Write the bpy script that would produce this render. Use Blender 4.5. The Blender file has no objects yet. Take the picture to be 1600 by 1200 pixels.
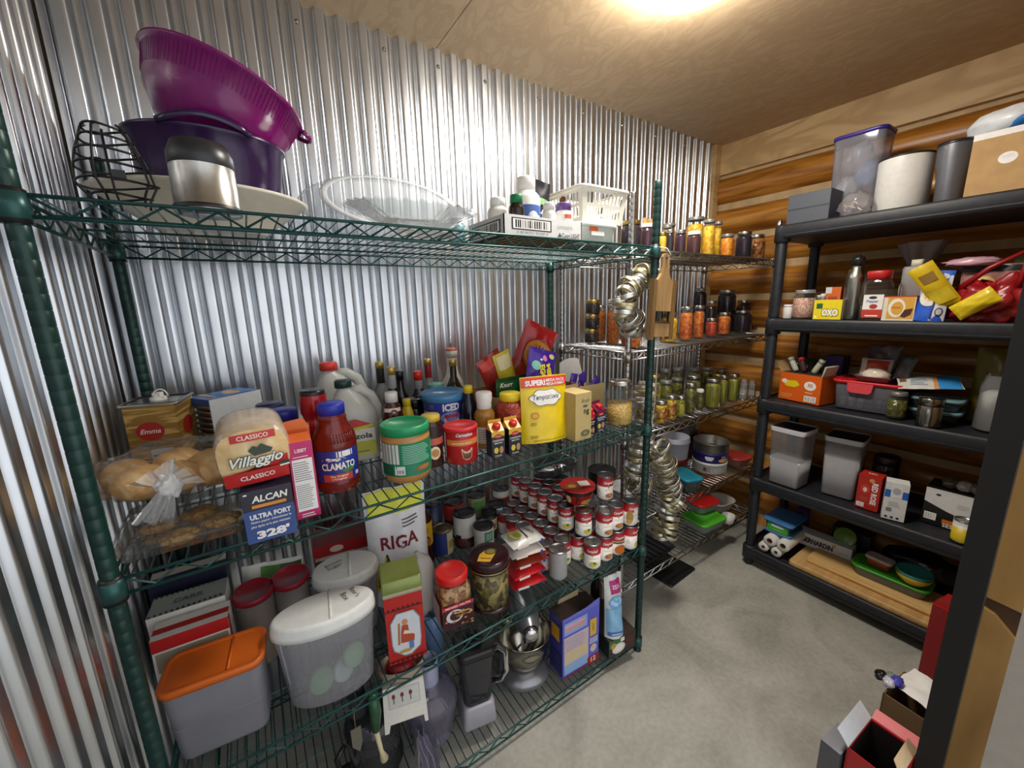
import bpy, math, random
from mathutils import Matrix, Vector, noise as mnoise
random.seed(7)
PI = math.pi
S = bpy.context.scene
COL = S.collection

# ------------------------------------------------------------------ camera
cam_data = bpy.data.cameras.new('camera')
cam_data.sensor_width = 36.0
cam_data.lens = 619.36 / 1600 * 36.0
cam_data.clip_start = 0.02
camera = bpy.data.objects.new('camera', cam_data)
COL.objects.link(camera)
_r = Vector((0.8329328, -0.55278279, -0.02557594)); _u = Vector((0.13260485, 0.15451053, 0.97905181)); _f = Vector((0.53725124, 0.81887586, -0.20199857))
camera.matrix_world = Matrix(((_r.x, _u.x, -_f.x, 0), (_r.y, _u.y, -_f.y, 0), (_r.z, _u.z, -_f.z, 1.4893), (0, 0, 0, 1)))
S.camera = camera
# ------------------------------------------------------------------ world, exposure
S.view_settings.view_transform = 'Standard'
S.view_settings.look = 'None'
S.view_settings.gamma = 1.0
S.view_settings.use_curve_mapping = False
S.view_settings.exposure = 1.3
world = bpy.data.worlds.new('world'); S.world = world
world.use_nodes = True
world.node_tree.nodes['Background'].inputs[0].default_value = (0.95, 0.97, 1.0, 1)
world.node_tree.nodes['Background'].inputs[1].default_value = 0.58
LAMP_POWER = 41.0
# ------------------------------------------------------------------ materials
def lin(hexs):
    hexs = hexs.lstrip('#'); o = []
    for i in (0, 2, 4):
        c = int(hexs[i:i+2], 16) / 255
        o.append(c/12.92 if c <= .04045 else ((c+.055)/1.055)**2.4)
    return tuple(o) + (1.0,)
MATS = {}
def _new(name):
    m = bpy.data.materials.new(name); m.use_nodes = True
    nt = m.node_tree; nt.nodes.clear()
    out = nt.nodes.new('ShaderNodeOutputMaterial')
    return m, nt, out
def _tex(nt, kind, scale, stretch=None, **kw):
    tc = nt.nodes.new('ShaderNodeTexCoord'); t = nt.nodes.new(kind)
    if 'Scale' in t.inputs: t.inputs['Scale'].default_value = scale
    for k, v in kw.items(): t.inputs[k].default_value = v
    if stretch:
        mp = nt.nodes.new('ShaderNodeMapping'); mp.inputs['Scale'].default_value = stretch
        nt.links.new(tc.outputs['Object'], mp.inputs[0]); nt.links.new(mp.outputs[0], t.inputs['Vector'])
    else: nt.links.new(tc.outputs['Object'], t.inputs['Vector'])
    return t
def _ramp(nt, fac, stops):
    r = nt.nodes.new('ShaderNodeValToRGB'); e = r.color_ramp.elements
    while len(e) < len(stops): e.new(.5)
    for el, (p, c) in zip(e, stops): el.position = p; el.color = lin(c) if isinstance(c, str) else c
    nt.links.new(fac, r.inputs[0]); return r
def P(hexc, rough=.45, metal=0.0, var=.03, scale=60, bump=0):
    """plain painted, printed or moulded surface with a faint procedural mottling"""
    key = ('P', hexc, rough, metal, var, scale, bump)
    if key in MATS: return MATS[key]
    m, nt, out = _new('surface_' + hexc)
    b = nt.nodes.new('ShaderNodeBsdfPrincipled')
    b.inputs['Roughness'].default_value = rough; b.inputs['Metallic'].default_value = metal
    n = _tex(nt, 'ShaderNodeTexNoise', scale)
    c = lin(hexc); lo = tuple(x*(1-var) for x in c[:3]) + (1,); hi = tuple(min(1, x*(1+var)) for x in c[:3]) + (1,)
    r = _ramp(nt, n.outputs[0], [(.35, lo), (.65, hi)])
    nt.links.new(r.outputs[0], b.inputs['Base Color'])
    if bump:
        bp = nt.nodes.new('ShaderNodeBump'); bp.inputs['Strength'].default_value = bump; bp.inputs['Distance'].default_value = .01
        nt.links.new(n.outputs[0], bp.inputs['Height']); nt.links.new(bp.outputs[0], b.inputs['Normal'])
    nt.links.new(b.outputs[0], out.inputs[0]); MATS[key] = m; return m
def CH(a, bcol, c=None, scale=90, rough=.35):
    """chunky food: voronoi cells of two or three colours"""
    key = ('CH', a, bcol, c, scale)
    if key in MATS: return MATS[key]
    m, nt, out = _new('food_' + a)
    b = nt.nodes.new('ShaderNodeBsdfPrincipled'); b.inputs['Roughness'].default_value = rough
    v = _tex(nt, 'ShaderNodeTexVoronoi', scale)
    sep = nt.nodes.new('ShaderNodeSeparateColor'); nt.links.new(v.outputs['Color'], sep.inputs[0])
    st = [(.3, a), (.7, bcol)] if not c else [(.2, a), (.5, bcol), (.8, c)]
    r = _ramp(nt, sep.outputs[0], st)
    nt.links.new(r.outputs[0], b.inputs['Base Color'])
    bp = nt.nodes.new('ShaderNodeBump'); bp.inputs['Strength'].default_value = .6; bp.inputs['Distance'].default_value = .004; bp.invert = True
    nt.links.new(v.outputs['Distance'], bp.inputs['Height']); nt.links.new(bp.outputs[0], b.inputs['Normal'])
    nt.links.new(b.outputs[0], out.inputs[0]); MATS[key] = m; return m
def GL(hexc='ffffff', rough=.04, dens=.06, refl=1.0):
    """thin clear glass or plastic film: see-through with Fresnel reflection and a slight body"""
    key = ('GL', hexc, rough, dens, refl)
    if key in MATS: return MATS[key]
    m, nt, out = _new('clear_' + hexc)
    tr = nt.nodes.new('ShaderNodeBsdfTransparent'); tr.inputs[0].default_value = lin(hexc)
    gl = nt.nodes.new('ShaderNodeBsdfGlossy'); gl.inputs['Roughness'].default_value = rough
    df = nt.nodes.new('ShaderNodeBsdfDiffuse'); df.inputs[0].default_value = lin(hexc)
    lw = nt.nodes.new('ShaderNodeLayerWeight'); lw.inputs[0].default_value = .25
    mu = nt.nodes.new('ShaderNodeMath'); mu.operation = 'MULTIPLY_ADD'; mu.inputs[1].default_value = .45*refl; mu.inputs[2].default_value = .012*refl
    nt.links.new(lw.outputs['Fresnel'], mu.inputs[0])
    m1 = nt.nodes.new('ShaderNodeMixShader'); m1.inputs[0].default_value = dens
    nt.links.new(tr.outputs[0], m1.inputs[1]); nt.links.new(df.outputs[0], m1.inputs[2])
    m2 = nt.nodes.new('ShaderNodeMixShader'); nt.links.new(mu.outputs[0], m2.inputs[0])
    nt.links.new(m1.outputs[0], m2.inputs[1]); nt.links.new(gl.outputs[0], m2.inputs[2])
    nt.links.new(m2.outputs[0], out.inputs[0]); MATS[key] = m; return m
def FR(hexc, dens=.6, rough=.3):
    """frosted translucent plastic"""
    key = ('FR', hexc, dens, rough)
    if key in MATS: return MATS[key]
    m, nt, out = _new('frosted_' + hexc)
    tr = nt.nodes.new('ShaderNodeBsdfTransparent'); tr.inputs[0].default_value = lin(hexc)
    b = nt.nodes.new('ShaderNodeBsdfPrincipled'); b.inputs['Roughness'].default_value = rough
    n = _tex(nt, 'ShaderNodeTexNoise', 14)
    c = lin(hexc); r = _ramp(nt, n.outputs[0], [(.3, tuple(x*.9 for x in c[:3])+(1,)), (.7, c)])
    nt.links.new(r.outputs[0], b.inputs['Base Color'])
    mx = nt.nodes.new('ShaderNodeMixShader'); mx.inputs[0].default_value = dens
    nt.links.new(tr.outputs[0], mx.inputs[1]); nt.links.new(b.outputs[0], mx.inputs[2])
    nt.links.new(mx.outputs[0], out.inputs[0]); MATS[key] = m; return m
def EM(hexc, strength):
    m, nt, out = _new('lamp_glow'); e = nt.nodes.new('ShaderNodeEmission')
    e.inputs[0].default_value = lin(hexc); e.inputs[1].default_value = strength
    nt.links.new(e.outputs[0], out.inputs[0]); return m
def WOOD(name, stops, scale, stretch, rough=.5, bump=.15, dist=2.0, rings=False, ringamt=.5):
    key = ('W', name)
    if key in MATS: return MATS[key]
    m, nt, out = _new(name)
    b = nt.nodes.new('ShaderNodeBsdfPrincipled'); b.inputs['Roughness'].default_value = rough
    n = _tex(nt, 'ShaderNodeTexNoise', scale, stretch, Detail=6.0, Distortion=dist)
    fac = n.outputs[0]
    if rings:
        w = nt.nodes.new('ShaderNodeMath'); w.operation = 'MULTIPLY'; w.inputs[1].default_value = 22
        nt.links.new(n.outputs[0], w.inputs[0])
        sn = nt.nodes.new('ShaderNodeMath'); sn.operation = 'SINE'; nt.links.new(w.outputs[0], sn.inputs[0])
        ma = nt.nodes.new('ShaderNodeMath'); ma.operation = 'MULTIPLY_ADD'; ma.inputs[1].default_value = ringamt; ma.inputs[2].default_value = .5
        nt.links.new(sn.outputs[0], ma.inputs[0]); fac = ma.outputs[0]
    r = _ramp(nt, fac, stops); nt.links.new(r.outputs[0], b.inputs['Base Color'])
    if bump:
        bp = nt.nodes.new('ShaderNodeBump'); bp.inputs['Strength'].default_value = bump; bp.inputs['Distance'].default_value = .01
        nt.links.new(fac, bp.inputs['Height']); nt.links.new(bp.outputs[0], b.inputs['Normal'])
    nt.links.new(b.outputs[0], out.inputs[0]); MATS[key] = m; return m
GALV = P('d0d4d9', .29, 1.0, .05, 9)
CHROME = P('b2b2b0', .24, 1.0, .04)
STEEL = P('b9b8b3', .28, 1.0, .06)
TINLID = P('a9a9a9', .3, 1.0, .05)
GREENWIRE = P('27504d', .35, .4, .15, 30)
GREENPOST = P('133530', .38, .25, .15, 25)
BLACKPL = P('1e2025', .5, 0, .2, 40, .05)
BLACK = P('121214', .4)
WHITE = P('e9e8e3', .4)
PAPER = P('f1f0ec', .6)
RED = P('c8161d', .4)
KRAFT = P('b3905f', .75, 0, .08, 20)
CLEAR = GL('f7f9f8', .03, .015, .8); FILM = GL('f7f7f5', .12, .12, 1.3)
PLY_CEIL = WOOD('plywood_ceiling', [(.1, 'b39876'), (.5, 'c9ae8a'), (.9, 'd3ba98')], 5.0, (1.6, .8, 1), .55, .02, 2.2, True, .16)
PLY = WOOD('plywood_pale', [(.1, 'b1905f'), (.5, 'c6a472'), (.9, 'd2b482')], 3, (.6, .6, 1.6), .55, .04, 1.2, True, .3)
LOG = WOOD('log_varnished', [(.25, '5f330f'), (.43, '99601f'), (.56, 'b87c30'), (.75, 'cb9346')], 7.0, (1.6, .22, 2.6), .35, .15, 1.4)
CHINK = P('c2a67a', .7, 0, .1, 15)
BOARD = WOOD('cutting_board_wood', [(.2, 'a87f4b'), (.5, 'c39a61'), (.8, 'd6b27a')], 5, (6, .6, 6), .5, .05, .6)
def concrete():
    m, nt, out = _new('concrete_floor'); b = nt.nodes.new('ShaderNodeBsdfPrincipled'); b.inputs['Roughness'].default_value = .55
    a = _tex(nt, 'ShaderNodeTexNoise', 3.0, None, Detail=8.0, Distortion=1.2); c = _tex(nt, 'ShaderNodeTexNoise', 55.0, None, Detail=4.0)
    mx = nt.nodes.new('ShaderNodeMath'); mx.operation = 'MULTIPLY_ADD'; mx.inputs[1].default_value = .45
    nt.links.new(c.outputs[0], mx.inputs[0]); nt.links.new(a.outputs[0], mx.inputs[2])
    r = _ramp(nt, mx.outputs[0], [(.4, '85847b'), (.7, '9f9d93'), (1.0, 'b5b3a9')]); nt.links.new(r.outputs[0], b.inputs['Base Color'])
    bp = nt.nodes.new('ShaderNodeBump'); bp.inputs['Strength'].default_value = .08; nt.links.new(mx.outputs[0], bp.inputs['Height']); nt.links.new(bp.outputs[0], b.inputs['Normal'])
    nt.links.new(b.outputs[0], out.inputs[0]); return m
# ------------------------------------------------------------------ objects
def empty(name, loc, rot=0):
    o = bpy.data.objects.new(name, None); COL.objects.link(o); o.empty_display_size = .02
    o.location = loc; o.rotation_euler = (0, 0, rot) if not isinstance(rot, tuple) else rot; return o
def tag(o, label, cat, group=None):
    o['label'] = label; o['category'] = cat
    if group: o['group'] = group
    return o
def thing(name, label, cat, x, y, z, rot=0, group=None):
    return tag(empty(name, (x, y, z), rot), label, cat, group)
def copy_tree(o, parent=None):
    c = o.copy(); COL.objects.link(c); c.parent = parent
    for ch in list(o.children): copy_tree(ch, c)
    return c
class MB:
    def __init__(s): s.v = []; s.f = []; s.m = []; s.sm = []; s.mats = []
    def mi(s, m):
        if m not in s.mats: s.mats.append(m)
        return s.mats.index(m)
    def add(s, verts, faces, m, smooth=False):
        o = len(s.v); k = s.mi(m); s.v.extend(verts)
        for f in faces: s.f.append(tuple(i+o for i in f)); s.m.append(k); s.sm.append(smooth)
    def box(s, x0, x1, y0, y1, z0, z1, m):
        V = [(x, y, z) for z in (z0, z1) for y in (y0, y1) for x in (x0, x1)]
        s.add(V, [(0,2,3,1),(4,5,7,6),(0,1,5,4),(2,6,7,3),(0,4,6,2),(1,3,7,5)], m)
    def facebox(s, w, h, d, F, T=None, R=None, L=None, B=None, U=None):
        V = [(x, y, z) for z in (0, h) for y in (0, d) for x in (-w/2, w/2)]
        for fc, mm in (((0,1,5,4), F), ((4,5,7,6), T or F), ((1,3,7,5), R or F), ((0,4,6,2), L or R or F), ((2,6,7,3), B or F), ((0,2,3,1), U or F)): s.add(V, [fc], mm)
    def lathe(s, prof, m, seg=28, smooth=True, cx=0, cy=0, sx=1, sy=1):
        """prof: (r,z) or (r,z,mat) -- mat is used for the band that ends there"""
        n = len(prof); V = []
        for p in prof:
            for k in range(seg):
                a = 2*PI*k/seg; V.append((cx+p[0]*sx*math.sin(a), cy-p[0]*sy*math.cos(a), p[1]))
        o = len(s.v); s.v.extend(V)
        for i in range(n-1):
            mm = prof[i+1][2] if len(prof[i+1]) > 2 else m; k_ = s.mi(mm)
            a0, a1 = prof[i][0], prof[i+1][0]
            for k in range(seg):
                j = (k+1) % seg
                q = [o+i*seg+k, o+i*seg+j, o+(i+1)*seg+j, o+(i+1)*seg+k]
                if a0 < 1e-6: q = [q[0], q[2], q[3]]
                elif a1 < 1e-6: q = [q[0], q[1], q[2]]
                s.f.append(tuple(q)); s.m.append(k_); s.sm.append(smooth)
    def loft(s, secs, m, n=4, cap0=True, cap1=True, smooth=True):
        """secs: (z, w, d, r[, cx, cy[, mat]]) rounded rectangles"""
        rings = []; o0 = len(s.v)
        for q in secs:
            z, w, d, r = q[:4]; cx = q[4] if len(q) > 4 else 0; cy = q[5] if len(q) > 5 else 0
            r = max(.0005, min(r, w/2-.0001, d/2-.0001)); ring = []
            for (sx, sy, a0) in ((1, -1, -PI/2), (1, 1, 0), (-1, 1, PI/2), (-1, -1, PI)):
                for i in range(n+1):
                    a = a0 + i*PI/2/n
                    ring.append((cx+sx*(w/2-r)+r*math.cos(a), cy+sy*(d/2-r)+r*math.sin(a), z))
            rings.append(ring)
        N = len(rings[0])
        for ring in rings: s.v.extend(ring)
        for i in range(len(rings)-1):
            k_ = s.mi(secs[i+1][6] if len(secs[i+1]) > 6 else m)
            for k in range(N):
                j = (k+1) % N
                s.f.append((o0+i*N+k, o0+i*N+j, o0+(i+1)*N+j, o0+(i+1)*N+k)); s.m.append(k_); s.sm.append(smooth)
        if cap0: s.f.append(tuple(o0+k for k in reversed(range(N)))); s.m.append(s.mi(m)); s.sm.append(False)
        if cap1: s.f.append(tuple(o0+(len(rings)-1)*N+k for k in range(N))); s.m.append(s.mi(secs[-1][6] if len(secs[-1]) > 6 else m)); s.sm.append(False)
    def tube(s, pts, r, m, n=5, closed=False):
        pts = [Vector(p) for p in pts]; L = len(pts); V = []; up = None
        for i, p in enumerate(pts):
            if closed: t = pts[(i+1) % L]-pts[i-1]
            else: t = pts[min(i+1, L-1)]-pts[max(i-1, 0)]
            t = t.normalized() if t.length > 1e-9 else Vector((0, 0, 1))
            if up is None: up = Vector((0, 0, 1)) if abs(t.z) < .9 else Vector((1, 0, 0))
            a = t.cross(up)
            if a.length < 1e-6: a = t.cross(Vector((1, 0.3, 0)))
            a.normalize(); b = a.cross(t).normalized(); up = b
            rr = r[i] if isinstance(r, (list, tuple)) else r
            for k in range(n):
                q = 2*PI*k/n; V.append(tuple(p+a*(rr*math.cos(q))+b*(rr*math.sin(q))))
        F = []
        for i in range(L if closed else L-1):
            i2 = (i+1) % L
            for k in range(n): j = (k+1) % n; F.append((i*n+k, i*n+j, i2*n+j, i2*n+k))
        if not closed: F.append(tuple(reversed(range(n)))); F.append(tuple((L-1)*n+k for k in range(n)))
        s.add(V, F, m, n > 4)
    def prism(s, poly, y0, y1, m, axis='y'):
        n = len(poly)
        mk = (lambda a, b, t: (a, t, b)) if axis == 'y' else ((lambda a, b, t: (a, b, t)) if axis == 'z' else (lambda a, b, t: (t, a, b)))
        V = [mk(a, b, y0) for a, b in poly]+[mk(a, b, y1) for a, b in poly]
        s.add(V, [tuple(range(n)), tuple(reversed(range(n, 2*n)))]+[(i, i+n, (i+1) % n+n, (i+1) % n) for i in range(n)], m)
    def grid(s, fn, nu, nv, m, smooth=True, closeu=False):
        V = [fn(i/nu, j/nv) for j in range(nv+1) for i in range(nu if closeu else nu+1)]
        W = nu if closeu else nu+1; F = []
        for j in range(nv):
            for i in range(nu):
                i2 = (i+1) % W if closeu else i+1
                F.append((j*W+i, j*W+i2, (j+1)*W+i2, (j+1)*W+i))
        s.add(V, F, m, smooth)
    def xf(s, mat, start=0):
        for i in range(start, len(s.v)): s.v[i] = tuple(mat @ Vector(s.v[i]))
    def mesh(s, name):
        me = bpy.data.meshes.new(name); me.from_pydata(s.v, [], s.f)
        for m in s.mats: me.materials.append(m)
        me.polygons.foreach_set('material_index', s.m); me.polygons.foreach_set('use_smooth', s.sm)
        me.update(); return me
    def build(s, name, parent=None, kind=None, loc=None):
        o = bpy.data.objects.new(name, s.mesh(name)); COL.objects.link(o); o.parent = parent
        if kind: o['kind'] = kind
        if loc: o.location = loc
        return o
def obj(name, me, parent=None):
    o = bpy.data.objects.new(name, me); COL.objects.link(o); o.parent = parent; return o
# ------------------------------------------------------------------ print: coloured patches and lettering that follow a surface
TXT = {}
def text2d(txt, bold=0.0, italic=0.0):
    key = (txt, bold, italic)
    if key not in TXT:
        cu = bpy.data.curves.new('lettering', 'FONT'); cu.body = txt; cu.resolution_u = 2; cu.offset = bold; cu.shear = italic; cu.fill_mode = 'FRONT'
        o = bpy.data.objects.new('lettering', cu)
        me = bpy.data.meshes.new_from_object(o)
        V = [(v.co.x, v.co.y) for v in me.vertices]; F = [tuple(p.vertices) for p in me.polygons]
        bpy.data.objects.remove(o); bpy.data.curves.remove(cu); bpy.data.meshes.remove(me)
        x0 = min(v[0] for v in V); x1 = max(v[0] for v in V); y0 = min(v[1] for v in V); y1 = max(v[1] for v in V)
        hh = max(y1-y0, 1e-6)
        TXT[key] = ([((x-(x0+x1)/2)/hh, (y-(y0+y1)/2)/hh) for x, y in V], F, (x1-x0)/hh)
    return TXT[key]
class Deco:
    def __init__(s): s.p = MB(); s.t = MB(); s.k = 0
    def rect(s, mp, u0, v0, u1, v1, m, nu=None):
        s.k += 1; fn, su, sv, curved = mp; off = .0004+.00012*s.k+(.0014 if curved == 2 else 0)
        n = nu or ((max(3, int(abs(u1-u0)*20)) if curved == 2 else max(2, int(abs(u1-u0)/9))) if curved else 1)
        s.p.grid(lambda a, b: fn(u0+(u1-u0)*a, v0+(v1-v0)*b, off), n, max(3, int(abs(v1-v0)*20)) if curved == 2 else 1, m, bool(curved))
    def poly(s, mp, pts, m):
        s.k += 1; fn = mp[0]; off = .0004+.00012*s.k+(.0014 if mp[3] == 2 else 0)
        c = (sum(p[0] for p in pts)/len(pts), sum(p[1] for p in pts)/len(pts)); V = [fn(c[0], c[1], off)]
        n = len(pts)
        for t in (.5, 1): V += [fn(c[0]+(p[0]-c[0])*t, c[1]+(p[1]-c[1])*t, off) for p in pts]
        F = [(0, 1+i, 1+(i+1) % n) for i in range(n)]+[(1+i, 1+n+i, 1+n+(i+1) % n, 1+(i+1) % n) for i in range(n)]
        s.p.add(V, F, m, bool(mp[3]))
    def ell(s, mp, u, v, ru, rv, m, n=20):
        s.poly(mp, [(u+ru*math.cos(2*PI*i/n), v+rv*math.sin(2*PI*i/n)) for i in range(n)], m)
    def bars(s, mp, u0, v0, u1, v1, n=16):
        s.rect(mp, u0, v0, u1, v1, PAPER)
        rnd = random.Random(n); x = u0+(u1-u0)*.06; e = u1-(u1-u0)*.06
        while x < e:
            w = (u1-u0)*rnd.choice((.012, .02, .035)); s.k -= 1; s.rect(mp, x, v0+(v1-v0)*.1, min(x+w, e), v1-(v1-v0)*.1, BLACK, 1); x += w+(u1-u0)*rnd.choice((.015, .025, .035))
    def lines(s, mp, u0, v0, u1, v1, n, m, fill=.4):
        rnd = random.Random(n*7+3); h = (v1-v0)/n
        for i in range(n):
            b = v1-(i+1)*h; s.rect(mp, u0, b, u0+(u1-u0)*rnd.uniform(.7, 1), b+h*fill, m, 1 if not mp[3] else None); s.k -= 1
    def text(s, mp, u, v, txt, m, w=None, h=None, bold=.02, italic=0, rot=0, layer=6):
        """w,h in units of the map (u,v); fit to w, or h"""
        V, F, asp = text2d(txt, bold, italic); fn, su, sv, curved = mp
        if rot:
            c, sn = math.cos(rot), math.sin(rot)
        if w is not None: wm = w*su; hm = wm/asp if h is None else h*sv
        else: hm = h*sv; wm = hm*asp
        s.k += 1; off = .0006+.00012*s.k+(.0016 if curved == 2 else 0); out = []
        for (a, b) in V:
            a2 = a/asp*wm; b2 = b*hm
            if rot: a2, b2 = a2*c-b2*sn, a2*sn+b2*c
            out.append(fn(u+a2/su, v+b2/sv, off))
        s.t.add(out, F, m)
    def build(s, parent):
        if s.p.f: s.p.build('label', parent)
        if s.t.f: s.t.build('lettering', parent)
def mapF(w, h): return (lambda u, v, o: ((u-.5)*w, -o, v*h), w, h, 0)
def mapT(w, d, h): return (lambda u, v, o: ((u-.5)*w, v*d, h+o), w, d, 0)
def mapR(w, d, h): return (lambda u, v, o: (w/2+o, u*d, v*h), d, h, 0)
def mapL(w, d, h): return (lambda u, v, o: (-w/2-o, d-u*d, v*h), d, h, 0)
def mapC(r, h, z0=0, r1=None):
    """u in degrees from the front, v fraction of h above z0"""
    def fn(u, v, o):
        a = math.radians(u); rr = (r if r1 is None else r+(r1-r)*v)+o
        return (rr*math.sin(a), -rr*math.cos(a), z0+v*h)
    return (fn, r*PI/180, h, 1)
def mapD(r, z): return (lambda u, v, o: (u*r, v*r, z+o), r, r, 0)      # round top, u,v in radii

# ================================================================== the room
XL, XR, YW, ZC = -0.33, 2.74, 1.582, 2.43
YD = -0.06                      # plane of the doorway the camera looks in through
def struct(o): o['kind'] = 'structure'; return o
b = MB(); b.box(-.6, 3.0, -1.6, 1.75, -.08, 0, concrete()); floor = struct(b.build('floor'))
b = MB(); b.box(-.6, 3.0, -.5, 1.8, ZC+.022, ZC+.08, PLY_CEIL); ceiling = struct(b.build('ceiling'))
for (x0, x1) in ((-.5, .728), (.731, 1.955), (1.958, 2.9)):
    b = MB(); b.box(x0, x1, -.2, 1.7, ZC, ZC+.022, PLY_CEIL); b.build('plywood_panel', ceiling)
# corrugated steel: trapezoid ribs 68 mm apart
PITCH = .068
def corrugated(u0, u1, phase):
    prof = []; N = 24; k0 = math.floor((u0-phase)/PITCH)-1
    for k in range(k0, k0+int((u1-u0)/PITCH)+4):
        for i in range(N):
            a = 2*PI*i/N; u = phase+(k+i/N)*PITCH
            if u0 <= u <= u1: prof.append((u, .012*(1-math.tanh(3.0*(math.sin(a)+.22)))))
    return prof
b = MB(); pr = corrugated(XL, 2.625, .308); n = len(pr)
b.add([(u, YW-.012+d, z) for z in (0, ZC) for u, d in pr], [(i, i+1, n+i+1, n+i) for i in range(n-1)], GALV, True)
b.box(XL-.1, 2.9, YW+.03, YW+.08, 0, ZC, P('6b5a45', .8))
wall_back = struct(b.build('wall_back'))
b = MB(); pr = corrugated(-.55, YW, .02); n = len(pr)
b.add([(XL-d+.004, u, z) for z in (0, ZC) for u, d in pr], [(i, n+i, n+i+1, i+1) for i in range(n-1)], GALV, True)
b.box(XL-.1, XL-.05, -.55, YW+.08, 0, ZC, P('6b5a45', .8))
wall_left = struct(b.build('wall_left'))
sb = MB(); sb.lathe([(0, .004), (.0035, .0035), (.0045, 0), (.0075, -.001), (.0075, -.003)], CHROME, 10)
sme = sb.mesh('screw')
for i, x in enumerate((.315+.0, .565-.03, .79-.05, 1.005, 1.27, 1.54, 1.81, 2.08, 2.36)):
    k = round((x-.308-.054)/PITCH); o = obj('screw', sme, wall_back); o.location = (.308+.017+k*PITCH, YW-.013, 2.37); o.rotation_euler = (PI/2, 0, 0)
# log wall with chinking and a plywood frieze
b = MB(); b.box(2.70, 2.9, -.2, 1.7, 0, 2.26, CHINK); wall_right = struct(b.build('wall_far'))
b = MB(); b.box(2.672, 2.70, -.2, 1.64, 2.255, ZC, PLY); b.build('plywood_frieze', wall_right)
zt = 2.243; random.seed(3); k = 0
while zt > .02:
    hgt = random.uniform(.165, .185); zc = zt-hgt/2; R = hgt/2
    b = MB(); ph = random.uniform(0, 9)
    def lf(u, v, R=R, zc=zc, ph=ph):
        a = 2*PI*u; yy = -.2+1.84*v; rr = R*(1+.05*mnoise.noise(Vector((ph, yy*2.2, math.cos(a)))))
        return (2.735+rr*math.cos(a)*1.0, yy, zc+rr*math.sin(a))
    b.grid(lf, 18, 22, LOG, True, True); lo_ = b.build('log', wall_right); zt -= hgt+random.uniform(.018, .034); k += 1
b = MB()
pts = [(2.70, 0)]; zt2 = 0.0
b.prism([(2.615, 0), (2.665, 0), (2.668, .4), (2.655, .6), (2.67, .8), (2.652, 1.1), (2.668, 1.3), (2.656, 1.6), (2.672, 1.86), (2.655, 1.95), (2.672, 2.05), (2.658, 2.15), (2.676, 2.25), (2.676, ZC), (2.615, ZC)], YW-.02, YW+.03, PLY)
struct(b.build('trim_1'))
JAMB_SHADED = WOOD('jamb_wood_shaded', [(.2, '7a5a2c'), (.5, '93703c'), (.8, 'a5824a')], 5, (1, 2, .5), .6, .05, 1.0)  # darker than other plywood: shade of the unlit jamb put into the colour
# door side: plywood jamb in two lengths, dark upright, pale casing
b = MB(); b.box(1.58, 2.9, -.2, -.02, 0, ZC, P('9a7c52', .7)); wr = struct(b.build('wall_right'))
b = MB(); b.prism([(-.12, .66), (.11, .69), (.11, ZC), (-.12, ZC)], 1.55, 1.58, JAMB_SHADED, 'x'); b.build('plywood_panel', wr)
b = MB(); b.prism([(-.12, 0), (.11, 0), (.11, .665), (.06, .645), (.02, .60), (-.12, .59)], 1.55, 1.58, JAMB_SHADED, 'x'); b.build('plywood_panel', wr)
b = MB(); b.box(1.565, 1.6, -.12, .11, .5, .75, P('4d3219', .7)); b.build('log_edge', wr)
b = MB(); b.box(1.40, 1.45, .0735, .1235, 0, ZC, P('131313', .6)); struct(b.build('trim_2'))
b = MB(); b.box(1.14, 1.2, -.16, .0135, 0, ZC, P('a39a90', .6)); struct(b.build('trim_3'))
# flush ceiling lamp
LX, LY = 1.19, .81
t = thing('ceiling_lamp', 'round white flush ceiling lamp glowing at the top edge', 'lamp', LX, LY, ZC)
b = MB(); b.lathe([(0, 0), (.175, 0), (.178, -.012), (.172, -.016), (.168, -.012)], P('d8d8d6', .35), 40); b.build('base_ring', t)
b = MB(); b.lathe([(.168, -.012), (.166, -.03), (.152, -.05), (.12, -.064), (.07, -.07), (0, -.073)], EM('fff8ef', LAMP_POWER), 40); b.build('diffuser', t)

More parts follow.
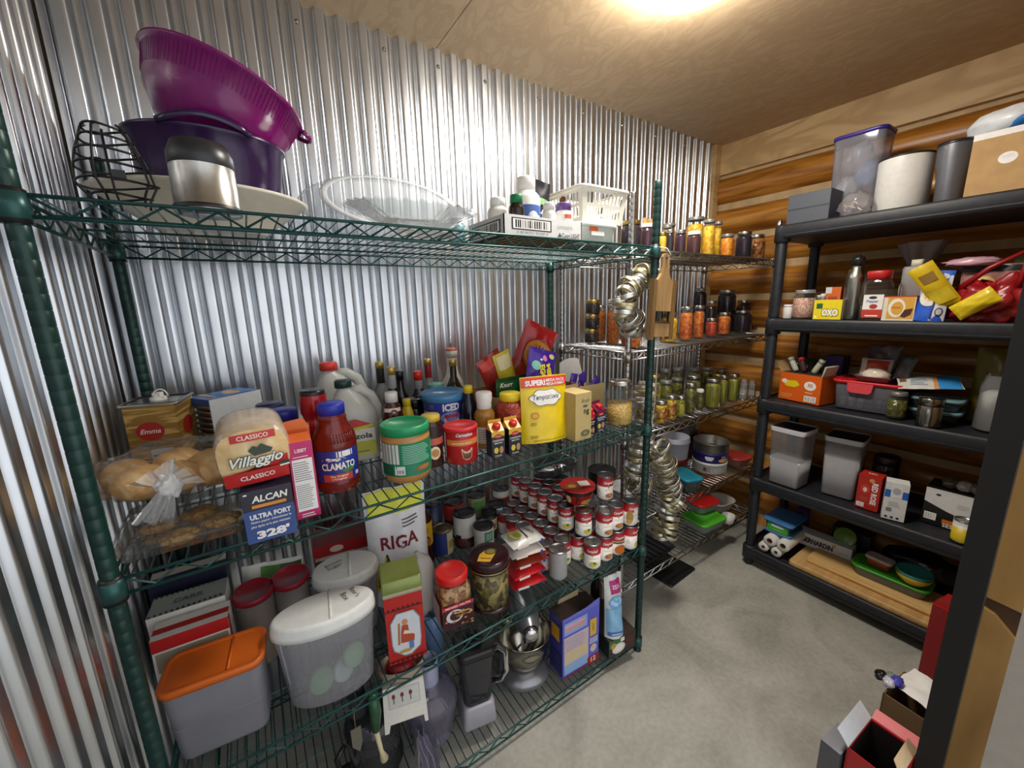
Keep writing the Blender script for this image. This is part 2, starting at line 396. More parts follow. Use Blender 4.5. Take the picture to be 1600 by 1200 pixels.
# ================================================================== wire shelving
def wire_unit(name, label, x0, x1, y0, y1, zs, ztop, wm, pm, rpost, mesh_gap=.0265, lip=.034, collar=None):
    root = thing(name, label, 'shelving unit', (x0+x1)/2, (y0+y1)/2, 0)
    cx, cy = (x0+x1)/2, (y0+y1)/2; hw, hd = (x1-x0)/2, (y1-y0)/2
    for sx in (-1, 1):
        for sy in (-1, 1):
            b = MB(); prof = [(0, 0), (.016, 0), (.016, .006), (.008, .012), (.008, .022)]; z = .022
            prof += [(rpost, .022)]
            while z < ztop-.03:
                z += .0254; prof += [(rpost, z-.0015), (rpost*.955, z), (rpost, z+.0015)]
            prof += [(rpost, ztop-.002), (rpost*.8, ztop), (0, ztop)]
            b.lathe(prof, pm, 14, True, sx*hw, sy*hd); post = b.build('post', root)
            for zz in zs:
                c = MB(); c.lathe([(rpost, zz-.045), (rpost+.0045, zz-.045), (rpost+.0045, zz-.03), (rpost+.0035, zz+.004), (rpost, zz+.006)], collar or BLACK, 14, True, sx*hw, sy*hd); c.build('collar', post)
    for zz in zs:
        b = MB(); ex, ey = hw+.002, hd+.002
        for zz2, rr in ((zz-.003, .0034), (zz-lip, .0034)):
            for sy in (-1, 1): b.tube([(-ex, sy*ey, zz2), (ex, sy*ey, zz2)], rr, wm, 6)
            for sx in (-1, 1): b.tube([(sx*ex, -ey, zz2), (sx*ex, ey, zz2)], rr, wm, 6)
        for sx in (-1, 1):
            for sy in (-1, 1):
                b.lathe([(rpost+.002, zz-.04), (rpost+.0055, zz-.038), (rpost+.005, zz-.001), (rpost+.002, zz)], wm, 14, True, sx*hw, sy*hd)
        shelf = b.build('shelf', root)
        b = MB()
        for sy in (-1, 1):
            n = int(2*hw/.078); pts = []
            for i in range(2*n+1): pts.append((-hw+.02+(2*hw-.04)*i/(2*n), sy*ey, zz-.006 if i % 2 == 0 else zz-lip+.003))
            b.tube(pts, .0024, wm, 4)
        for sx in (-1, 1):
            n = int(2*hd/.078); pts = []
            for i in range(2*n+1): pts.append((sx*ex, -hd+.02+(2*hd-.04)*i/(2*n), zz-.006 if i % 2 == 0 else zz-lip+.003))
            b.tube(pts, .0024, wm, 4)
        o = b.build('truss_wire', shelf, 'stuff')
        b = MB(); n = int(2*hw/mesh_gap)
        for i in range(1, n): xx = -hw+2*hw*i/n; b.tube([(xx, -ey, zz-.0035), (xx, ey, zz-.0035)], .0018, wm, 4)
        for i in range(1, 4): yy = -hd+2*hd*i/4; b.tube([(-ex, yy, zz-.0075), (ex, yy, zz-.0075)], .0026, wm, 4)
        b.build('wire_deck', shelf, 'stuff')
    return root
GX0, GX1, GY0, GY1 = -.266, 1.2256, .932, 1.515
GA, GB, GC, GD = 1.668, 1.017, .503, .065
wire_unit('wire_shelving_unit', 'tall green four-shelf wire shelving unit against the corrugated steel wall', GX0, GX1, GY0, GY1, (GA, GB, GC, GD), 1.88, GREENWIRE, GREENPOST, .0138)
CX0, CX1, CY0, CY1 = 1.294, 2.49, 1.095, 1.51
CA, CB, CC, CD, CE = 1.685, 1.275, .90, .472, .165
wire_unit('wire_shelving_unit', 'chrome five-shelf wire shelving unit holding preserves in the far corner', CX0, CX1, CY0, CY1, (CA, CB, CC, CD, CE), 1.888, CHROME, CHROME, .0128, .03, .034, CHROME)

# ================================================================== black plastic shelving
BX0, BX1, BY0, BY1 = 2.17, 2.62, .07, .985
BA, BB, BC, BD, BE = 1.813, 1.376, .963, .525, .115
root = thing('plastic_shelving_unit', 'black plastic five-shelf unit standing against the log wall', 'shelving unit', (BX0+BX1)/2, (BY0+BY1)/2, 0)
hw, hd = (BX1-BX0)/2, (BY1-BY0)/2
for zz in (BA, BB, BC, BD, BE):
    b = MB(); w, d = 2*hw, 2*hd
    b.loft([(zz-.062, w-.012, d-.012, .035), (zz-.052, w, d, .04), (zz-.012, w, d, .04), (zz-.004, w-.004, d-.004, .04), (zz, w-.012, d-.012, .036), (zz-.001, w-.03, d-.03, .03), (zz-.006, w-.034, d-.034, .03)], BLACKPL, 4)
    sh = b.build('shelf', root)
    for sx in (-1, 1):
        b = MB(); b.box(sx*hw-(.002 if sx < 0 else -.002)-.001, sx*hw-(.002 if sx < 0 else -.002)+.001, -hd+.06, hd-.06, zz-.05, zz-.044, BLACKPL); b.build('ridge', sh)
    for sx in (-1, 1):
        for sy in (-1, 1):
            b = MB(); b.lathe([(.026, zz-.078), (.034, zz-.074), (.034, zz-.004), (.03, zz+.002), (.0, zz+.002)], BLACKPL, 16, True, sx*(hw-.034), sy*(hd-.034)); b.build('corner_socket', sh)
lev = [0, BE, BD, BC, BB, BA]
for i in range(5):
    for sx in (-1, 1):
        for sy in (-1, 1):
            z0, z1 = lev[i], lev[i+1]-.07
            if i == 0: z1 = BE-.06
            b = MB(); b.lathe([(0, z0), (.021, z0), (.0225, z0+.01), (.0225, z1-.01 if z1-z0 > .03 else z1), (.021, z1)], BLACKPL, 14, True, sx*(hw-.034), sy*(hd-.034)); b.build('post', root)

# ================================================================== builders for things
def col(c):
    return P(c) if isinstance(c, str) else c
def carton(name, label, cat, pos, z, d, F, T=None, R=None, L=None, deco=None, group=None, body='carton_body', tilt=None):
    x, y, rot, w, h = pos
    t = thing(name, label, cat, x, y, z, rot if tilt is None else (tilt[0], tilt[1], rot), group)
    b = MB(); b.facebox(w, h, d, col(F), col(T) if T else None, col(R) if R else None, col(L) if L else None); b.build(body, t)
    if deco:
        D = Deco(); deco(D, mapF(w, h), mapT(w, d, h), mapR(w, d, h), mapL(w, d, h)); D.build(t)
    return t
CAN_ME = {}
def can(name, label, cat, x, y, z, r, h, bands, rot=0, deco=None, group=None, lidm=None):
    """bands: list of (z0,z1,colour) as fractions of the label height"""
    t = thing(name, label, cat, x, y, z, rot, group); lidm = lidm or TINLID
    key = (round(r, 4), round(h, 4), tuple(bands), lidm.name)
    if key not in CAN_ME:
        b = MB(); prof = [(0, .002), (r*.9, .001), (r*.97, 0), (r, .002), (r, .004), (r*.965, .006)]
        for z0, z1, c in bands: prof += [(r*.97, .007+(h-.013)*z0, col(c)), (r*.97, .007+(h-.013)*z1, col(c))]
        prof += [(r*.965, h-.005), (r, h-.003), (r, h-.001), (r*.97, h), (r*.92, h-.001)]
        b.lathe(prof, lidm, 26); me1 = b.mesh('can_body')
        b = MB(); b.lathe([(r*.92, h-.001), (r*.9, h-.005), (r*.78, h-.005), (r*.76, h-.004), (r*.6, h-.0045), (r*.3, h-.0035), (0, h-.0035)], lidm, 26); CAN_ME[key] = (me1, b.mesh('lid'))
    m1, m2 = CAN_ME[key]; obj('can_body', m1, t); obj('lid', m2, t)
    if deco:
        D = Deco(); deco(D, mapC(r*.97, h)); D.build(t)
    return t
JAR_ME = {}
LID_SILVER = P('b5b3ab', .3, 1.0); LID_GOLD = P('b99a52', .35, 1.0); LID_WHITE = P('e4e2dc', .35); LID_GREY = P('8f8f8b', .4, .6)
def jar(label, x, y, z, r, h, food, fill=.86, lid=LID_SILVER, group=None, name='preserve_jar', cat='jar', wide=False, deco=None, rot=0, glass=None):
    t = thing(name, label, cat, x, y, z, rot, group); glass = glass or CLEAR
    n = r*(.9 if wide else .8); key = (round(r, 3), round(h, 3), wide, food.name if food else None, fill, lid.name if lid else None, glass.name)
    if key not in JAR_ME:
        hs = h*.82
        b = MB(); b.lathe([(0, .003), (r*.8, .003), (r*.93, 0), (r, .006), (r, hs*.55), (r, hs*.9), (r*.97, hs*.95), (n, hs), (n, h-.016), (n, h-.003)], glass, 26); g = b.mesh('glass')
        fm = None
        if food:
            b = MB(); zf = min(fill*h, h*.9); q = r-.0025; pr = [(0, .006), (q*.92, .006), (q, .010), (q, min(zf, hs*.9))]
            if zf > hs*.9: pr += [(q*.96, hs*.95), (n-.002, min(hs, zf)), (n-.002, max(zf, hs))]
            pr += [(0, pr[-1][1])]; b.lathe(pr, food, 26); fm = b.mesh('contents')
        lm = None
        if lid:
            b = MB(); R = n+.0022; b.lathe([(n, h-.016), (R, h-.016), (R+.0006, h-.014), (R, h-.011), (R+.0004, h-.008), (R, h-.004), (R-.001, h), (R-.006, h), (R-.007, h-.001), (0, h-.0006)], lid, 26); lm = b.mesh('lid')
        JAR_ME[key] = (g, fm, lm)
    g, fm, lm = JAR_ME[key]; obj('glass', g, t)
    if fm: obj('contents', fm, t)
    if lm: obj('lid', lm, t)
    if deco:
        D = Deco(); deco(D, mapC(r, h)); D.build(t)
    return t
def bottle(name, label, x, y, z, prof, body, cap=None, capm=None, liquid=None, deco=None, dr=None, rot=0, cat='bottle', seg=26, group=None):
    """prof and cap are (r,z) lists; liquid is (prof, material); dr is the radius the print sits on"""
    t = thing(name, label, cat, x, y, z, rot, group)
    b = MB(); b.lathe(prof, body, seg); b.build('bottle_body', t)
    if liquid: b = MB(); b.lathe(liquid[0], liquid[1], seg); b.build('contents', t)
    if cap: b = MB(); b.lathe(cap, capm, seg); b.build('cap', t)
    if deco:
        D = Deco(); deco(D, mapC(dr, 1.0)); D.build(t)
    return t
def capprof(r, z0, z1, ridges=True): return [(r*.9, z0), (r, z0), (r, z1-.003), (r*.93, z1), (0, z1)]
def pouch(t, w, h, th, m, back=None, mode='stand', wr=.004, seed=0, top=1.0, name='pouch_body', nu=14, nv=16):
    """bag with a bulging front and back sealed along its edges; returns the print map of its front"""
    def prof(v):
        if mode == 'stand': return (max(0, 1-v**1.6))**.8*.95+.02
        return max(0, math.sin(PI*min(1, max(0, v))))**.55+.02
    def half(u, v): return th/2*(max(0, math.sin(PI*u))**.6)*prof(v)+.0006
    def wid(v): return w*(1+(top-1)*v)*(1-.03*math.sin(PI*v))
    def nz(u, v): return wr*mnoise.noise(Vector((u*4+seed*3.1, v*5, seed)))*min(1, 6*u*(1-u)+.15)
    def fr(u, v, o=0): return ((u-.5)*wid(v), -half(u, v)+nz(u, v)-o, v*h)
    def bk(u, v): return ((.5-u)*wid(v), half(u, v)+nz(1-u, v)*.5, v*h)
    b = MB(); b.grid(lambda u, v: fr(u, v), nu, nv, m); b.grid(bk, nu, nv, back or m)
    if mode == 'stand':
        V = [fr(i/nu, 0) for i in range(nu+1)]+[bk(i/nu, 0) for i in range(nu+1)]
        b.add(V, [tuple(range(2*nu+2))], m)
    b.build(name, t)
    return (lambda u, v, o: fr(min(1, max(0, u)), min(1, max(0, v)), o), w, h, 2)
def blob(t, name, sx, sy, sz, m, amp=.25, freq=3, seed=0, flat=True, nu=22, nv=14, z0=0, knot=0):
    b = MB()
    def fn(u, v):
        a = 2*PI*u; e = PI*(v-.5); d = Vector((math.cos(e)*math.cos(a), math.cos(e)*math.sin(a), math.sin(e)))
        q = 1+amp*mnoise.noise(d*freq+Vector((seed*7.3, seed, 0)))+amp*.4*mnoise.noise(d*freq*2.7+Vector((0, seed*3, 5)))
        z = d.z*sz*q
        if flat: z = max(z, -sz*.8)
        return (d.x*sx*q, d.y*sy*q, z0+(z+sz*.8 if flat else z))
    b.grid(fn, nu, nv, m, True, True); return b.build(name, t)
def tub(t, secs, m, name='container_body', cap1=False): b = MB(); b.loft(secs, m, 5, True, cap1); return b.build(name, t)
def lidbox(t, z, w, d, r, th, m, name='lid', inset=.012, raised=.002):
    b = MB(); b.loft([(z, w, d, r), (z+th*.8, w, d, r), (z+th, w-.004, d-.004, r), (z+th, w-2*inset, d-2*inset, r*.8), (z+th-raised, w-2*inset-.006, d-2*inset-.006, r*.8)], m, 5); return b.build(name, t)

# ================================================================== green unit, top shelf
# black wire pumpkin-shaped cage
t = thing('wire_cage', 'black open wire cage candle holder at the left end of the top shelf', 'wire cage', -.172, 1.06, GA, (.05, -.06, .2)); t.scale = (.74, .74, .9)
b = MB(); BW = P('141414', .4, .3)
rings = [(.058, .02), (.077, .045), (.072, .075), (.063, .1), (.05, .125), (.04, .145)]
for r, z in rings: b.tube([(r*math.cos(2*PI*i/22), r*math.sin(2*PI*i/22), z+.004*math.sin(4*PI*i/22)) for i in range(22)], .0024, BW, 5, True)
b.build('hoops', t)
for k in range(5):
    a = 2*PI*k/5+.4; pr = [(.052, 0)]+rings+[(.03, .15)]
    b = MB(); b.tube([((r+.002)*math.cos(a), (r+.002)*math.sin(a), z) for r, z in pr], .0028, BW, 5); b.build('rib', t)
b = MB(); b.box(-.012, .012, -.075, -.055, .045, .062, BW); b.build('clip', t)
# cream platter, purple basin, magenta bowl
t = thing('serving_platter', 'large cream oval platter lying under the dark purple basin', 'platter', -.035, 1.26, GA, 0)
b = MB(); b.lathe([(0, .006), (.09, .004), (.105, 0), (.11, .006), (.16, .045), (.207, .078), (.214, .083), (.208, .086), (.16, .055), (.11, .014), (0, .012)], P('e2dccb', .3), 48, True, 0, 0, 1, .84); b.build('platter_body', t)
t = thing('plastic_basin', 'dark purple plastic basin with slotted handle under the magenta bowl', 'basin', -.018, 1.27, GA+.014, 0); t.scale = (.875, .9, 1.5)
PUR = P('2c1440', .22, 0, .1); b = MB()
b.lathe([(0, .006), (.12, .004), (.135, .012), (.155, .07), (.165, .118), (.173, .12), (.173, .124), (.162, .124), (.15, .07), (.13, .016), (0, .012)], PUR, 44, True, 0, 0, 1.05, .82); b.build('basin_body', t)
b = MB(); h0 = []
for i in range(9):
    a = (i/8-.5)*1.1; h0.append((.173*1.05*math.sin(a), -.173*.82*math.cos(a)-.004-.006*math.cos((i/8-.5)*PI), .122+.012*math.cos((i/8-.5)*PI)))
b.tube(h0, .005, PUR, 8); b.build('handle', t)
t = thing('mixing_bowl', 'big magenta plastic bowl tilted on the dark purple basin', 'bowl', -.02, 1.27, GA+.165, (0, .36, .1)); t.scale = (.86, .86, 1.02)
MAG = P('7b1264', .2, 0, .08); b = MB()
b.lathe([(0, .002), (.075, 0), (.085, .008), (.13, .035), (.165, .085), (.182, .15), (.192, .152), (.192, .157), (.178, .157), (.16, .09), (.125, .042), (0, .01)], MAG, 48); b.build('bowl_body', t)
b = MB(); b.tube([(.19, -.03, .154), (.215, -.018, .152), (.22, 0, .152), (.215, .018, .152), (.19, .03, .154)], .006, MAG, 8); b.build('handle', t)
b = MB()
for k in range(110): a = 2*PI*k/110; b.tube([(.172*math.sin(a), -.172*math.cos(a), .105), (.1825*math.sin(a), -.1825*math.cos(a), .147)], .0008, MAG, 4)
b.build('rim_flutes', t, 'stuff')
# thermos
bottle('food_thermos', 'stubby stainless steel food flask with a black lid on the top shelf', -.031, .995, GA, [(0, 0), (.052, 0), (.053, .004), (.053, .012, BLACK), (.051, .014), (.05, .075), (.05, .078)], STEEL, [(.05, .078), (.051, .08), (.05, .1), (.042, .118), (.03, .122), (0, .123)], P('24262a', .35), cat='flask').scale = (1.02, 1.02, 1.04)
# frosted oval lid, crystal dish
t = thing('dome_cover', 'frosted translucent oval plastic cover leaning behind the crystal dish', 'cover', .443, 1.36, GA+.115, (math.radians(55), 0, .0))
b = MB(); b.lathe([(.268, 0), (.275, .003), (.265, .012), (.245, .03), (.22, .04), (.16, .045), (0, .047)], FR('e6ebee', .4), 44, True, 0, 0, 1, .5); b.build('cover_body', t)
b = MB(); b.lathe([(.22, .04), (.22, .046), (.2, .045)], FR('eef2f4', .7), 40, True, 0, 0, 1, .5); b.build('ridge', t)
t = thing('crystal_dish', 'clear cut-glass oval dish with a scalloped rim on the top shelf', 'dish', .41, 1.075, GA+.02, 0)
b = MB(); GLS = GL('f6f9fa', .02, .22, 1.6)
def dish(u, v):
    a = 2*PI*u; R = .04+.1*v if v < .5 else .09+.11*(v-.5); z = .003+.05*max(0, v-.35)**1.0*1.3
    s_ = 1+.02*v*math.cos(a*30); z += .0016*v*math.cos(a*30)
    return (R*1.25*s_*math.cos(a), R*.72*s_*math.sin(a), z)
b.grid(dish, 180, 8, GLS, True, True); b.grid(lambda u, v: (lambda p: (p[0]*.96, p[1]*.96, p[2]+.005))(dish(1-u, v)), 180, 8, GLS, True, True); b.build('dish_body', t)
t = thing('glass_dish', 'shallow clear glass rectangular dish stacked under the scalloped dish', 'dish', .44, 1.05, GA, 0)
tub(t, [(0, .14, .09, .02), (.006, .15, .1, .02), (.022, .17, .11, .022), (.024, .176, .116, .022)], GLS, 'dish_body')
# teal jar
bottle('vitamin_bottle', 'small teal bottle with a black cap left of the white carton tray', .575, 1.08, GA, [(0, 0), (.022, 0), (.023, .003), (.023, .034), (.017, .04)], P('6fa9b4', .25), capprof(.018, .038, .05), BLACK).scale = (1.1, 1.1, 1.6)
# beer carton tray
w = .285; h = .057; d = .2
t = thing('carton_tray', 'white cardboard beer tray holding vitamin bottles on the top shelf', 'carton', .758, .958, GA, 0)
CARD = P('dcdcda', .6)
for nm, a in (('tray_front', (-w/2, w/2, 0, .003)), ('tray_back', (-w/2, w/2, d-.003, d))):
    b = MB(); b.box(a[0], a[1], a[2], a[3], 0, h, CARD); b.build(nm, t)
b = MB(); b.prism([(0, 0), (d, 0), (d, h), (.05, h), (0, h)], -w/2, -w/2+.003, CARD, 'x'); b.build('tray_side', t)
b = MB(); b.box(w/2-.003, w/2, 0, d, 0, h, CARD); b.build('tray_side', t)
b = MB(); b.box(-w/2, w/2, 0, d, 0, .003, KRAFT); b.build('tray_base', t)
D = Deco(); m = mapF(w, h); m2 = mapL(w, d, h)
D.rect(m, .09, .33, .58, .88, BLACK); D.bars(m, .105, .38, .565, .83, 30); D.text(m, .34, .22, '3 00 96757 93109 4', P('555558'), w=.38, h=.1, bold=0)
D.text(m, .76, .62, 'L2V202074', P('8a8a90'), w=.2, bold=0); D.text(m, .845, .23, 'Coors LIGHT', P('4a4a4e'), w=.25, h=.26, bold=.01)
D.poly(m, [(.66, .14), (.72, .14), (.69, .36)], P('5b5b60'))
D.rect(m2, .1, .2, .92, .8, BLACK); D.bars(m2, .13, .26, .89, .74, 24); D.build(t)
def pillb(label, px, r, h, zb, y, bodyc, capc, capr=.75, deco=None):
    x = px
    return bottle('vitamin_bottle', label, x, y, zb, [(0, 0), (r*.95, 0), (r, .004), (r, h*.66), (r*.95, h*.71), (r*capr*.9, h*.8), (r*capr*.9, h*.84)], col(bodyc), capprof(r*capr, h*.8, h), col(capc), deco=deco, dr=r)
pillb('white plastic bottle at the left end of the beer tray', .652, .031, .112, GA+.003, 1.045, P('e5e4da', .3), P('efeeea', .35), .72)
pillb('dark brown supplement bottle with a green cap in the beer tray', .68, .0225, .112, GA+.003, .99, P('2a1c18', .2), P('0f7a4c', .4), .8)
def blu(D, m):
    D.rect(m, -50, .04, 60, .105, P('3f62a5')); D.ell(m, -5, .07, 22, .017, P('dfe4ea')); D.ell(m, 18, .062, 18, .014, P('e8ebee'))
pillb('largest white bottle with a blue pictured label in the beer tray', .773, .0435, .19, GA+.003, 1.075, P('eceae4', .3), P('e9e7e2', .35), .66, blu)
pillb('small plain white bottle in front of the black pouch in the beer tray', .794, .0215, .102, GA+.003, .985, P('ecebe6', .3), P('efeeea', .35), .8)
def orl(D, m): D.rect(m, -35, .062, 15, .074, P('e0663e'))
pillb('white bottle with purple bands and an orange sticker in the beer tray', .86, .028, .11, GA+.003, .995, P('ecebe6', .3), P('6a4a8c', .35), .85, orl)
t = thing('foil_pouch', 'black foil pouch with green band standing in the beer tray', 'pouch', .865, 1.11, GA+.003, (.0, .1, .1)); m = pouch(t, .1, .205, .035, P('1a1a22', .3), seed=4, wr=.006)
D = Deco(); D.rect(m, .2, .62, .9, .72, P('6f9a6a')); D.text(m, .55, .5, '6-66.', WHITE, w=.5); D.lines(m, .2, .3, .7, .42, 3, P('9a9aa0')); D.build(t)
# basket on tub
t = thing('food_tub', 'white plastic tub with a lid and orange price sticker under the white basket', 'tub', 1.009, 1.07, GA, 0); t.scale = (1.08, 1.08, 1.15)
tub(t, [(0, .15, .13, .03), (.004, .158, .138, .03), (.05, .17, .15, .034)], FR('e6ebe2', .85)); lidbox(t, .048, .182, .162, .036, .012, P('e9ece6', .35))
D = Deco(); m = (lambda u, v, o: (-.085+.17*u, -.0755-o, .06*v), .17, .06, 0); D.rect(m, .3, .42, .62, .62, P('e9ece8')); D.rect(m, .26, .6, .46, .86, P('e8703c')); D.build(t)
t = thing('plastic_basket', 'white slotted plastic storage basket on top of the shelf tub', 'basket', 1.03, 1.075, GA+.0695, 0); t.scale = (1.08, .98, 1.05)
WB = P('ece9dc', .35); b = MB(); W0, W1, Dp0, Dp1, Hh = .165, .195, .16, .19, .098
def wall_slots(b, P0, P1, Q0, Q1, n):
    """tapered side with two rows of upright slots between bottom edge P0-P1 and top edge Q0-Q1"""
    P0, P1, Q0, Q1 = map(Vector, (P0, P1, Q0, Q1))
    def at(u, v): return tuple((P0.lerp(P1, u)).lerp(Q0.lerp(Q1, u), v))
    rows = [(0, .16, False), (.16, .46, True), (.46, .56, False), (.56, .86, True), (.86, 1, False)]
    for v0, v1, sl in rows:
        if not sl: b.add([at(0, v0), at(1, v0), at(1, v1), at(0, v1)], [(0, 1, 2, 3)], WB)
        else:
            us = [0, .08]+[.08+.84*(i+.5)/(n*1.0)*1.0 for i in range(0)]
            for i in range(n+1):
                c = .08+.84*i/n; hwid = .018 if 0 < i < n else .03
                a0, a1 = max(0, c-hwid), min(1, c+hwid)
                if i == 0: a0 = 0
                if i == n: a1 = 1
                b.add([at(a0, v0), at(a1, v0), at(a1, v1), at(a0, v1)], [(0, 1, 2, 3)], WB)
c0 = [(-W0/2, -Dp0/2, 0), (W0/2, -Dp0/2, 0), (W0/2, Dp0/2, 0), (-W0/2, Dp0/2, 0)]; c1 = [(-W1/2, -Dp1/2, Hh), (W1/2, -Dp1/2, Hh), (W1/2, Dp1/2, Hh), (-W1/2, Dp1/2, Hh)]
for i in range(4):
    bb = MB(); j = (i+1) % 4; wall_slots(bb, c0[i], c0[j], c1[i], c1[j], 10); bb.build('slotted_side', t)
b.add(c0, [(0, 3, 2, 1)], WB); b.build('basket_floor', t)
b = MB(); b.loft([(Hh-.006, W1+.002, Dp1+.002, .02), (Hh-.004, W1+.018, Dp1+.018, .025), (Hh+.004, W1+.018, Dp1+.018, .025), (Hh+.006, W1, Dp1, .02)], WB, 4, False, False); b.build('rim', t)
D = Deco(); m = (lambda u, v, o: (-W0/2-.015*v-o, .08-.16*u, Hh*v), .16, .098, 0); D.rect(m, .35, .0, .6, .9, P('efece6')); D.ell(m, .48, .78, .1, .1, P('7a4a2c')); D.rect(m, .38, .05, .57, .4, P('9a3e2a')); D.build(t)

# ================================================================== green unit, second shelf
Z2 = GB
# olive-oil tin
def emma(D, F, T, R, L):
    D.ell(F, .45, .72, .28, .1, P('a8231c')); D.text(F, .45, .72, 'Emma', WHITE, w=.4, bold=.01, italic=.3); D.lines(F, .25, .56, .65, .6, 2, P('6b4a1c'))
    D.rect(F, .38, .1, .82, .52, P('c9cdd2')); D.lines(F, .41, .13, .79, .48, 9, P('6d7078')); D.ell(R, .5, .7, .25, .1, P('a8231c'))
TINW = WOOD('tin_woodgrain_print', [(.2, '8d6a2c'), (.5, 'b08a45'), (.8, 'c4a060')], 9, (.4, .4, 5), .35, 0, 1.0, True)
t = carton('oil_tin', 'tall tan wood-print oil tin with a red oval badge at the left', 'tin', (-.235, 1.315, -.2, .105, .242), Z2, .13, TINW, P('8c8c88', .3, .9), TINW, None, emma, None, 'tin_body')
b = MB(); b.lathe([(.018, .242), (.018, .25), (.012, .252), (.012, .262), (.0, .262)], P('e6e4dc', .35), 16, True, .0, .065); b.build('spout', t)
b = MB(); b.tube([(.01+.016*math.cos(a*PI/7), .052, .252+.02*math.sin(a*PI/7)) for a in range(8)], .002, P('e6e4dc', .35), 5); b.build('handle', t)
b = MB(); b.loft([(.24, .122, .122, .004, 0, .059), (.246, .122, .122, .004, 0, .059), (.246, .114, .114, .004, 0, .059)], P('8c8c88', .3, .9), 2, False, False); b.build('rim', t)
# shrink-wrapped tray of flat tins with a blue sleeve
t = thing('tin_multipack', 'blue-topped multipack of flat foil trays stacked beside the oil tin', 'multipack', -.118, 1.35, Z2, -.98); t.scale = (1, 1, 1.12)
for k in range(13):
    b = MB(); z0 = .002+k*.0142; b.loft([(z0, .088, .13, .02, 0, .065), (z0+.006, .092, .134, .02, 0, .065), (z0+.009, .1, .142, .022, 0, .065), (z0+.0125, .1, .142, .022, 0, .065)], P('b9b9bb', .3, .9), 3); b.build('foil_tray', t)
b = MB(); b.box(-.051, .051, -.008, .14, .187, .204, P('1f4f9a', .35)); b.box(.0505, .053, -.008, .14, .07, .2035, P('cfd3d6', .4)); b.build('sleeve', t)
D = Deco(); m = (lambda u, v, o: ((u-.5)*.1, -.008+.148*v, .204+o), .1, .148, 0)
D.rect(m, .1, .35, .9, .95, P('3f7cc0')); D.ell(m, .5, .62, .3, .14, P('d9a45a')); D.rect(m, .0, .18, .6, .26, P('d9b04a')); D.build(t)
# bag of buns
t = thing('bun_bag', 'clear plastic bag of golden buns tied with a knot at the front left', 'bag of buns', -.165, 1.14, Z2+.055, (0, .04, .05))
BUN = WOOD('bun_crust', [(.3, 'c08742'), (.5, 'd9a866'), (.7, 'ecd0a0')], 14, (1, 1, 1), .5, .05)
for i, (bx, by, bz, sx_, sy_, sz_) in enumerate(((.085, -.02, .0, .072, .06, .056), (-.07, -.03, 0, .06, .055, .048), (-.11, .06, 0, .055, .05, .045), (0, .06, 0, .06, .055, .05), (.01, -.055, .01, .05, .04, .045))):
    o = blob(t, 'bun', sx_, sy_, sz_, BUN, .05, 2, i); o.location = (bx, by, bz+.004)
blob(t, 'bag_film', .168, .13, .078, GL('fdfdfc', .1, .035, 1.1), .16, 3.5, 3, True, 44, 26)
o = blob(t, 'knot', .026, .02, .03, GL('ffffff', .2, .6, 1.0), .5, 3, 13, False, 30, 18); o.location = (-.005, -.135, .062)
def frill(u, v, A=(0, 0), L=.07, S=.06, ph=0):
    q = (u-.5)*S*2*(.25+v); return (-.005+A[0]*L*v-A[1]*q, -.138-.012*v+.008*math.sin(u*17+ph+v*3)*v, .065+A[1]*L*v+A[0]*q)
for nm, A, L, S_, ph in (('bag_tail', (-.35, -.94), .1, .035, 0), ('bag_frill', (-.5, .86), .055, .045, 1), ('bag_frill', (.75, .66), .05, .04, 2)):
    b = MB(); b.grid(lambda u, v: frill(u, v, A, L, S_, ph), 22, 8, GL('ffffff', .15, .28, 1.2)); b.build(nm, t)
# clamshell with cookies
t = thing('cookie_clamshell', 'clear plastic clamshell of cookies under the bag of buns', 'clamshell', -.165, 1.06, Z2, .02)
CL2 = GL('eef2f2', .05, .05, 1.6)
b = MB(); b.loft([(.002, .2, .17, .02), (.026, .215, .185, .022)], CL2, 4, True, False); b.loft([(.026, .228, .198, .024), (.028, .228, .198, .024)], CL2, 4, False, False); b.build('tray', t)
b = MB(); b.loft([(.028, .228, .198, .024), (.030, .214, .184, .022), (.05, .2, .17, .02)], CL2, 4, False, True); b.build('lid', t)
CK = CH('a06a24', 'c28a3c', 'dcae60', 120)
for i, (cx_, cy_) in enumerate(((-.01, -.05), (.062, -.035), (-.05, .03), (.02, .035))):
    o = blob(t, 'cookie', .034, .03, .011, CK, .25, 4, i); o.location = (cx_, cy_, .004+.006*(i % 2))
# sliced loaf
t = thing('bread_loaf', 'bagged white bread loaf with red wrapper printed Villaggio Classico', 'bread', -.022, .96, Z2+.118, (0, -.02, .02))
b = MB(); w, h = .128, .117
def loaf(u, v):
    a = 2*PI*u; x = math.cos(a); z = math.sin(a)
    sx = w/2*(abs(x)**.7)*(1 if x > 0 else -1)*(1+.1*max(0, z)*(1 if abs(x) > .5 else 0)); zz = h/2*(abs(z)**.75)*(1 if z > 0 else -1)
    k = min(1, (v/.12))**.5 if v < .12 else (min(1, ((1-v)/.12))**.5 if v > .88 else 1)
    k = .88+.12*k; return (sx*k, -.02+.2*v, h/2+zz*k)
CRUST = WOOD('loaf_crust', [(.3, 'c9a46c'), (.55, 'e0c593'), (.75, 'efe0bd')], 12, (1, 1, 1), .6, .05)
b.grid(loaf, 36, 14, CRUST, True, True); b.build('loaf', t)
def m_(u, v, o):
    x_ = (u-.5)*w*.94; z_ = (v-.5)*h*.94; rr = min(1, (x_/(w*.47))**2*.5+(z_/(h*.47))**2*.5)
    return (x_, -.0275-.011*(1-rr)-o, h/2+z_)
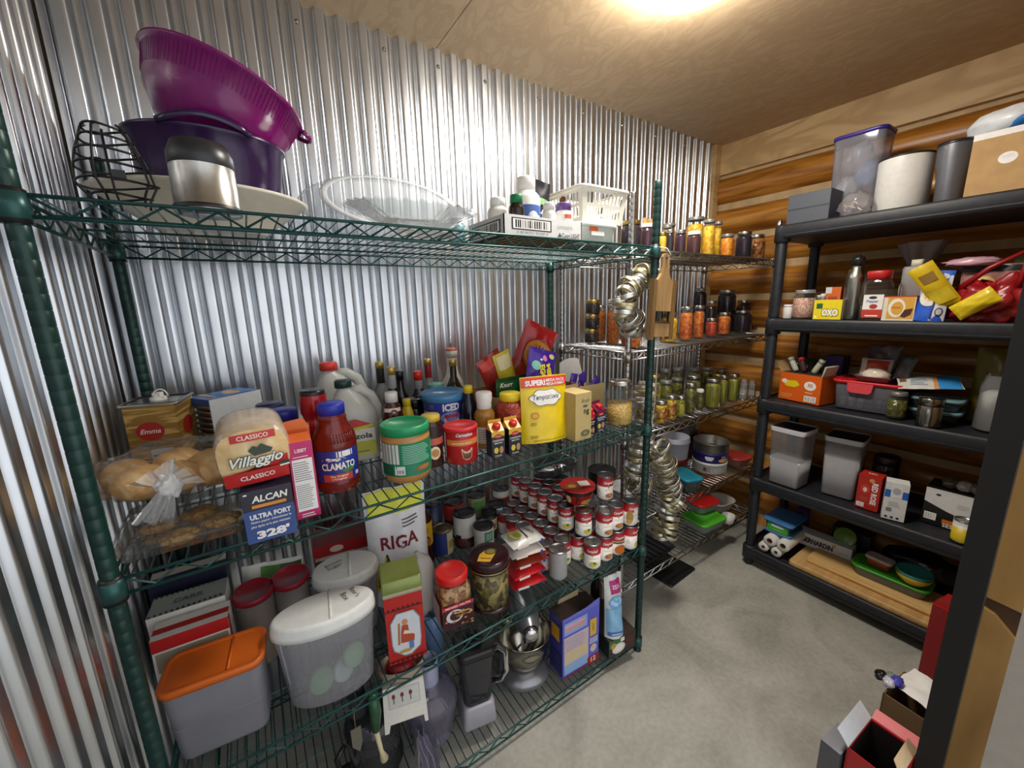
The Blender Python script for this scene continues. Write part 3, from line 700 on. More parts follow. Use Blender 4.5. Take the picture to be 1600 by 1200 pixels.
b = MB(); b.grid(lambda u, v: (lambda p: (p[0]*1.04, p[1]-.006+(.012*v), (p[2]-h/2)*1.04+h/2+.001))(loaf(u, v)), 36, 14, GL('f6efe2', .2, .3, .6), True, True)
b.grid(lambda u, v: (lambda p: (p[0]*v*1.1, -.026-.011*(1-v*v), (p[2]-h/2)*v*1.1+h/2))(loaf(u, 0)), 36, 8, CRUST, True, True); b.build('wrapper', t)
D = Deco(); m = (m_, w, h, 2)
D.rect(m, .03, .01, .97, .27, P('b81c1c', .3)); D.poly(m, [(.06, .26), (.98, .26), (.98, .47), (.8, .42), (.3, .28)], P('b81c1c', .3))
D.rect(m, .2, .84, .85, .98, P('b81c1c', .3)); D.text(m, .52, .91, 'CLASSICO', P('f0d9c8'), w=.45); D.poly(m, [(.42, .66), (.5, .74), (.56, .7), (.62, .76), (.72, .68), (.78, .64), (.74, .57), (.5, .55)], P('2c3a2c'))
D.text(m, .53, .445, 'Villaggio', P('17402c'), w=.78, bold=.06, italic=.35); D.text(m, .53, .445, 'Villaggio', WHITE, w=.76, bold=.02, italic=.35)
D.text(m, .5, .15, 'CLASSICO', WHITE, w=.5); D.rect(m, .84, .27, .99, .33, P('1d3a26')); D.rect(m, .84, .24, .99, .27, WHITE); D.build(t)
# foil box
def alcan(D, F, T, R, L):
    D.rect(F, 0, 0, 1, .62, P('2c4a8a', .35)); D.text(F, .55, .83, 'ALCAN', WHITE, w=.72, h=.13, bold=.03, italic=.15)
    D.rect(F, .18, .66, .86, .72, P('d98a2c')); D.text(F, .52, .5, 'ULTRA FORT', WHITE, w=.82, h=.1, bold=.04); D.text(F, .52, .395, "Notre papier d'aluminium le", WHITE, w=.8, h=.06, bold=.01); D.text(F, .5, .31, 'plus épais et le plus résistant', WHITE, w=.78, h=.06, bold=.01)
    D.text(F, .52, .14, "328'", WHITE, w=.66, h=.16, bold=.05); D.rect(T, .1, .3, .9, .6, P('3a2f55')); D.rect(F, .05, .93, .12, .96, WHITE)
carton('foil_box', "long dark blue foil carton with 328' printed on its end, under the loaf", 'box', (-.012, .905, -.02, .089, .113), Z2+.002, .26, P('17132b', .3), None, None, None, alcan)
# pink and orange cartons
def pink(D, F, T, R, L):
    D.rect(F, .08, .1, .92, .78, P('f0efec')); D.lines(F, .12, .5, .88, .76, 9, P('8b8b90')); D.lines(F, .12, .14, .88, .46, 12, P('9a9aa0')); D.text(F, .5, .89, 'LIBBY', WHITE, w=.5, h=.045); D.lines(F, .2, .02, .8, .08, 2, WHITE); D.lines(F, .15, .805, .85, .83, 1, WHITE)
carton('snack_carton', 'tall narrow pink carton with a white nutrition table beside the clam-juice bottle', 'box', (.062, .955, -.02, .048, .182), Z2+.001, .075, P('c2186a', .35), P('d8682c', .4), P('d8682c', .4), None, pink)
b = MB(); t = thing('snack_carton', 'orange open-topped carton leaning behind the pink carton', 'box', .082, 1.04, Z2, (0, 0, -.1)); b.facebox(.06, .19, .05, P('d2622c', .4), P('e08a4c')); b.build('carton_body', t)
b = MB(); b.prism([(-.03, .19), (.03, .19), (.02, .215), (-.022, .21)], 0, .002, P('d8743a')); b.build('flap', t); D = Deco(); m = mapF(.06, .19); D.rect(m, .3, .8, .7, .95, P('e8b27c')); D.build(t)
# mayonnaise jars, red jar
MAYO = P('e8e0c4', .35)
def mayo(label, x, y, lid):
    t = bottle('mayonnaise_jar', label, x, y, Z2, [(0, 0), (.04, 0), (.043, .005), (.043, .14), (.04, .155), (.034, .165), (.034, .17)], MAYO, capprof(.037, .168, .2), P(lid, .4), cat='jar', deco=lambda D, m: (D.rect(m, -75, .03, 75, .12, P('d8b9a8')), D.rect(m, -60, .05, 60, .09, P('b9402c'))), dr=.043)
mayo('cream jar with a bright blue lid standing behind the bread loaf', .064, 1.235, '2a2f9a')
mayo('cream jar with a dark navy lid, furthest back behind the bread loaf', .005, 1.33, '1b2250')
t = bottle('juice_jar', 'red jar with a dark cap standing behind the clam-juice bottle', .124, 1.185, Z2, [(0, 0), (.036, 0), (.04, .006), (.04, .15), (.034, .17), (.03, .18), (.034, .19), (.034, .235), (.03, .245)], P('a31322', .2), [(.03, .235), (.032, .237), (.031, .252), (.026, .254), (0, .25)], P('1c1416', .3), cat='jar')
# tomato-clam juice
J = P('6e1c14', .15)
def clam(D, m):
    D.rect(m, -62, .035, 66, .118, P('23358f', .35)); D.rect(m, -2, .1, 42, .115, WHITE); D.poly(m, [(-42, .094), (-25, .101), (-5, .098), (12, .1), (22, .094), (0, .09), (-25, .09)], WHITE)
    D.text(m, 2, .077, 'CLAMATO', P('14204f'), w=92, h=.021, bold=.06); D.text(m, 2, .077, 'CLAMATO', WHITE, w=89, h=.019, bold=.03)
    D.poly(m, [(8, .064), (30, .074), (48, .07), (40, .06), (20, .056)], P('3f7a3a')); D.rect(m, -40, .037, 36, .056, P('b5402c')); D.text(m, 0, .05, 'The Original', P('f2e6d8'), w=46, h=.006, bold=.02); D.text(m, 0, .043, "L'Original", P('f2e6d8'), w=36, h=.006, bold=.02); D.rect(m, 46, .042, 58, .052, WHITE)
t = bottle('juice_bottle', 'large red tomato clam juice bottle with a blue cap and blue label', .1515, 1.085, Z2, [(0, .002), (.045, 0), (.053, .006), (.054, .03), (.053, .034), (.053, .12), (.054, .125), (.053, .135), (.05, .15), (.042, .168), (.036, .18), (.034, .19), (.035, .193), (.034, .198), (.03, .202), (.03, .208)], J, [(.029, .204), (.033, .204), (.033, .228), (.03, .232), (0, .232)], P('2530a0', .4), deco=clam, dr=.0535, rot=-.12)
b = MB()
for k in range(9): a = math.radians(-10+k*8); b.tube([(.0535*math.sin(a), -.0535*math.cos(a), .136), (.0475*math.sin(a), -.0475*math.cos(a), .158)], .002, J, 5)
b.build('grip_ribs', t, 'stuff')
# jugs
def jug(label, x, y, r, h, capc, deco, rot, body):
    t = thing('vinegar_jug', label, 'jug', x, y, Z2, rot)
    b = MB(); b.loft([(0, r*1.8, r*1.7, r*.5), (.006, r*1.95, r*1.85, r*.6), (h*.45, r*2, r*1.9, r*.6), (h*.6, r*1.92, r*1.8, r*.7), (h*.72, r*1.55, r*1.45, r*.7, -r*.1, 0), (h*.82, r*1.05, r*.95, r*.45, -r*.22, 0), (h*.88, r*.62, r*.62, r*.3, -r*.3, 0), (h*.93, r*.56, r*.56, r*.28, -r*.32, 0)], body, 6); b.build('jug_body', t)
    b = MB(); b.tube([(-r*.05, 0, h*.86), (r*.35, 0, h*.87), (r*.8, 0, h*.78), (r*1.02, 0, h*.62), (r*.98, 0, h*.48), (r*.8, 0, h*.42)], [r*.2, r*.2, r*.21, r*.22, r*.22, r*.2], body, 10); b.build('handle', t)
    b = MB(); b.lathe([(r*.3, h*.91), (r*.36, h*.91), (r*.36, h*.985), (r*.32, h), (0, h)], P(capc, .4), 22, True, -r*.32, 0); b.build('cap', t)
    if deco:
        D = Deco(); m = (lambda u, v, o: ((u-.5)*r*1.5, -r*.955-o, h*v), r*1.5, h, 0); deco(D, m); D.build(t)
    return t
def maz(D, m):
    D.rect(m, .1, .08, 1, .42, P('e9eae0', .35)); D.rect(m, .1, .08, 1, .26, P('c9cc3a', .35)); D.text(m, .52, .33, 'mazola', P('2a2f2a'), w=.8, h=.07, bold=.03); D.poly(m, [(.1, .42), (.1, .53), (.5, .55), (.95, .46), (.95, .42)], P('c8322c', .35)); D.poly(m, [(.1, .39), (.95, .43), (.95, .47), (.4, .44)], P('d8d43a')); D.rect(m, .3, .12, .8, .14, P('8a8d70'))
JUGW = FR('dadcd6', .82)
jug('translucent oil jug with a dark green cap and yellow label', .268, 1.28, .07, .25, '173a33', maz, -.15, JUGW)
jug('taller translucent jug with a red cap behind the oil jug', .27, 1.445, .082, .29, 'd23a30', None, -.1, JUGW)
# syrup
def leaf(D, m):
    D.rect(m, -60, .13, 60, .168, P('efe6d6', .35)); D.ell(m, 8, .149, 26, .0155, P('7a1d18')); D.poly(m, [(8+17*math.cos(a*PI/8)*(1 if a % 2 else .55), .149+.011*math.sin(a*PI/8)*(1 if a % 2 else .55)) for a in range(16)], WHITE)
bottle('syrup_bottle', 'dark red syrup bottle with a white cap and maple-leaf neck label', .338, 1.19, Z2, [(0, 0), (.032, 0), (.036, .005), (.036, .1), (.034, .125), (.03, .15), (.024, .172), (.017, .182), (.016, .19)], P('4a0f12', .12), capprof(.019, .184, .214), P('eceae6', .4), deco=lambda D, m: leaf(D, (lambda u, v, o: (lambda a, rr: (rr*math.sin(a), -rr*math.cos(a), v))(math.radians(u), .0355-(v-.11)*.17+o), .03*PI/180, 1.0, 1)), dr=.03, rot=-.25)
# peanut butter
def pb(D, m):
    D.rect(m, -78, .027, 95, .118, P('0f7a55', .35)); D.rect(m, -76, .062, -24, .116, P('d6dad4')); D.rect(m, -36, .032, -12, .056, P('d6dad4')); D.bars(m, -34, .034, -14, .048, 9); D.lines(m, -16, .062, 56, .114, 11, P('9fd0b8'), .35)
    D.ell(m, 34, .044, 22, .009, P('8a5a34')); D.ell(m, 34, .046, 16, .005, P('a5754a')); D.rect(m, 62, .05, 90, .11, P('2a9a72')); D.lines(m, -74, .066, -28, .113, 10, P('a5aca6'), .3); D.rect(m, -76, .03, -40, .06, P('0a5a40'))
bottle('peanut_butter_jar', 'big peanut butter jar with a green lid and green label at the shelf front', .3234, 1.0362, Z2, [(0, .003), (.048, 0), (.058, .006), (.065, .022), (.0655, .026), (.0655, .12), (.065, .125), (.062, .132), (.062, .138)], P('b98548', .3), [(.06, .135), (.0665, .135), (.0665, .156), (.064, .159), (.058, .159), (.056, .155), (0, .154)], P('17935c', .35), deco=pb, dr=.0658, rot=-.2, cat='jar', seg=36)
# back row bottles
def wine(label, x, y, h, r, glass, capc, capz, name='sauce_bottle', neck=.013, band=None, metal=.6):
    pr = [(0, 0), (r*.95, 0), (r, .004), (r, h*.5), (r*.96, h*.56), (r*.6, h*.66), (neck, h*.74), (neck*.95, h*.9), (neck, h*.93)]
    t = bottle(name, label, x, y, Z2, pr, glass, [(neck, h*capz), (neck*1.12, h*capz), (neck*1.12, h-.002), (neck, h), (0, h)], P(capc, .35, metal))
    if band: b = MB(); b.lathe([(neck*1.0, h*.7), (neck*1.08, h*.71), (neck*1.06, h*capz)], P(band, .4), 20); b.build('neck_band', t)
    return t
DKG = P('14100d', .12); OLV = P('26260f', .1)
wine('clear bottle with black neck band and gold cap, leftmost of the back row', .385, 1.42, .278, .034, GL('cfd4d2', .04, .25, 1.5), 'b59a52', .92, band='17120f')
wine('dark sauce bottle with gold cap and silver neck collar behind the syrup', .405, 1.35, .27, .033, DKG, 'c2a65c', .9, band='9a9a9c')
wine('black sauce bottle with a black cap in the back row', .44, 1.40, .24, .04, DKG, '101010', .86, neck=.017, metal=0)
wine('dark soy bottle with a bright red cap in the back row', .487, 1.36, .235, .033, DKG, 'd3271f', .86, neck=.014, metal=0, band='8f8f90')
wine('clear bottle with red neck band and gold cap in the back row', .57, 1.42, .266, .032, GL('d8dad6', .04, .2, 1.5), 'bfa052', .92, band='8a1c22')
wine('dark green olive oil bottle with a gold cap in the back row', .632, 1.37, .268, .038, OLV, 'bfa052', .9)
t = wine('white ceramic oil dispenser with a steel pouring spout in the back row', .672, 1.465, .29, .042, P('dcdad0', .3), 'c3bfb2', .9, neck=.022, metal=0)
b = MB(); b.lathe([(.024, .288), (.026, .292), (.02, .297), (.01, .3), (0, .3)], P('a5543c', .4), 18); b.tube([(0, 0, .298), (0, 0, .32), (-.003, 0, .345)], .0035, STEEL, 8); b.build('pour_spout', t)
t = bottle('honey_bottle', 'small yellow squeeze bottle half hidden behind the syrup bottle', .402, 1.245, Z2, [(0, 0), (.022, 0), (.024, .004), (.024, .1), (.018, .13), (.012, .15)], P('d6bb20', .3), capprof(.013, .148, .172), P('d9c22a', .4))
t = bottle('spread_jar', 'black-labelled jar with a black lid beside the blue drink tub', .44, 1.25, Z2, [(0, 0), (.034, 0), (.036, .004), (.036, .115), (.033, .12)], P('16151a', .25), capprof(.036, .118, .15), P('0d0d0e', .3), cat='jar', deco=lambda D, m: (D.rect(m, -60, .05, 60, .1, P('1d1c22')), D.ell(m, 0, .075, 22, .012, P('b9b9bb')), D.ell(m, 2, .075, 16, .008, P('16151a'))), dr=.036)
t = bottle('spread_jar', 'jar with a pale teal lid behind the blue drink tub', .562, 1.40, Z2, [(0, 0), (.036, 0), (.038, .004), (.038, .15), (.035, .155)], P('cfd6d2', .25), capprof(.038, .152, .183), P('6aa79c', .4), cat='jar')
# iced tea tub
def tea(D, m):
    D.rect(m, -70, .015, 80, .15, P('31429c', .35)); D.rect(m, -62, .13, -15, .148, P('5a5f9a')); D.text(m, -36, .139, '32', BLACK, w=12); D.rect(m, -60, .075, -18, .12, P('cfd2d6')); D.lines(m, -56, .08, -24, .115, 6, P('8d9098'))
    D.ell(m, 32, .1, 30, .02, P('7a8fd0')); D.text(m, 34, .135, 'ICED', WHITE, w=50, h=.026, bold=.05); D.text(m, 34, .105, 'good', P('c8202a'), w=42, h=.022, bold=.05); D.text(m, 36, .083, 'host', WHITE, w=48, h=.03, bold=.06); D.text(m, 38, .045, 'TEA', WHITE, w=44, h=.03, bold=.05)
bottle('drink_tub', 'blue iced tea tub with a translucent blue lid standing mid-shelf', .513, 1.265, Z2, [(0, 0), (.058, 0), (.062, .005), (.07, .155), (.07, .16)], P('3a4fae', .35), [(.07, .152), (.076, .154), (.077, .172), (.074, .178), (.068, .178), (.066, .17), (0, .168)], FR('4f92c8', .88), cat='tub', deco=lambda D, m: tea(D, (lambda u, v, o: (lambda a, rr: (rr*math.sin(a), -rr*math.cos(a), v))(math.radians(u), .062+v*.052+o), .068*PI/180, 1.0, 1)), dr=.07, rot=-.62, seg=36)
# gravy jar, cocoa tin
def gr(D, m): D.rect(m, -70, .09, 80, .125, P('2a1612')); D.text(m, -30, .115, 'BH', P('f0e2b8'), w=30, h=.014); D.rect(m, -70, .07, 80, .09, P('c05a48')); D.ell(m, 10, .045, 30, .02, P('e6d8b8')); D.ell(m, 12, .045, 20, .012, P('c08848'))
bottle('gravy_jar', 'brown sauce jar with a yellow lid right of the peanut butter', .43, 1.075, Z2, [(0, 0), (.03, 0), (.032, .004), (.032, .125), (.027, .138), (.025, .142)], P('3a1a12', .15), capprof(.028, .138, .155), P('d9b83a', .4), cat='jar', deco=gr, dr=.032, rot=-.3)
def carn(D, m):
    D.text(m, 5, .093, 'Carnation', WHITE, w=58, bold=.03, italic=.3); D.rect(m, -60, .06, 62, .078, P('d8803a')); D.lines(m, -40, .066, 40, .072, 1, P('f4dcb8')); D.poly(m, [(-8, .05), (32, .05), (28, .022), (18, .015), (6, .015), (-4, .022)], P('caa58a', .3)); D.poly(m, [(-5, .043), (29, .043), (26, .023), (17, .018), (6, .018), (-2, .023)], P('6b3820', .3)); D.rect(m, -75, .02, -66, .1, P('e6ddcf')); D.rect(m, 66, .04, 78, .1, P('d9d2c0'))
bottle('cocoa_tin', 'short red hot-chocolate tin with a red plastic lid', .5009, 1.0592, Z2, [(0, .002), (.048, 0), (.051, .003), (.051, .101), (.05, .103)], P('b5181c', .35), [(.05, .1), (.0535, .1), (.0535, .11), (.051, .1125), (.046, .1125), (.044, .109), (0, .108)], P('d3262a', .4), cat='tin', deco=carn, dr=.0512, rot=-.3, seg=32)
# sauces
bottle('soy_bottle', 'small dark soy sauce bottle with a yellow cap', .59, 1.17, Z2, [(0, 0), (.026, 0), (.029, .005), (.029, .09), (.026, .13), (.017, .165), (.0145, .178)], P('1d1a2a', .15), capprof(.0155, .178, .203), P('e3c62a', .4), rot=-.3)
bottle('dressing_bottle', 'brown salad dressing bottle with a large white cap', .617, 1.112, Z2, [(0, 0), (.028, 0), (.031, .005), (.031, .08), (.035, .1), (.034, .115), (.027, .128), (.021, .135)], P('a2702c', .2), [(.022, .132), (.025, .134), (.024, .15), (.027, .165), (.027, .183), (.024, .187), (0, .187)], P('e6e4de', .4), deco=lambda D, m: (D.rect(m, -60, .02, 40, .075, P('d8d3c8')), D.lines(m, -50, .024, 30, .07, 6, P('9a968c'))), dr=.0312, rot=-.4)
bottle('salsa_jar', 'round red salsa jar with a bright yellow lid', .69, 1.1, Z2, [(0, 0), (.036, 0), (.042, .006), (.044, .06), (.05, .1), (.05, .125), (.044, .142), (.034, .15), (.032, .156)], CH('7e1f14', '9a3018', 'b5482a', 160), capprof(.036, .152, .176), P('e6cc22', .4), cat='jar', seg=32)
bottle('stock_jar', 'low glass jar of green olives half hidden by the yellow pouch', .742, 1.07, Z2, [(0, 0), (.028, 0), (.03, .004), (.03, .085), (.026, .095)], CH('5a6428', '6f7a34', '8a8f4a', 120), capprof(.028, .093, .11), P('c9c7be', .4), cat='jar')
# broth cartons
def conc(label, pos, d, yellow, cols=('1d1a22', 'd9a72c')):
    x, y, rot, w, h = pos; t = thing('broth_carton', label, 'carton', x, y, Z2, rot)
    b = MB(); b.facebox(w, h*.72, d, P(cols[0], .35)); top = P(cols[1], .35); z0, z1 = h*.72, h*.9
    V = [(-w/2, 0, z0), (w/2, 0, z0), (w/2, d, z0), (-w/2, d, z0), (-w/2, d*.62, z1), (w/2, d*.62, z1)]
    b.add(V, [(0, 1, 5, 4), (2, 3, 4, 5), (1, 2, 5), (3, 0, 4)], top); b.box(-w/2, w/2, d*.6, d*.64, z1-.004, z1+.01, top); b.build('carton_body', t)
    b = MB(); b.lathe([(.0115, 0), (.0125, .001), (.0125, .012), (.011, .014), (0, .014)], RED, 18); b.xf(Matrix.Translation((0, d*.28, z0+(z1-z0)*.35)) @ Matrix.Rotation(.25, 4, 'X')); b.build('cap', t)
    D = Deco(); m = mapF(w, h); D.rect(m, 0, .58, 1, .72, top); D.ell(m, .5, .585, .3, .06, P('b5181c')); D.text(m, .5, .585, 'Campbell', WHITE, w=.42, bold=.01, italic=.3); D.text(m, .5, .47, 'CONCENTRATED', WHITE, w=.86, h=.045); D.text(m, .5, .4, 'BROTH', WHITE, w=.6, h=.04)
    D.ell(m, .32, .2, .17, .085, P('d9c24a')); D.ell(m, .72, .2, .16, .1, P('b98a5a')); D.lines(m, .2, .03, .8, .09, 2, P('c9c7be')); D.build(t); return t
conc('left one of the two yellow-topped broth cartons with red caps', (.6, 1.0, -.12, .044, .117), .044, 1)
conc('right one of the two yellow-topped broth cartons with red caps', (.6565, .99, -.02, .046, .119), .046, 1)
conc('red-topped small broth carton beside the tan gift box', (.9635, .965, 0, .034, .112), .045, 0, ('2a1c22', 'b51c22'))
conc('purple-topped small broth carton with a red cap beside the grain jar', (1.03, .985, .1, .05, .112), .045, 0, ('27354a', '6a1f3c'))
# pouches
def stand_pouch(label, x, y, z, rot, w, h, th, m0, deco, name='food_pouch', mode='stand', seed=1, wr=.004, back=None, top=1.0, cat='pouch'):
    t = thing(name, label, cat, x, y, z, rot); m = pouch(t, w, h, th, m0, back, mode, wr, seed, top)
    if deco: D = Deco(); deco(D, m); D.build(t)
    return t
def knr(D, m): D.rect(m, .02, .95, .98, .99, P('143a20', .35)); D.text(m, .3, .885, 'Knorr', WHITE, w=.42, bold=.02, italic=.3); D.rect(m, .05, .1, .95, .55, P('b5622c')); D.ell(m, .5, .3, .3, .15, P('c98a4a'))
stand_pouch('green soup pouch behind the salsa jar with white Knorr lettering', .745, 1.18, Z2, (.05, 0, .1), .14, .21, .04, P('1f5a30', .3), knr, seed=2)
def tmp(D, m):
    D.rect(m, .01, .84, .99, .985, P('d8402c', .3)); D.text(m, .3, .905, 'SUPER!', WHITE, w=.42, h=.085, bold=.05); D.text(m, .74, .93, 'MEGA PACK', WHITE, w=.42, h=.045); D.text(m, .74, .875, 'MEGA-FORMAT', WHITE, w=.42, h=.045)
    cl = [(.5+.33*math.cos(2*PI*i/60)*(1+.07*math.cos(12*PI*i/60)), .68+.115*math.sin(2*PI*i/60)*(1+.1*math.cos(12*PI*i/60))) for i in range(60)]
    D.poly(m, [(.5+(a-.5)*1.04, .68+(b_-.68)*1.06) for a, b_ in cl], P('2a2a2c')); D.poly(m, cl, P('eceae6', .35)); D.text(m, .5, .68, 'Temptations', P('18181a'), w=.56, h=.1, bold=.0, italic=.25)
    D.ell(m, .24, .42, .08, .05, P('a8661c')); D.ell(m, .24, .42, .065, .038, P('d9a52c')); D.lines(m, .14, .08, .3, .13, 3, P('8a7a1c')); D.lines(m, .15, .27, .28, .32, 3, P('8a7a1c')); D.rect(m, .2, .03, .9, .05, P('b59a14'))
stand_pouch('large yellow cat-treat pouch with a red top band at the shelf front', .808, 1.02, Z2, (-.06, .02, -.14), .178, .222, .06, P('e2c313', .28), tmp, seed=3)
# tan carton and candy box with bags
TAN = P('c2ac72', .6)
carton('gift_box', 'tan carton with dark script lettering right of the yellow pouch', 'box', (.9115, .962, 0, .073, .166), Z2, .09, TAN, None, None, None, lambda D, F, T, R, L: (D.text(F, .62, .84, 'fruit', P('5a5a3a'), w=.5, bold=0, italic=.3), D.text(F, .68, .58, 'ng', P('2a2a22'), w=.34), D.ell(F, .6, .72, .16, .025, P('4a5a7a')), D.ell(F, .62, .14, .3, .07, P('6b6a5a')), D.text(F, .62, .14, 'EO', TAN, w=.2)))
t = thing('candy_box', 'open kraft box stuffed with candy bags behind the yellow pouch', 'box', .87, 1.14, Z2, 0)
w, h, d = .38, .15, .2
for nm, a in (('box_front', (-w/2, w/2, 0, .003)), ('box_back', (-w/2, w/2, d-.003, d))): b = MB(); b.box(a[0], a[1], a[2], a[3], 0, h, KRAFT); b.build(nm, t)
for sx in (-1, 1): b = MB(); b.box(sx*w/2-.0015, sx*w/2+.0015, 0, d, 0, h, KRAFT); b.build('box_side', t)
b = MB(); b.box(-w/2, w/2, 0, d, 0, .003, KRAFT); b.build('box_base', t)
RG = P('b01c20', .22)
stand_pouch('upper red foil candy bag leaning on the steel wall', .88, 1.3, Z2+.12, (.1, .42, 0), .17, .28, .07, RG, lambda D, m: (D.rect(m, .1, .1, .9, .4, P('c0521c', .3)), D.ell(m, .5, .55, .25, .08, P('d8702c'))), mode='pillow', seed=5, wr=.012)
stand_pouch('lower red and brown candy bag leaning left in the kraft box', .775, 1.25, Z2+.09, (.05, -.45, .1), .11, .22, .05, P('9a2a22', .25), lambda D, m: (D.rect(m, .1, .05, .9, .55, P('6b2c18', .3)), D.rect(m, .05, .8, .95, .95, P('d0413a'))), mode='pillow', seed=6, wr=.008)
t = thing('candy_tub', 'round clear tub with an orange fan pattern behind the purple bag', 'tub', .895, 1.215, Z2+.255, (math.radians(68), 0, .1))
b = MB(); b.lathe([(0, -.03), (.05, -.03), (.062, 0), (.066, .002), (.066, .008), (.06, .008), (.056, .004), (0, .003)], P('d98a1c', .3), 32); b.build('tub_body', t)
b = MB(); b.lathe([(.0665, -.004), (.07, .004), (.07, .01), (.062, .011), (0, .011)], CLEAR, 32); b.build('lid', t)
D = Deco(); m = mapD(.056, .0035)
for k in range(7): a = math.radians(20+k*23); D.poly(m, [(.15*math.cos(a), .15*math.sin(a)), (.85*math.cos(a-.07), .85*math.sin(a-.07)), (.85*math.cos(a+.07), .85*math.sin(a+.07))], P('4a2a10'))
D.build(t)
stand_pouch('yellow foil candy bag behind the purple egg bag', .79, 1.18, Z2+.1, (0, -.3, .1), .08, .205, .03, P('cdb82c', .3), lambda D, m: D.rect(m, .1, .7, .9, .95, P('e2d6a0')), mode='pillow', seed=8)
def mini(D, m):
    D.text(m, .66, .56, 'MINI', P('e6d22c'), w=.5, h=.13, bold=.06, rot=-1.2); D.text(m, .44, .52, 'EGGS', P('e6d22c'), w=.5, h=.13, bold=.06, rot=-1.2)
    D.ell(m, .2, .66, .13, .09, P('7fc0b5')); D.ell(m, .45, .82, .09, .06, P('d583b5')); D.ell(m, .75, .88, .1, .05, P('d9d07a')); D.ell(m, .33, .78, .03, .02, WHITE)
stand_pouch('purple candy egg bag with yellow letters on top of the box', .835, 1.115, Z2+.12, (-.1, .28, .05), .135, .19, .05, P('3f1f96', .25), mini, mode='pillow', seed=9, wr=.007)
t = thing('paper_bag', 'grey-white paper bag standing open at the right of the candy box', 'bag', 1.09, 1.2, Z2, (0, 0, -.05))
GP = P('bdbcb6', .6); b = MB()
b.grid(lambda u, v: (-.1+.2*u, .06+.006*math.sin(u*8), (.2+.03*math.sin(u*2.5+.4)-.08*max(0, u-.7)/.3)*v), 14, 6, GP, False); b.grid(lambda u, v: (.1, .06-.12*u, (.12-.03*u)*v), 6, 4, GP, False); b.grid(lambda u, v: (-.1+.2*u, -.06, .13*v), 8, 4, P('b9a26c', .6), False)
b.build('bag_wall', t)
for k, (bx, bz, ry) in enumerate(((-.03, .09, .5), (.01, .1, -.3), (.04, .085, .7), (-.06, .1, .2))):
    o_ = stand_pouch(['small purple wrapped candy at the left of the paper bag', 'small purple wrapped candy standing up in the paper bag', 'small purple wrapped candy at the right of the paper bag', 'small purple wrapped candy nearest the yellow pouch'][k], 1.09+bx-.02, 1.17, Z2+bz, (.1, ry, .1), .04, .085, .018, P('3d2180', .25), lambda D, m: D.rect(m, .3, .1, .7, .5, P('d9c86a')), 'wrapped_candy', 'pillow', 11+k, .002, cat='candy')
# grain jar
jar('large mason jar one third full of grain at the right end of the shelf', 1.1537, 1.0079, Z2, .0485, .172, CH('b98d3a', 'd2a850', 'e6c878', 260), .5, LID_SILVER, name='grain_jar')

# ================================================================== green unit, third shelf
Z3 = GC
# cracker cartons at the left
def crk(D, F, T, R, L):
    D.rect(T, 0, .3, 1, .62, P('b5181c')); D.rect(T, .0, .62, 1, 1, P('e4e1d8')); D.rect(F, 0, .86, 1, 1, P('b5181c')); D.rect(F, .03, .62, .97, .84, P('9a927c')); D.text(F, .5, .73, 'Carnes', P('3a342a'), w=.4, italic=.3); D.rect(F, .5, .55, .95, .7, P('e9e6df')); D.lines(F, .55, .57, .9, .68, 4, P('9a9a98')); D.ell(F, .25, .52, .14, .06, P('2a3f8a')); D.rect(R, 0, .55, .25, 1, P('b5181c')); D.text(R, .6, .8, 'STIM', P('8a1c22'), w=.36, rot=PI/2)
carton('cracker_carton', 'white and red cracker carton behind the orange-lidded container', 'box', (-.212, 1.12, -.05, .15, .235), Z3, .065, P('e2dfd6', .5), None, None, None, crk)
def dsh(D, F, T, R, L):
    D.rect(T, .02, .05, .98, .95, P('9aa19a'))
    for k in range(14): D.rect(T, .02+k*.07, .0, .05+k*.07, .1, BLACK); D.rect(T, .02+k*.07, .9, .05+k*.07, 1, BLACK)
    D.text(T, .5, .45, 'CARR', P('5a605a'), w=.4); D.text(R, .5, .72, 'STIM', P('8a1c22'), w=.5, rot=PI/2)
carton('cracker_carton', 'grey-topped carton with black dashes behind the red cracker carton', 'box', (-.2, 1.2, -.05, .16, .245), Z3, .085, P('dedbd2', .5), P('9aa19a', .5), None, None, dsh)
carton('cracker_carton', 'dark navy carton at the very back behind the dashed carton', 'box', (-.21, 1.32, 0, .17, .262), Z3, .07, P('1d2138', .4), P('c9c4b4', .5), None, None, lambda D, F, T, R, L: D.rect(T, 0, 0, 1, .5, P('1d2138')))
# orange-lidded container
t = thing('storage_container', 'frosted plastic container with an orange lid at the front left', 'container', -.163, 1.032, Z3, -.1)
FRO = FR('bdbdc6', .4, .35); b = MB(); b.loft([(.002, .165, .09, .022), (.01, .172, .096, .024), (.188, .188, .112, .026)], FRO, 5, True, False); b.loft([(.09, .181, .105, .026), (.0915, .1825, .1065, .026), (.093, .1812, .1052, .026)], FRO, 5, False, False); b.build('container_body', t)
OR = FR('d9681c', .93, .35); b = MB(); b.loft([(.184, .198, .124, .03), (.196, .2, .126, .03), (.2, .196, .122, .03), (.2, .18, .106, .022), (.1965, .176, .102, .02)], OR, 5); b.build('lid', t)
b = MB(); b.tube([(.03, -.05, .199), (.03, .05, .199)], .003, OR, 6); b.build('lid_ridge', t)
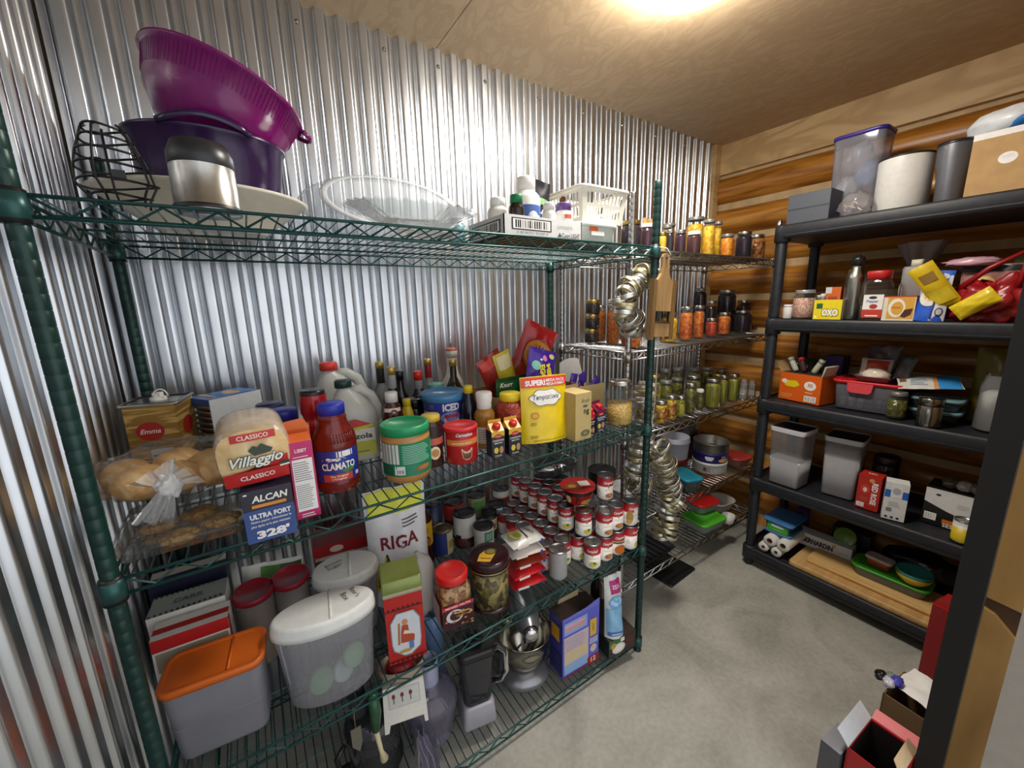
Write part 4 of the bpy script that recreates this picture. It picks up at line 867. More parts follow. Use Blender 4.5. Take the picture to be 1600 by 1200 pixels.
# red-lidded canisters
for lab, x, cont in (('left one of the two slim canisters with dark red lids', -.084, 'a48f62'), ('right one of the two slim canisters with dark red lids', .014, 'b8b4a6')):
    t = thing('canister', lab, 'canister', x, 1.222, Z3, 0)
    b = MB(); b.lathe([(0, .002), (.04, 0), (.043, .005), (.047, .205)], GL('e4e0dc', .15, .2, 1.2), 28, True, 0, 0, 1, 1.1); b.build('canister_body', t)
    b = MB(); b.lathe([(0, .004), (.04, .004), (.0435, .15), (0, .15)], P(cont, .7), 24, True, 0, 0, 1, 1.1); b.build('contents', t)
    b = MB(); b.lathe([(.047, .2), (.051, .201), (.051, .214), (.049, .217), (.045, .217), (.044, .214), (0, .214)], P('8a1426', .4), 28, True, 0, 0, 1, 1.1); b.build('lid', t)
# oval containers with white lids
def oval(label, x, y, rot, a, bb, h, marks, inside):
    t = thing('storage_container', label, 'container', x, y, Z3, rot)
    b = MB(); b.lathe([(0, .002), (a*.78, 0), (a*.82, .006), (a*.93, h*.72), (a*.95, h*.74), (a*.96, h*.86)], GL('e4e4ea', .15, .22, 1.3), 44, True, 0, 0, 1, bb/a); b.build('container_body', t)
    b = MB(); b.lathe([(a*.94, h*.84), (a, h*.84), (a, h*.9), (a*.985, h*.92), (a*.985, h*.96), (a*.95, h*.99), (a*.9, h), (0, h)], P('e4e6e2', .4), 44, True, 0, 0, 1, bb/a); lid = b.build('lid', t)
    b = MB(); b.tube([(a*.12, -bb*.88, h+.001), (a*.12, bb*.88, h+.001)], .0035, P('e9ebe7', .4), 6); b.build('hinge', t)
    D = Deco(); m = (lambda u, v, o: (u*a, v*bb, h+o), a, bb, 0); marks(D, m); D.build(t)
    for i, (px, py, pz, c) in enumerate(inside):
        b = MB(); b.lathe([(0, 0), (.028, .0), (.03, .004), (.03, .012), (.026, .016), (0, .016)], P(c, .5), 20); o = b.build('stored_lid', t); o.location = (px, py, pz); o.rotation_euler = (1.15, .3*i, .4)
    return t
oval('big white-lidded oval container marked in black pen at the shelf front', .0675, 1.0, -.12, .122, .062, .245, lambda D, m: (D.text(m, .62, .25, "Beer's", BLACK, w=.36, bold=0, rot=-1.25), D.text(m, .42, .15, 'Box', BLACK, w=.26, bold=0, rot=-1.25)), ((-.03, -.015, .05, '7fae82'), (.05, -.01, .085, '7fae82'), (.02, .015, .03, 'b5c2b8')))
oval('white-lidded oval container at the back, marked in black pen', .152, 1.18, -.15, .095, .072, .22, lambda D, m: (D.text(m, -.35, .3, 'Brown', BLACK, w=.5, bold=0, rot=.4), D.text(m, -.3, .02, 'Sugar', BLACK, w=.45, bold=0, rot=.4)), ())
# flour bag, red carton, rice bag
stand_pouch('white and green paper flour bag behind the red-lidded canisters', -.06, 1.36, Z3, (0, .1, -.1), .165, .2, .1, P('dcdcd4', .4), lambda D, m: (D.rect(m, .3, .3, .62, .95, P('4f8a3a')), D.rect(m, .62, .3, .98, .95, P('2c5a2c')), D.bars(m, .5, .36, .68, .5, 7)), 'flour_bag', seed=21, wr=.01, cat='bag')
carton('biscuit_carton', 'red biscuit carton with a barcode behind the back oval container', 'box', (.172, 1.35, -.12, .18, .2), Z3, .12, P('a8161c', .35), P('7a1418', .35), None, None, lambda D, F, T, R, L: (D.rect(F, .02, .5, .7, .8, P('c9b59a')), D.rect(F, .1, .55, .95, .78, P('e2d8cc')), D.bars(F, .66, .12, .95, .45, 12), D.ell(F, .4, .9, .12, .06, P('d8c9b8')), D.rect(F, .0, .52, .2, .74, P('6b3420'))))
def ric(D, m):
    D.text(m, .5, .56, 'RIGA', P('7a1d2c'), w=.62, h=.12, bold=.02); D.lines(m, .55, .68, .85, .76, 3, P('55555c')); D.poly(m, [(.02, .1), (.3, .08), (.36, .3), (.28, .46), (.02, .48)], P('17140f')); D.poly(m, [(.05, .12), (.28, .1), (.33, .3), (.26, .44), (.05, .46)], P('d2bb1c')); D.rect(m, .05, .8, .95, .99, P('d9dc3a'))
stand_pouch('tall white rice bag with a yellow top standing mid-shelf', .33, 1.2, Z3, (.0, 0, -.1), .2, .4, .13, P('dddde0', .35), ric, 'rice_bag', seed=22, wr=.014, cat='bag')
blob(thing('sugar_bag', 'clear plastic bag of white sugar behind the red picture tin', 'bag', .375, 1.1, Z3), 'bag_film', .075, .05, .125, FR('e2e0da', .5, .25), .12, 3, 31)
# picture tin with generic seated figure
def pict(D, F, T, R, L):
    D.rect(F, 0, .78, 1, .8, P('5a0f10')); D.rect(F, 0, .035, 1, .06, P('5a0f10'))
    for k in range(7): D.rect(F, .06+k*.13, .8, .12+k*.13, .825, P('3a0a0c')); D.rect(F, .06+k*.13, .015, .12+k*.13, .04, P('3a0a0c'))
    oc = [(.14, .2), (.42, .09), (.6, .09), (.86, .18), (.9, .3), (.9, .62), (.74, .75), (.28, .75), (.1, .62), (.1, .3)]
    D.poly(F, oc, P('8a8d92')); D.poly(F, [(.5+(a-.5)*.93, .42+(b_-.42)*.95) for a, b_ in oc], P('cfd3da', .4))
    D.poly(F, [(.26, .28), (.32, .28), (.36, .6), (.3, .6)], P('a8703a')); D.poly(F, [(.34, .3), (.7, .28), (.72, .38), (.58, .42), (.56, .55), (.4, .56), (.36, .45)], P('b0482c')); D.ell(F, .48, .6, .08, .045, P('c98a62')); D.rect(F, .55, .18, .68, .3, P('5a78b5')); D.ell(F, .45, .17, .18, .025, P('b9923a')); D.poly(F, [(.42, .43), (.66, .4), (.68, .44), (.46, .48)], P('e2d8c2'))
t = carton('biscuit_tin', 'tall red tin with a painted panel and an olive green lid', 'tin', (.2565, .962, -.2, .102, .215), Z3, .09, P('b5201c', .3), None, None, None, pict, None, 'tin_body')
b = MB(); b.loft([(.213, .106, .094, .004, 0, .045), (.224, .106, .094, .004, 0, .045, P('b8b39a', .35)), (.227, .106, .094, .004, 0, .045), (.258, .106, .094, .005, 0, .045), (.261, .1, .088, .005, 0, .045)], P('7f8a4c', .3, .3), 3); b.build('lid', t)
# nut jar
def nut(D, m):
    D.rect(m, 0, .04, 1, .64, P('3f1424', .35)); D.rect(m, 0, .56, 1, .66, P('c8283c')); D.text(m, .5, .61, 'MIXED NUTS', WHITE, w=.8, h=.05); D.ell(m, .38, .36, .27, .17, P('d9d4d8')); D.ell(m, .42, .36, .2, .12, P('3f1424')); D.rect(m, .45, .4, .85, .44, P('c9a04a')); D.rect(m, .42, .32, .8, .36, P('8a6a2c'))
    rn = random.Random(5)
    for k in range(16): D.ell(m, rn.uniform(.08, .95), rn.uniform(.06, .5), .05, .025, P(rn.choice(('b98a52', 'd2ab72', '8a5a2c'))), 10)
t = thing('nut_jar', 'square clear jar of mixed nuts with a red lid', 'jar', .43, 1.03, Z3, -.12)
NUT = CH('6b3a1c', '8f5a30', 'c09560', 75); b = MB(); b.loft([(.002, .096, .096, .018), (.006, .102, .102, .02), (.13, .102, .102, .02), (.143, .092, .092, .035), (.15, .08, .08, .04)], CLEAR, 5, True, False); b.build('jar_body', t)
b = MB(); b.loft([(.005, .095, .095, .018), (.128, .097, .097, .02), (.14, .085, .085, .03)], NUT, 5); b.build('contents', t)
b = MB(); b.lathe([(.04, .148), (.05, .148), (.051, .151), (.051, .17), (.048, .174), (.04, .174), (.038, .171), (0, .171)], P('cf2320', .4), 32); b.build('lid', t)
D = Deco(); m = (lambda u, v, o: ((u-.5)*.1, -.0515-o, .004+.13*v), .1, .13, 0); nut(D, m); D.rect((lambda u, v, o: (-.0515-o, .05-.1*u, .13*v), .1, .13, 0), .1, .1, .9, .7, P('c9c4cc')); D.build(t)
# brown-lidded candy canister
t = thing('candy_canister', 'tall clear canister of wrapped sweets with a dark brown lid', 'canister', .5626, 1.0234, Z3, -.3)
WR = CH('4a3a14', '75682c', 'a8985a', 55, .3); b = MB(); b.lathe([(0, .012), (.063, .012), (.064, .145)], CLEAR, 36); b.build('canister_body', t)
b = MB(); b.lathe([(0, .014), (.061, .014), (.062, .14), (0, .14)], WR, 36); b.build('contents', t)
b = MB(); b.lathe([(0, 0), (.066, 0), (.068, .004), (.066, .013), (.063, .014)], P('2c0f10', .25), 36); b.build('base', t)
b = MB(); b.lathe([(.064, .143), (.068, .143), (.068, .172), (.066, .178), (.06, .18), (.03, .181), (0, .181)], P('2c0f14', .22), 36); b.lathe([(.0685, .147), (.069, .149), (.0685, .151)], P('b9a878', .3, .8), 36); b.build('lid', t)
D = Deco(); m = mapD(.06, .1805); D.poly(m, [(-.75, -.5), (-.1, -.75), (.35, -.1), (.2, .3), (-.15, .3), (-.5, .05)], P('d6a52c', .35)); D.ell(m, .12, .12, .33, .28, P('4a4a20', .3)); D.ell(m, .12, .12, .24, .2, P('7f7a3a', .3)); D.text(m, -.25, -.38, 'caramel', P('3a2408'), w=.55, rot=-.35); D.build(t)
# noodle packets
stk = [('bottom red noodle packet of the stack beside the sweets canister', 'c41c24', 'd8d2cc'), ('second noodle packet from the bottom, plain bright red', 'c81f28', 'c81f28'), ('middle brown and red noodle packet in the stack', '8a2c1c', 'c8302c'), ('white and orange noodle packet second from the top of the stack', 'd9d0c8', 'c0602c'), ('topmost white noodle packet with a green bowl picture', 'd9d6d0', 'c9c4bc')]
for k, (lab, c, e) in enumerate(stk):
    t = thing('noodle_packet', lab, 'noodle packet', .708+(.005*((k*7) % 3-1)), .985+.002*k, Z3+.0005+k*.0385, (0, 0, -.12+.05*((k*5) % 3-1)), 'noodle packets')
    b = MB(); b.grid(lambda u, v: ((u-.5)*.128, .0+.1*v, .019+.018*(math.sin(PI*min(1, max(0, (u-.06)/.88)))**.35)*(math.sin(PI*v)**.3)), 16, 8, P(c, .25)); b.grid(lambda u, v: ((.5-u)*.128, .1*v, .019-.018*(math.sin(PI*min(1, max(0, (u-.06)/.88)))**.35)*(math.sin(PI*v)**.3)), 16, 8, P(e, .25)); b.build('packet_body', t)
    D = Deco(); m = (lambda u, v, o: ((u-.5)*.11, .008+.084*v, .038+o), .11, .084, 0)
    if k == 4: D.ell(m, .22, .5, .2, .35, P('a8a04a')); D.ell(m, .24, .42, .12, .2, P('6f7f2c')); D.ell(m, .3, .86, .16, .1, P('c8283c')); D.text(m, .72, .55, 'ICHIBAN', P('3a3a40'), w=.5, h=.16, rot=-1.2); D.rect(m, .48, .05, .52, .9, P('3a2a2a'))
    mf = (lambda u, v, o: ((u-.5)*.12, -.001-o, .004+.03*v), .12, .03, 0)
    D.rect(mf, .1, .35, .45, .65, P('e6d8cc')); D.ell(mf, .9, .5, .05, .25, P('2a3a8a')); D.build(t)
# plain silver can
can('silver_can', 'plain unlabelled silver can standing in front of the soup cans', 'can', .832, .992, Z3, .034, .11, [(0, 1, '9fa0a0')], lidm=P('b5b5b5', .25, 1))
b = None
# ---------------- soup cans
SOUP_R, SOUP_H = .0328, .1005
SRED, SWHT = 'a01622', 'e3e0d8'
def soupart(food):
    def f(D, m):
        D.text(m, 0, .74, 'Campbell', WHITE, w=74, h=.14, bold=.03, italic=.4); D.ell(m, 0, .585, 7, .045, P('b8923a'))
        if food == 'bean': D.ell(m, 8, .2, 34, .12, P('c9c2b2')); D.ell(m, 8, .22, 30, .095, P('b0622c')); D.ell(m, 14, .24, 16, .05, P('c98a4a'))
        elif food == 'lemon': D.ell(m, 8, .22, 30, .11, P('c9c24a')); D.ell(m, 14, .27, 10, .05, P('5a6a2c'))
        elif food == 'orange': D.ell(m, 4, .25, 42, .2, P('c96a1c')); D.rect(m, -50, .5, 50, .58, P('4a6a2c'))
        elif food == 'mix': D.ell(m, -30, .4, 26, .28, P('a8863c')); D.ell(m, -34, .2, 20, .1, P('c9984a')); D.rect(m, 0, .12, 60, .7, P('e3e0d8'))
        D.lines(m, -84, .3, -52, .48, 4, P('a5a29a')); D.rect(m, -30, .45, 40, .465, P('9a978f'))
    return f
SOUP = {}
def soup(label, x, y, lvl, rot, food=None, group=None):
    if food is None:
        key = 'plain'
    else: key = food
    if key not in SOUP:
        t = can('soup_can', label, 'soup can', x, y, Z3+lvl*SOUP_H, SOUP_R, SOUP_H, [(0, .6, SWHT), (.6, 1, SRED)], rot, soupart(food) if food else None, group, P('8d8d8f', .3, 1.0)); SOUP[key] = t; return t
    t = copy_tree(SOUP[key]); t.location = (x, y, Z3+lvl*SOUP_H); t.rotation_euler = (0, 0, rot); t['label'] = label
    if group: t['group'] = group
    elif 'group' in t: del t['group']
    return t
GRP = 'soup cans packed in rows'
# lower layer: columns of cans going back to the wall
ordw = ['front', 'second', 'third', 'fourth', 'fifth', 'sixth', 'seventh', 'eighth']
low = {.826: (1.063, 1.137, 1.205, 1.273, 1.341), .896: (1.042, 1.11, 1.178, 1.246, 1.314, 1.382), .964: (1.032, 1.1, 1.168, 1.236, 1.304, 1.372, 1.44), 1.031: (1.038, 1.106, 1.174, 1.242, 1.31, 1.378, 1.446), 1.098: (1.038, 1.106, 1.174, 1.242, 1.31, 1.378), 1.166: (1.034, 1.102, 1.17, 1.238, 1.306)}
cn = {.826: 'leftmost column', .896: 'second column', .964: 'third column', 1.031: 'fourth column', 1.098: 'fifth column', 1.166: 'rightmost column'}
for x, ys in low.items():
    for i, y in enumerate(ys): soup('bottom-layer soup can, %s from the shelf front in the %s' % (ordw[i], cn[x]), x, y, 0, random.uniform(-.6, .2), ('lemon', 'bean')[i % 2] if i < 2 else None, GRP)
soup('lone soup can standing forward of the stacked rows at the shelf edge', .974, .962, 0, -.75, 'lemon', GRP)
up = {.956: (1.091, 1.159, 1.227, 1.295, 1.363, 1.431), 1.03: (1.15, 1.218, 1.286, 1.354), 1.1: (1.16, 1.228, 1.296, 1.364)}
un = {.956: 'left column', 1.03: 'middle column', 1.1: 'right column'}
for x, ys in up.items():
    for i, y in enumerate(ys): soup('upper-layer soup can, %s from the front in the %s' % (ordw[i], un[x]), x, y, 1, -.75 if x < 1 else random.uniform(-.5, .1), 'lemon' if i == 0 else ('bean' if x < 1 else None), GRP)
for lab, x, y, f_, r_ in (('upper soup can at the front with a yellow soup picture', .985, 1.022, 'lemon', -.35), ('upper soup can at the front with an orange bean picture', 1.046, .972, 'bean', -.35), ('upper soup can second from the green corner post', 1.114, .98, 'bean', -.35), ('upper soup can with a mixed vegetable picture next to the green corner post', 1.186, .968, 'mix', -.3)):
    soup(lab, x, y, 1, r_, f_, GRP)
for lab, x, y, f_, r_ in (('lower soup can under the bean-picture can at the front', 1.046, .968, 'bean', -.35), ('lower soup can with an orange soup picture, second from the corner post', 1.113, .968, 'orange', -.35), ('lower soup can next to the green corner post', 1.182, .962, 'lemon', .2), ('lower soup can under the yellow-picture can at the front', .984, 1.028-.002, 'lemon', -.2)):
    if lab.startswith('lower soup can under the yellow'): continue
    soup(lab, x, y, 0, r_, f_, GRP)
soup('single soup can on the third level beside the red noodle bowl', 1.119, 1.04, 2, -.35, 'bean', GRP)
# noodle bowl
t = thing('noodle_bowl', 'red instant noodle bowl standing on top of the soup cans', 'noodle bowl', 1.012, 1.085, Z3+2*SOUP_H, -.4)
b = MB(); b.lathe([(0, .001), (.042, 0), (.046, .004), (.066, .062), (.07, .064), (.07, .068), (.066, .068)], P('b5201c', .3), 36); b.build('bowl_body', t)
b = MB(); b.lathe([(.07, .0685), (.05, .07), (0, .07)], P('b01e1a', .3), 36); b.build('lid', t)
D = Deco(); m = mapC(.0475, .058, .004, .0665); D.rect(m, -80, .72, 80, 1, P('17110f')); D.text(m, -18, .42, 'F', BLACK, w=14, h=.5); D.ell(m, 22, .22, 28, .2, P('b98a3a')); D.ell(m, -58, .4, 12, .3, P('d8c89a')); D.ell(m, 60, .5, 12, .3, P('d8d0c0'))
m = mapD(.07, .0705); D.ell(m, -.35, -.25, .5, .45, P('8a4a1c')); D.ell(m, -.4, -.2, .25, .2, P('c98a3a')); D.rect(m, .05, -.3, .65, .3, P('ddd8c8')); D.rect(m, -.9, -.55, .9, -.48, P('17110f')); D.build(t)
# other cans and bottles left of the soup
def lab2(*recs):
    def f(D, m):
        for r_ in recs: D.rect(m, *r_[:4], P(r_[4], .4))
    return f
can('food_can', 'short can with a blue label and bronze lid behind the red nut-jar lid', 'can', .545, 1.372, Z3, .042, .105, [(0, 1, '2a3a80')], -.3, lab2((20, .05, 80, .95, 'c9c4a8'), (30, .3, 70, .6, 'b59a2c')), lidm=P('8a7a58', .35, 1))
can('food_can', 'white-labelled can with a green square right behind the brown-lidded canister', 'can', .688, 1.285, Z3, .0415, .112, [(0, 1, 'e2e1de')], -.3, lab2((-8, .5, 48, .88, '3f8a68'), (-2, .56, 42, .82, '8abfa0')), lidm=P('46474a', .3, 1))
can('food_can', 'tall white can with a spotted label behind the green-square can', 'can', .648, 1.375, Z3, .048, .14, [(0, .3, '5a2c22'), (.3, 1, 'd9d7d2')], -.3, lab2((-60, .28, -30, .42, '3a1f1a'), (0, .2, 40, .3, '3a1f1a')), lidm=P('3f4042', .3, 1))
can('food_can', 'small brown and cream can beside the stack of tuna tins', 'can', .757, 1.36, Z3, .034, .115, [(0, .3, '3a2a1c'), (.3, .8, 'cdb48c'), (.8, 1, '1d1a18')], -.3, lab2((-10, .4, 40, .6, '8a5a2c')), lidm=P('2f2f30', .3, 1))
for k in range(3):
    can('tuna_can', ['bottom tuna tin in the stack of three', 'middle tuna tin in the stack of three', 'top tuna tin with a black plastic lid in the stack of three'][k], 'can', .825-.002*k, 1.405, Z3+k*.037, .042, .037, [(0, 1, 'd5d8d8')], -.3, lab2((-20, .2, 30, .8, ['3f8a9a', '4a6fb0', 'c9ccd0'][k]), (30, .2, 70, .85, ['9ab84a', '8abf3a', '2a3a70'][k])), 'stacked tuna tins', P('1a1a1c' if k == 2 else '55565a', .3, .3 if k == 2 else 1))
can('food_can', 'green-labelled can upside down behind the tall white can', 'can', .752, 1.462, Z3+.05, .042, .105, [(0, 1, '86936f')], -.2, lab2((-30, .4, 30, .8, '5a8a4a'),), lidm=P('4a4b4c', .3, 1))
can('food_can', 'wide tomato-red can behind the blue can', 'can', .648, 1.475, Z3, .046, .15, [(0, .35, 'c9b86a'), (.35, .5, '2a2320'), (.5, 1, 'b52c28')], -.2, lidm=P('3a3a3c', .3, 1))
can('food_can', 'tall tan and navy can between the sauce bottle and the red can', 'can', .565, 1.48, Z3, .038, .17, [(0, .4, '8a5a2c'), (.4, 1, '24304f')], -.2, lab2((-70, .1, -35, .9, 'd2cfc8'),), lidm=P('4a4b4c', .3, 1))
can('food_can', 'red and white soup can upright at the far back by the wall', 'can', .905, 1.5, Z3, .04, .125, [(0, .5, 'c07a3a'), (.5, .72, 'b52a2c'), (.72, 1, 'dad6ce')], -.2, lidm=P('55565a', .3, 1))
def bbq(D, m): D.rect(m, -70, .08, 80, .175, P('d2a51c')); D.text(m, 10, .145, "BULL'S", P('7a1d14'), w=50, h=.016); D.ell(m, 10, .1, 34, .024, P('3a140c')); D.ell(m, 10, .1, 28, .019, P('b5622c'))
bottle('barbecue_bottle', 'brown barbecue sauce bottle with a yellow label behind the rice bag', .495, 1.36, Z3, [(0, 0), (.034, 0), (.037, .004), (.037, .18), (.03, .205), (.016, .22)], P('3a160c', .2), capprof(.018, .218, .24), P('b5301c', .4), deco=bbq, dr=.037, rot=-.3)
# dark plastic tray behind the cans
t = thing('plastic_tray', 'smoky clear plastic tray resting at the back right above the soup cans', 'tray', 1.12, 1.36, Z3+2*SOUP_H, .05)
tub(t, [(0, .16, .1, .02), (.004, .17, .11, .022), (.045, .19, .13, .026), (.048, .2, .14, .026)], GL('6b6a6e', .05, .35, 1.6), 'tray_body')

# ================================================================== green unit, bottom shelf
Z4 = GD
SMOKE = GL('5a5a60', .04, .45, 2.0); PURP = GL('c8c4d8', .05, .16, 2.0)
# food processor with dark dome
t = thing('food_processor', 'food processor with a smoky dark domed lid at the front left', 'food processor', .175, 1.1, Z4, 0)
b = MB(); b.lathe([(0, .0), (.09, 0), (.095, .006), (.09, .03), (.085, .05)], P('1c1c20', .35), 32); b.build('motor_base', t)
b = MB(); b.lathe([(.08, .05), (.088, .052), (.092, .14), (.096, .15)], SMOKE, 36); b.build('bowl', t)
b = MB(); b.lathe([(.096, .15), (.097, .158), (.092, .178), (.075, .2), (.05, .212), (0, .216)], GL('3a3a40', .03, .6, 2.2), 36); b.build('domed_lid', t)
b = MB(); b.lathe([(.03, .2), (.032, .28), (.034, .285), (.03, .285), (.028, .2)], SMOKE, 22, True, -.04, .01); b.build('feed_tube', t)
b = MB(); b.tube([(-.095, -.02, .06), (-.125, -.03, .075), (-.13, -.03, .12), (-.1, -.02, .145)], .009, P('1c1c20', .35), 8); b.build('handle', t)
# white slicer hanging below the shelf
t = thing('kitchen_scale', 'white plastic kitchen scale with a dial window under the red tin', 'scale', .235, .985, Z4+.2, (-.2, 0, -.25))
WP = P('d6d4cc', .4); b = MB(); b.prism([(-.062, 0), (-.05, 0), (-.045, .022), (.05, .022), (.052, .0), (.062, 0), (.058, .13), (-.058, .13)], 0, .05, WP); b.build('scale_body', t)
D = Deco(); m = (lambda u, v, o: (-.05+.1*u, -o, .065+.06*v), .1, .06, 0); D.rect(m, .05, .02, .95, .95, P('b5b4b0')); D.rect(m, .08, .06, .92, .9, P('c6c5c0'))
for k in range(3): D.ell(m, .2+.24*k, .6, .05, .12, P('7a1d1c')); D.rect(m, .185+.24*k, .25, .215+.24*k, .55, P('55555a'))
D.build(t)
b = MB(); b.lathe([(0, .135), (.05, .135), (.064, .15), (.068, .172), (.065, .172), (.058, .152), (0, .142)], P('a8927c', .4), 30, True, 0, .04, 1, .8); b.build('pan', t)
b = MB(); b.lathe([(0, .146), (.04, .15), (.045, .17), (.03, .185), (0, .188)], P('a51c22', .35), 24, True, 0, .04); b.build('red_cup', t)
# second processor, lavender
t = thing('food_processor', 'clear food processor bowl with a lavender pusher beside the blender', 'food processor', .355, 1.07, Z4, 0)
b = MB(); b.lathe([(0, .002), (.075, 0), (.085, .01), (.1, .12), (.102, .14)], PURP, 36); b.build('bowl', t)
b = MB(); b.lathe([(.102, .14), (.104, .146), (.095, .165), (.065, .195), (.04, .205), (.038, .215)], PURP, 36); b.build('domed_lid', t)
b = MB(); b.lathe([(.037, .205), (.038, .3), (.034, .3), (.03, .22)], P('9a9cb8', .35), 26); b.build('pusher', t)
b = MB(); b.lathe([(0, .2), (.008, .198), (.01, .175), (.006, .17), (.009, .15), (.0, .148)], P('b9b2c4', .35), 14, True, -.03, -.05); b.build('spindle', t)
# drawstring bag
t = thing('plastic_bag', 'thin lavender plastic bag hanging in front of the clear processor bowl', 'bag', .285, .985, Z4, .1)
b = MB(); b.grid(lambda u, v: (.06*(u-.5)*(1-.55*v)+.01*math.sin(v*5), -.012+.018*math.sin(u*16+v*2)*(1-.6*v), .17*v), 26, 10, GL('b8b4cc', .2, .4, 1.5)); b.grid(lambda u, v: (.06*(.5-u)*(1-.55*v), .02+.014*math.sin(u*13), .17*v), 22, 8, GL('b8b4cc', .2, .4, 1.5)); b.build('bag_film', t)
# blender
t = thing('blender', 'blender with a smoky square jug and black lid on the bottom shelf', 'blender', .495, 1.045, Z4, -.2)
b = MB(); b.loft([(0, .118, .11, .014), (.004, .12, .112, .016), (.075, .11, .104, .016), (.085, .1, .095, .02)], P('a9a7b0', .35, .2), 5); b.build('motor_base', t)
b = MB(); b.loft([(.068, .09, .085, .02), (.1, .1, .095, .02), (.27, .118, .112, .022), (.275, .12, .114, .022)], GL('45454c', .03, .5, 2.2), 5, True, False); b.build('jug', t)
b = MB(); b.loft([(.272, .126, .12, .022), (.29, .128, .122, .022), (.3, .12, .114, .022)], P('131315', .35), 5); b.lathe([(.03, .3), (.032, .315), (.03, .318), (.022, .318), (.02, .31), (0, .31)], P('1b1b1e', .3), 22); b.build('lid', t)
b = MB(); b.tube([(.056, -.01, .255), (.085, -.02, .262), (.105, -.025, .24), (.108, -.025, .16), (.09, -.02, .125), (.056, -.01, .12)], .011, GL('3a3a40', .03, .6, 2.0), 10); b.build('handle', t)
# stand mixer
t = thing('stand_mixer', 'silver stand mixer with a steel bowl on the bottom shelf', 'mixer', .715, 1.09, Z4, -.35)
SIL = P('8d8e92', .28, .7); b = MB()
b.loft([(0, .19, .2, .085, 0, -.01), (.01, .2, .21, .09, 0, -.01), (.028, .19, .2, .085, 0, -.01), (.045, .14, .16, .07, 0, .0), (.05, .1, .12, .05, 0, .01)], SIL, 8); b.build('base', t)
b = MB(); b.loft([(.03, .09, .07, .03, 0, .1), (.12, .075, .07, .03, 0, .115), (.24, .085, .08, .035, 0, .11)], SIL, 6); b.build('column', t)
b = MB()
def head(u, v):
    a = 2*PI*u; yy = -.14+.3*v; k = math.sin(PI*min(1, max(.0, v*.9+.06)))**.45; return (.058*k*math.cos(a), yy, .29+.055*k*math.sin(a))
b.grid(head, 26, 18, SIL, True, True); b.build('motor_head', t)
b = MB(); b.lathe([(0, .02), (.022, .02), (.024, .01), (.026, 0)], P('d0d0d2', .2, 1), 22); b.xf(Matrix.Translation((.0, -.138, .287)) @ Matrix.Rotation(PI/2, 4, 'X')); b.build('hub_cap', t)
b = MB(); b.lathe([(0, .014), (.012, .014), (.014, 0)], P('2a2a2c', .3), 16); b.xf(Matrix.Translation((.055, -.06, .285)) @ Matrix.Rotation(PI/2, 4, 'Y')); b.build('speed_knob', t)
b = MB(); b.lathe([(0, .052), (.045, .05), (.05, .056), (.085, .1), (.1, .16), (.103, .2), (.106, .203), (.103, .204), (.099, .198), (.096, .16), (.08, .105), (0, .06)], P('b2aea2', .15, 1), 40, True, 0, -.03); b.build('steel_bowl', t)
b = MB(); b.tube([(0, -.05, .24), (0, -.05, .16)], .006, SIL, 8)
for a in (-1, 1): b.tube([(0, -.05, .17), (a*.03, -.05, .14), (a*.035, -.05, .1), (0, -.05, .075)], .004, SIL, 6)
b.build('beater', t)
D = Deco(); D.text((lambda u, v, o: (-.03+.06*u, -.06-.045*abs(1-u)*0-.068, .252+.02*v), .06, .02, 0), .5, .5, 'Kitchen', P('2a2a2c'), w=.8); D.build(t)
# cereal-bar carton, milk powder, coconut carton
def krs(D, F, T, R, L):
    D.rect(F, .04, .06, .7, .7, P('cdb9c4')); D.lines(F, .06, .45, .68, .68, 10, P('a898a8')); D.rect(F, .06, .24, .68, .44, P('d2bd98')); D.rect(F, .04, .05, .68, .22, P('8fb2dc')); D.rect(F, .04, .74, .66, .95, P('8fa6e0')); D.rect(F, .06, .86, .6, .91, P('d8a5b8')); D.rect(F, .06, .8, .6, .845, P('d89a8a')); D.rect(F, .74, .5, .92, .8, P('d9b03a')); D.text(F, .83, .65, 'TREATS', P('5a3a14'), w=.2, rot=PI/2); D.rect(F, .68, .0, 1, .13, P('a81f22')); D.text(F, .84, .07, '12', WHITE, w=.14); D.ell(F, .84, .27, .09, .07, P('cfc0b0'))
    for k in range(5): D.rect(F, .74+.045*k, .36, .762+.045*k, .47, WHITE)
    D.rect(F, 0, 0, 1, .02, P('a81f22')); D.rect(L, .2, .6, .8, .85, P('c9962c')); D.rect(L, .1, .1, .9, .4, P('2a2c6a'))
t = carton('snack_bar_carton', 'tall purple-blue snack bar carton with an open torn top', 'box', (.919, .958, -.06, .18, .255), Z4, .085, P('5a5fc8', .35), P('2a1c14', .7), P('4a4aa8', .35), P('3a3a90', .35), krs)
b = MB(); b.prism([(-.09, .255), (.09, .255), (.09, .283), (.02, .268), (-.06, .262), (-.09, .262)], 0, .002, P('6a6fd0', .35)); b.build('flap', t)
b = MB(); b.prism([(-.05, .255), (.05, .255), (.055, .285), (-.045, .272)], .083, .085, P('b9a27c', .6)); b.build('flap', t)
def mlk(D, m): D.rect(m, .02, .06, .98, .5, P('86b8dc')); D.ell(m, .5, .58, .4, .1, P('6aa0d2')); D.ell(m, .5, .6, .32, .07, P('9ac4e2')); D.rect(m, .05, .05, .95, .12, P('3f6fb5')); D.lines(m, .2, .07, .8, .1, 1, WHITE); D.rect(m, .25, .72, .85, .92, P('b52a7c')); D.text(m, .55, .82, '25%', WHITE, w=.4)
t = stand_pouch('blue and white bag of baking mix with a pink sticker on the coconut carton', 1.086, .948, Z4+.083, (-.05, 0, -.15), .085, .265, .075, P('d4d6d4', .35), mlk, 'baking_bag', seed=41, wr=.01, cat='bag')
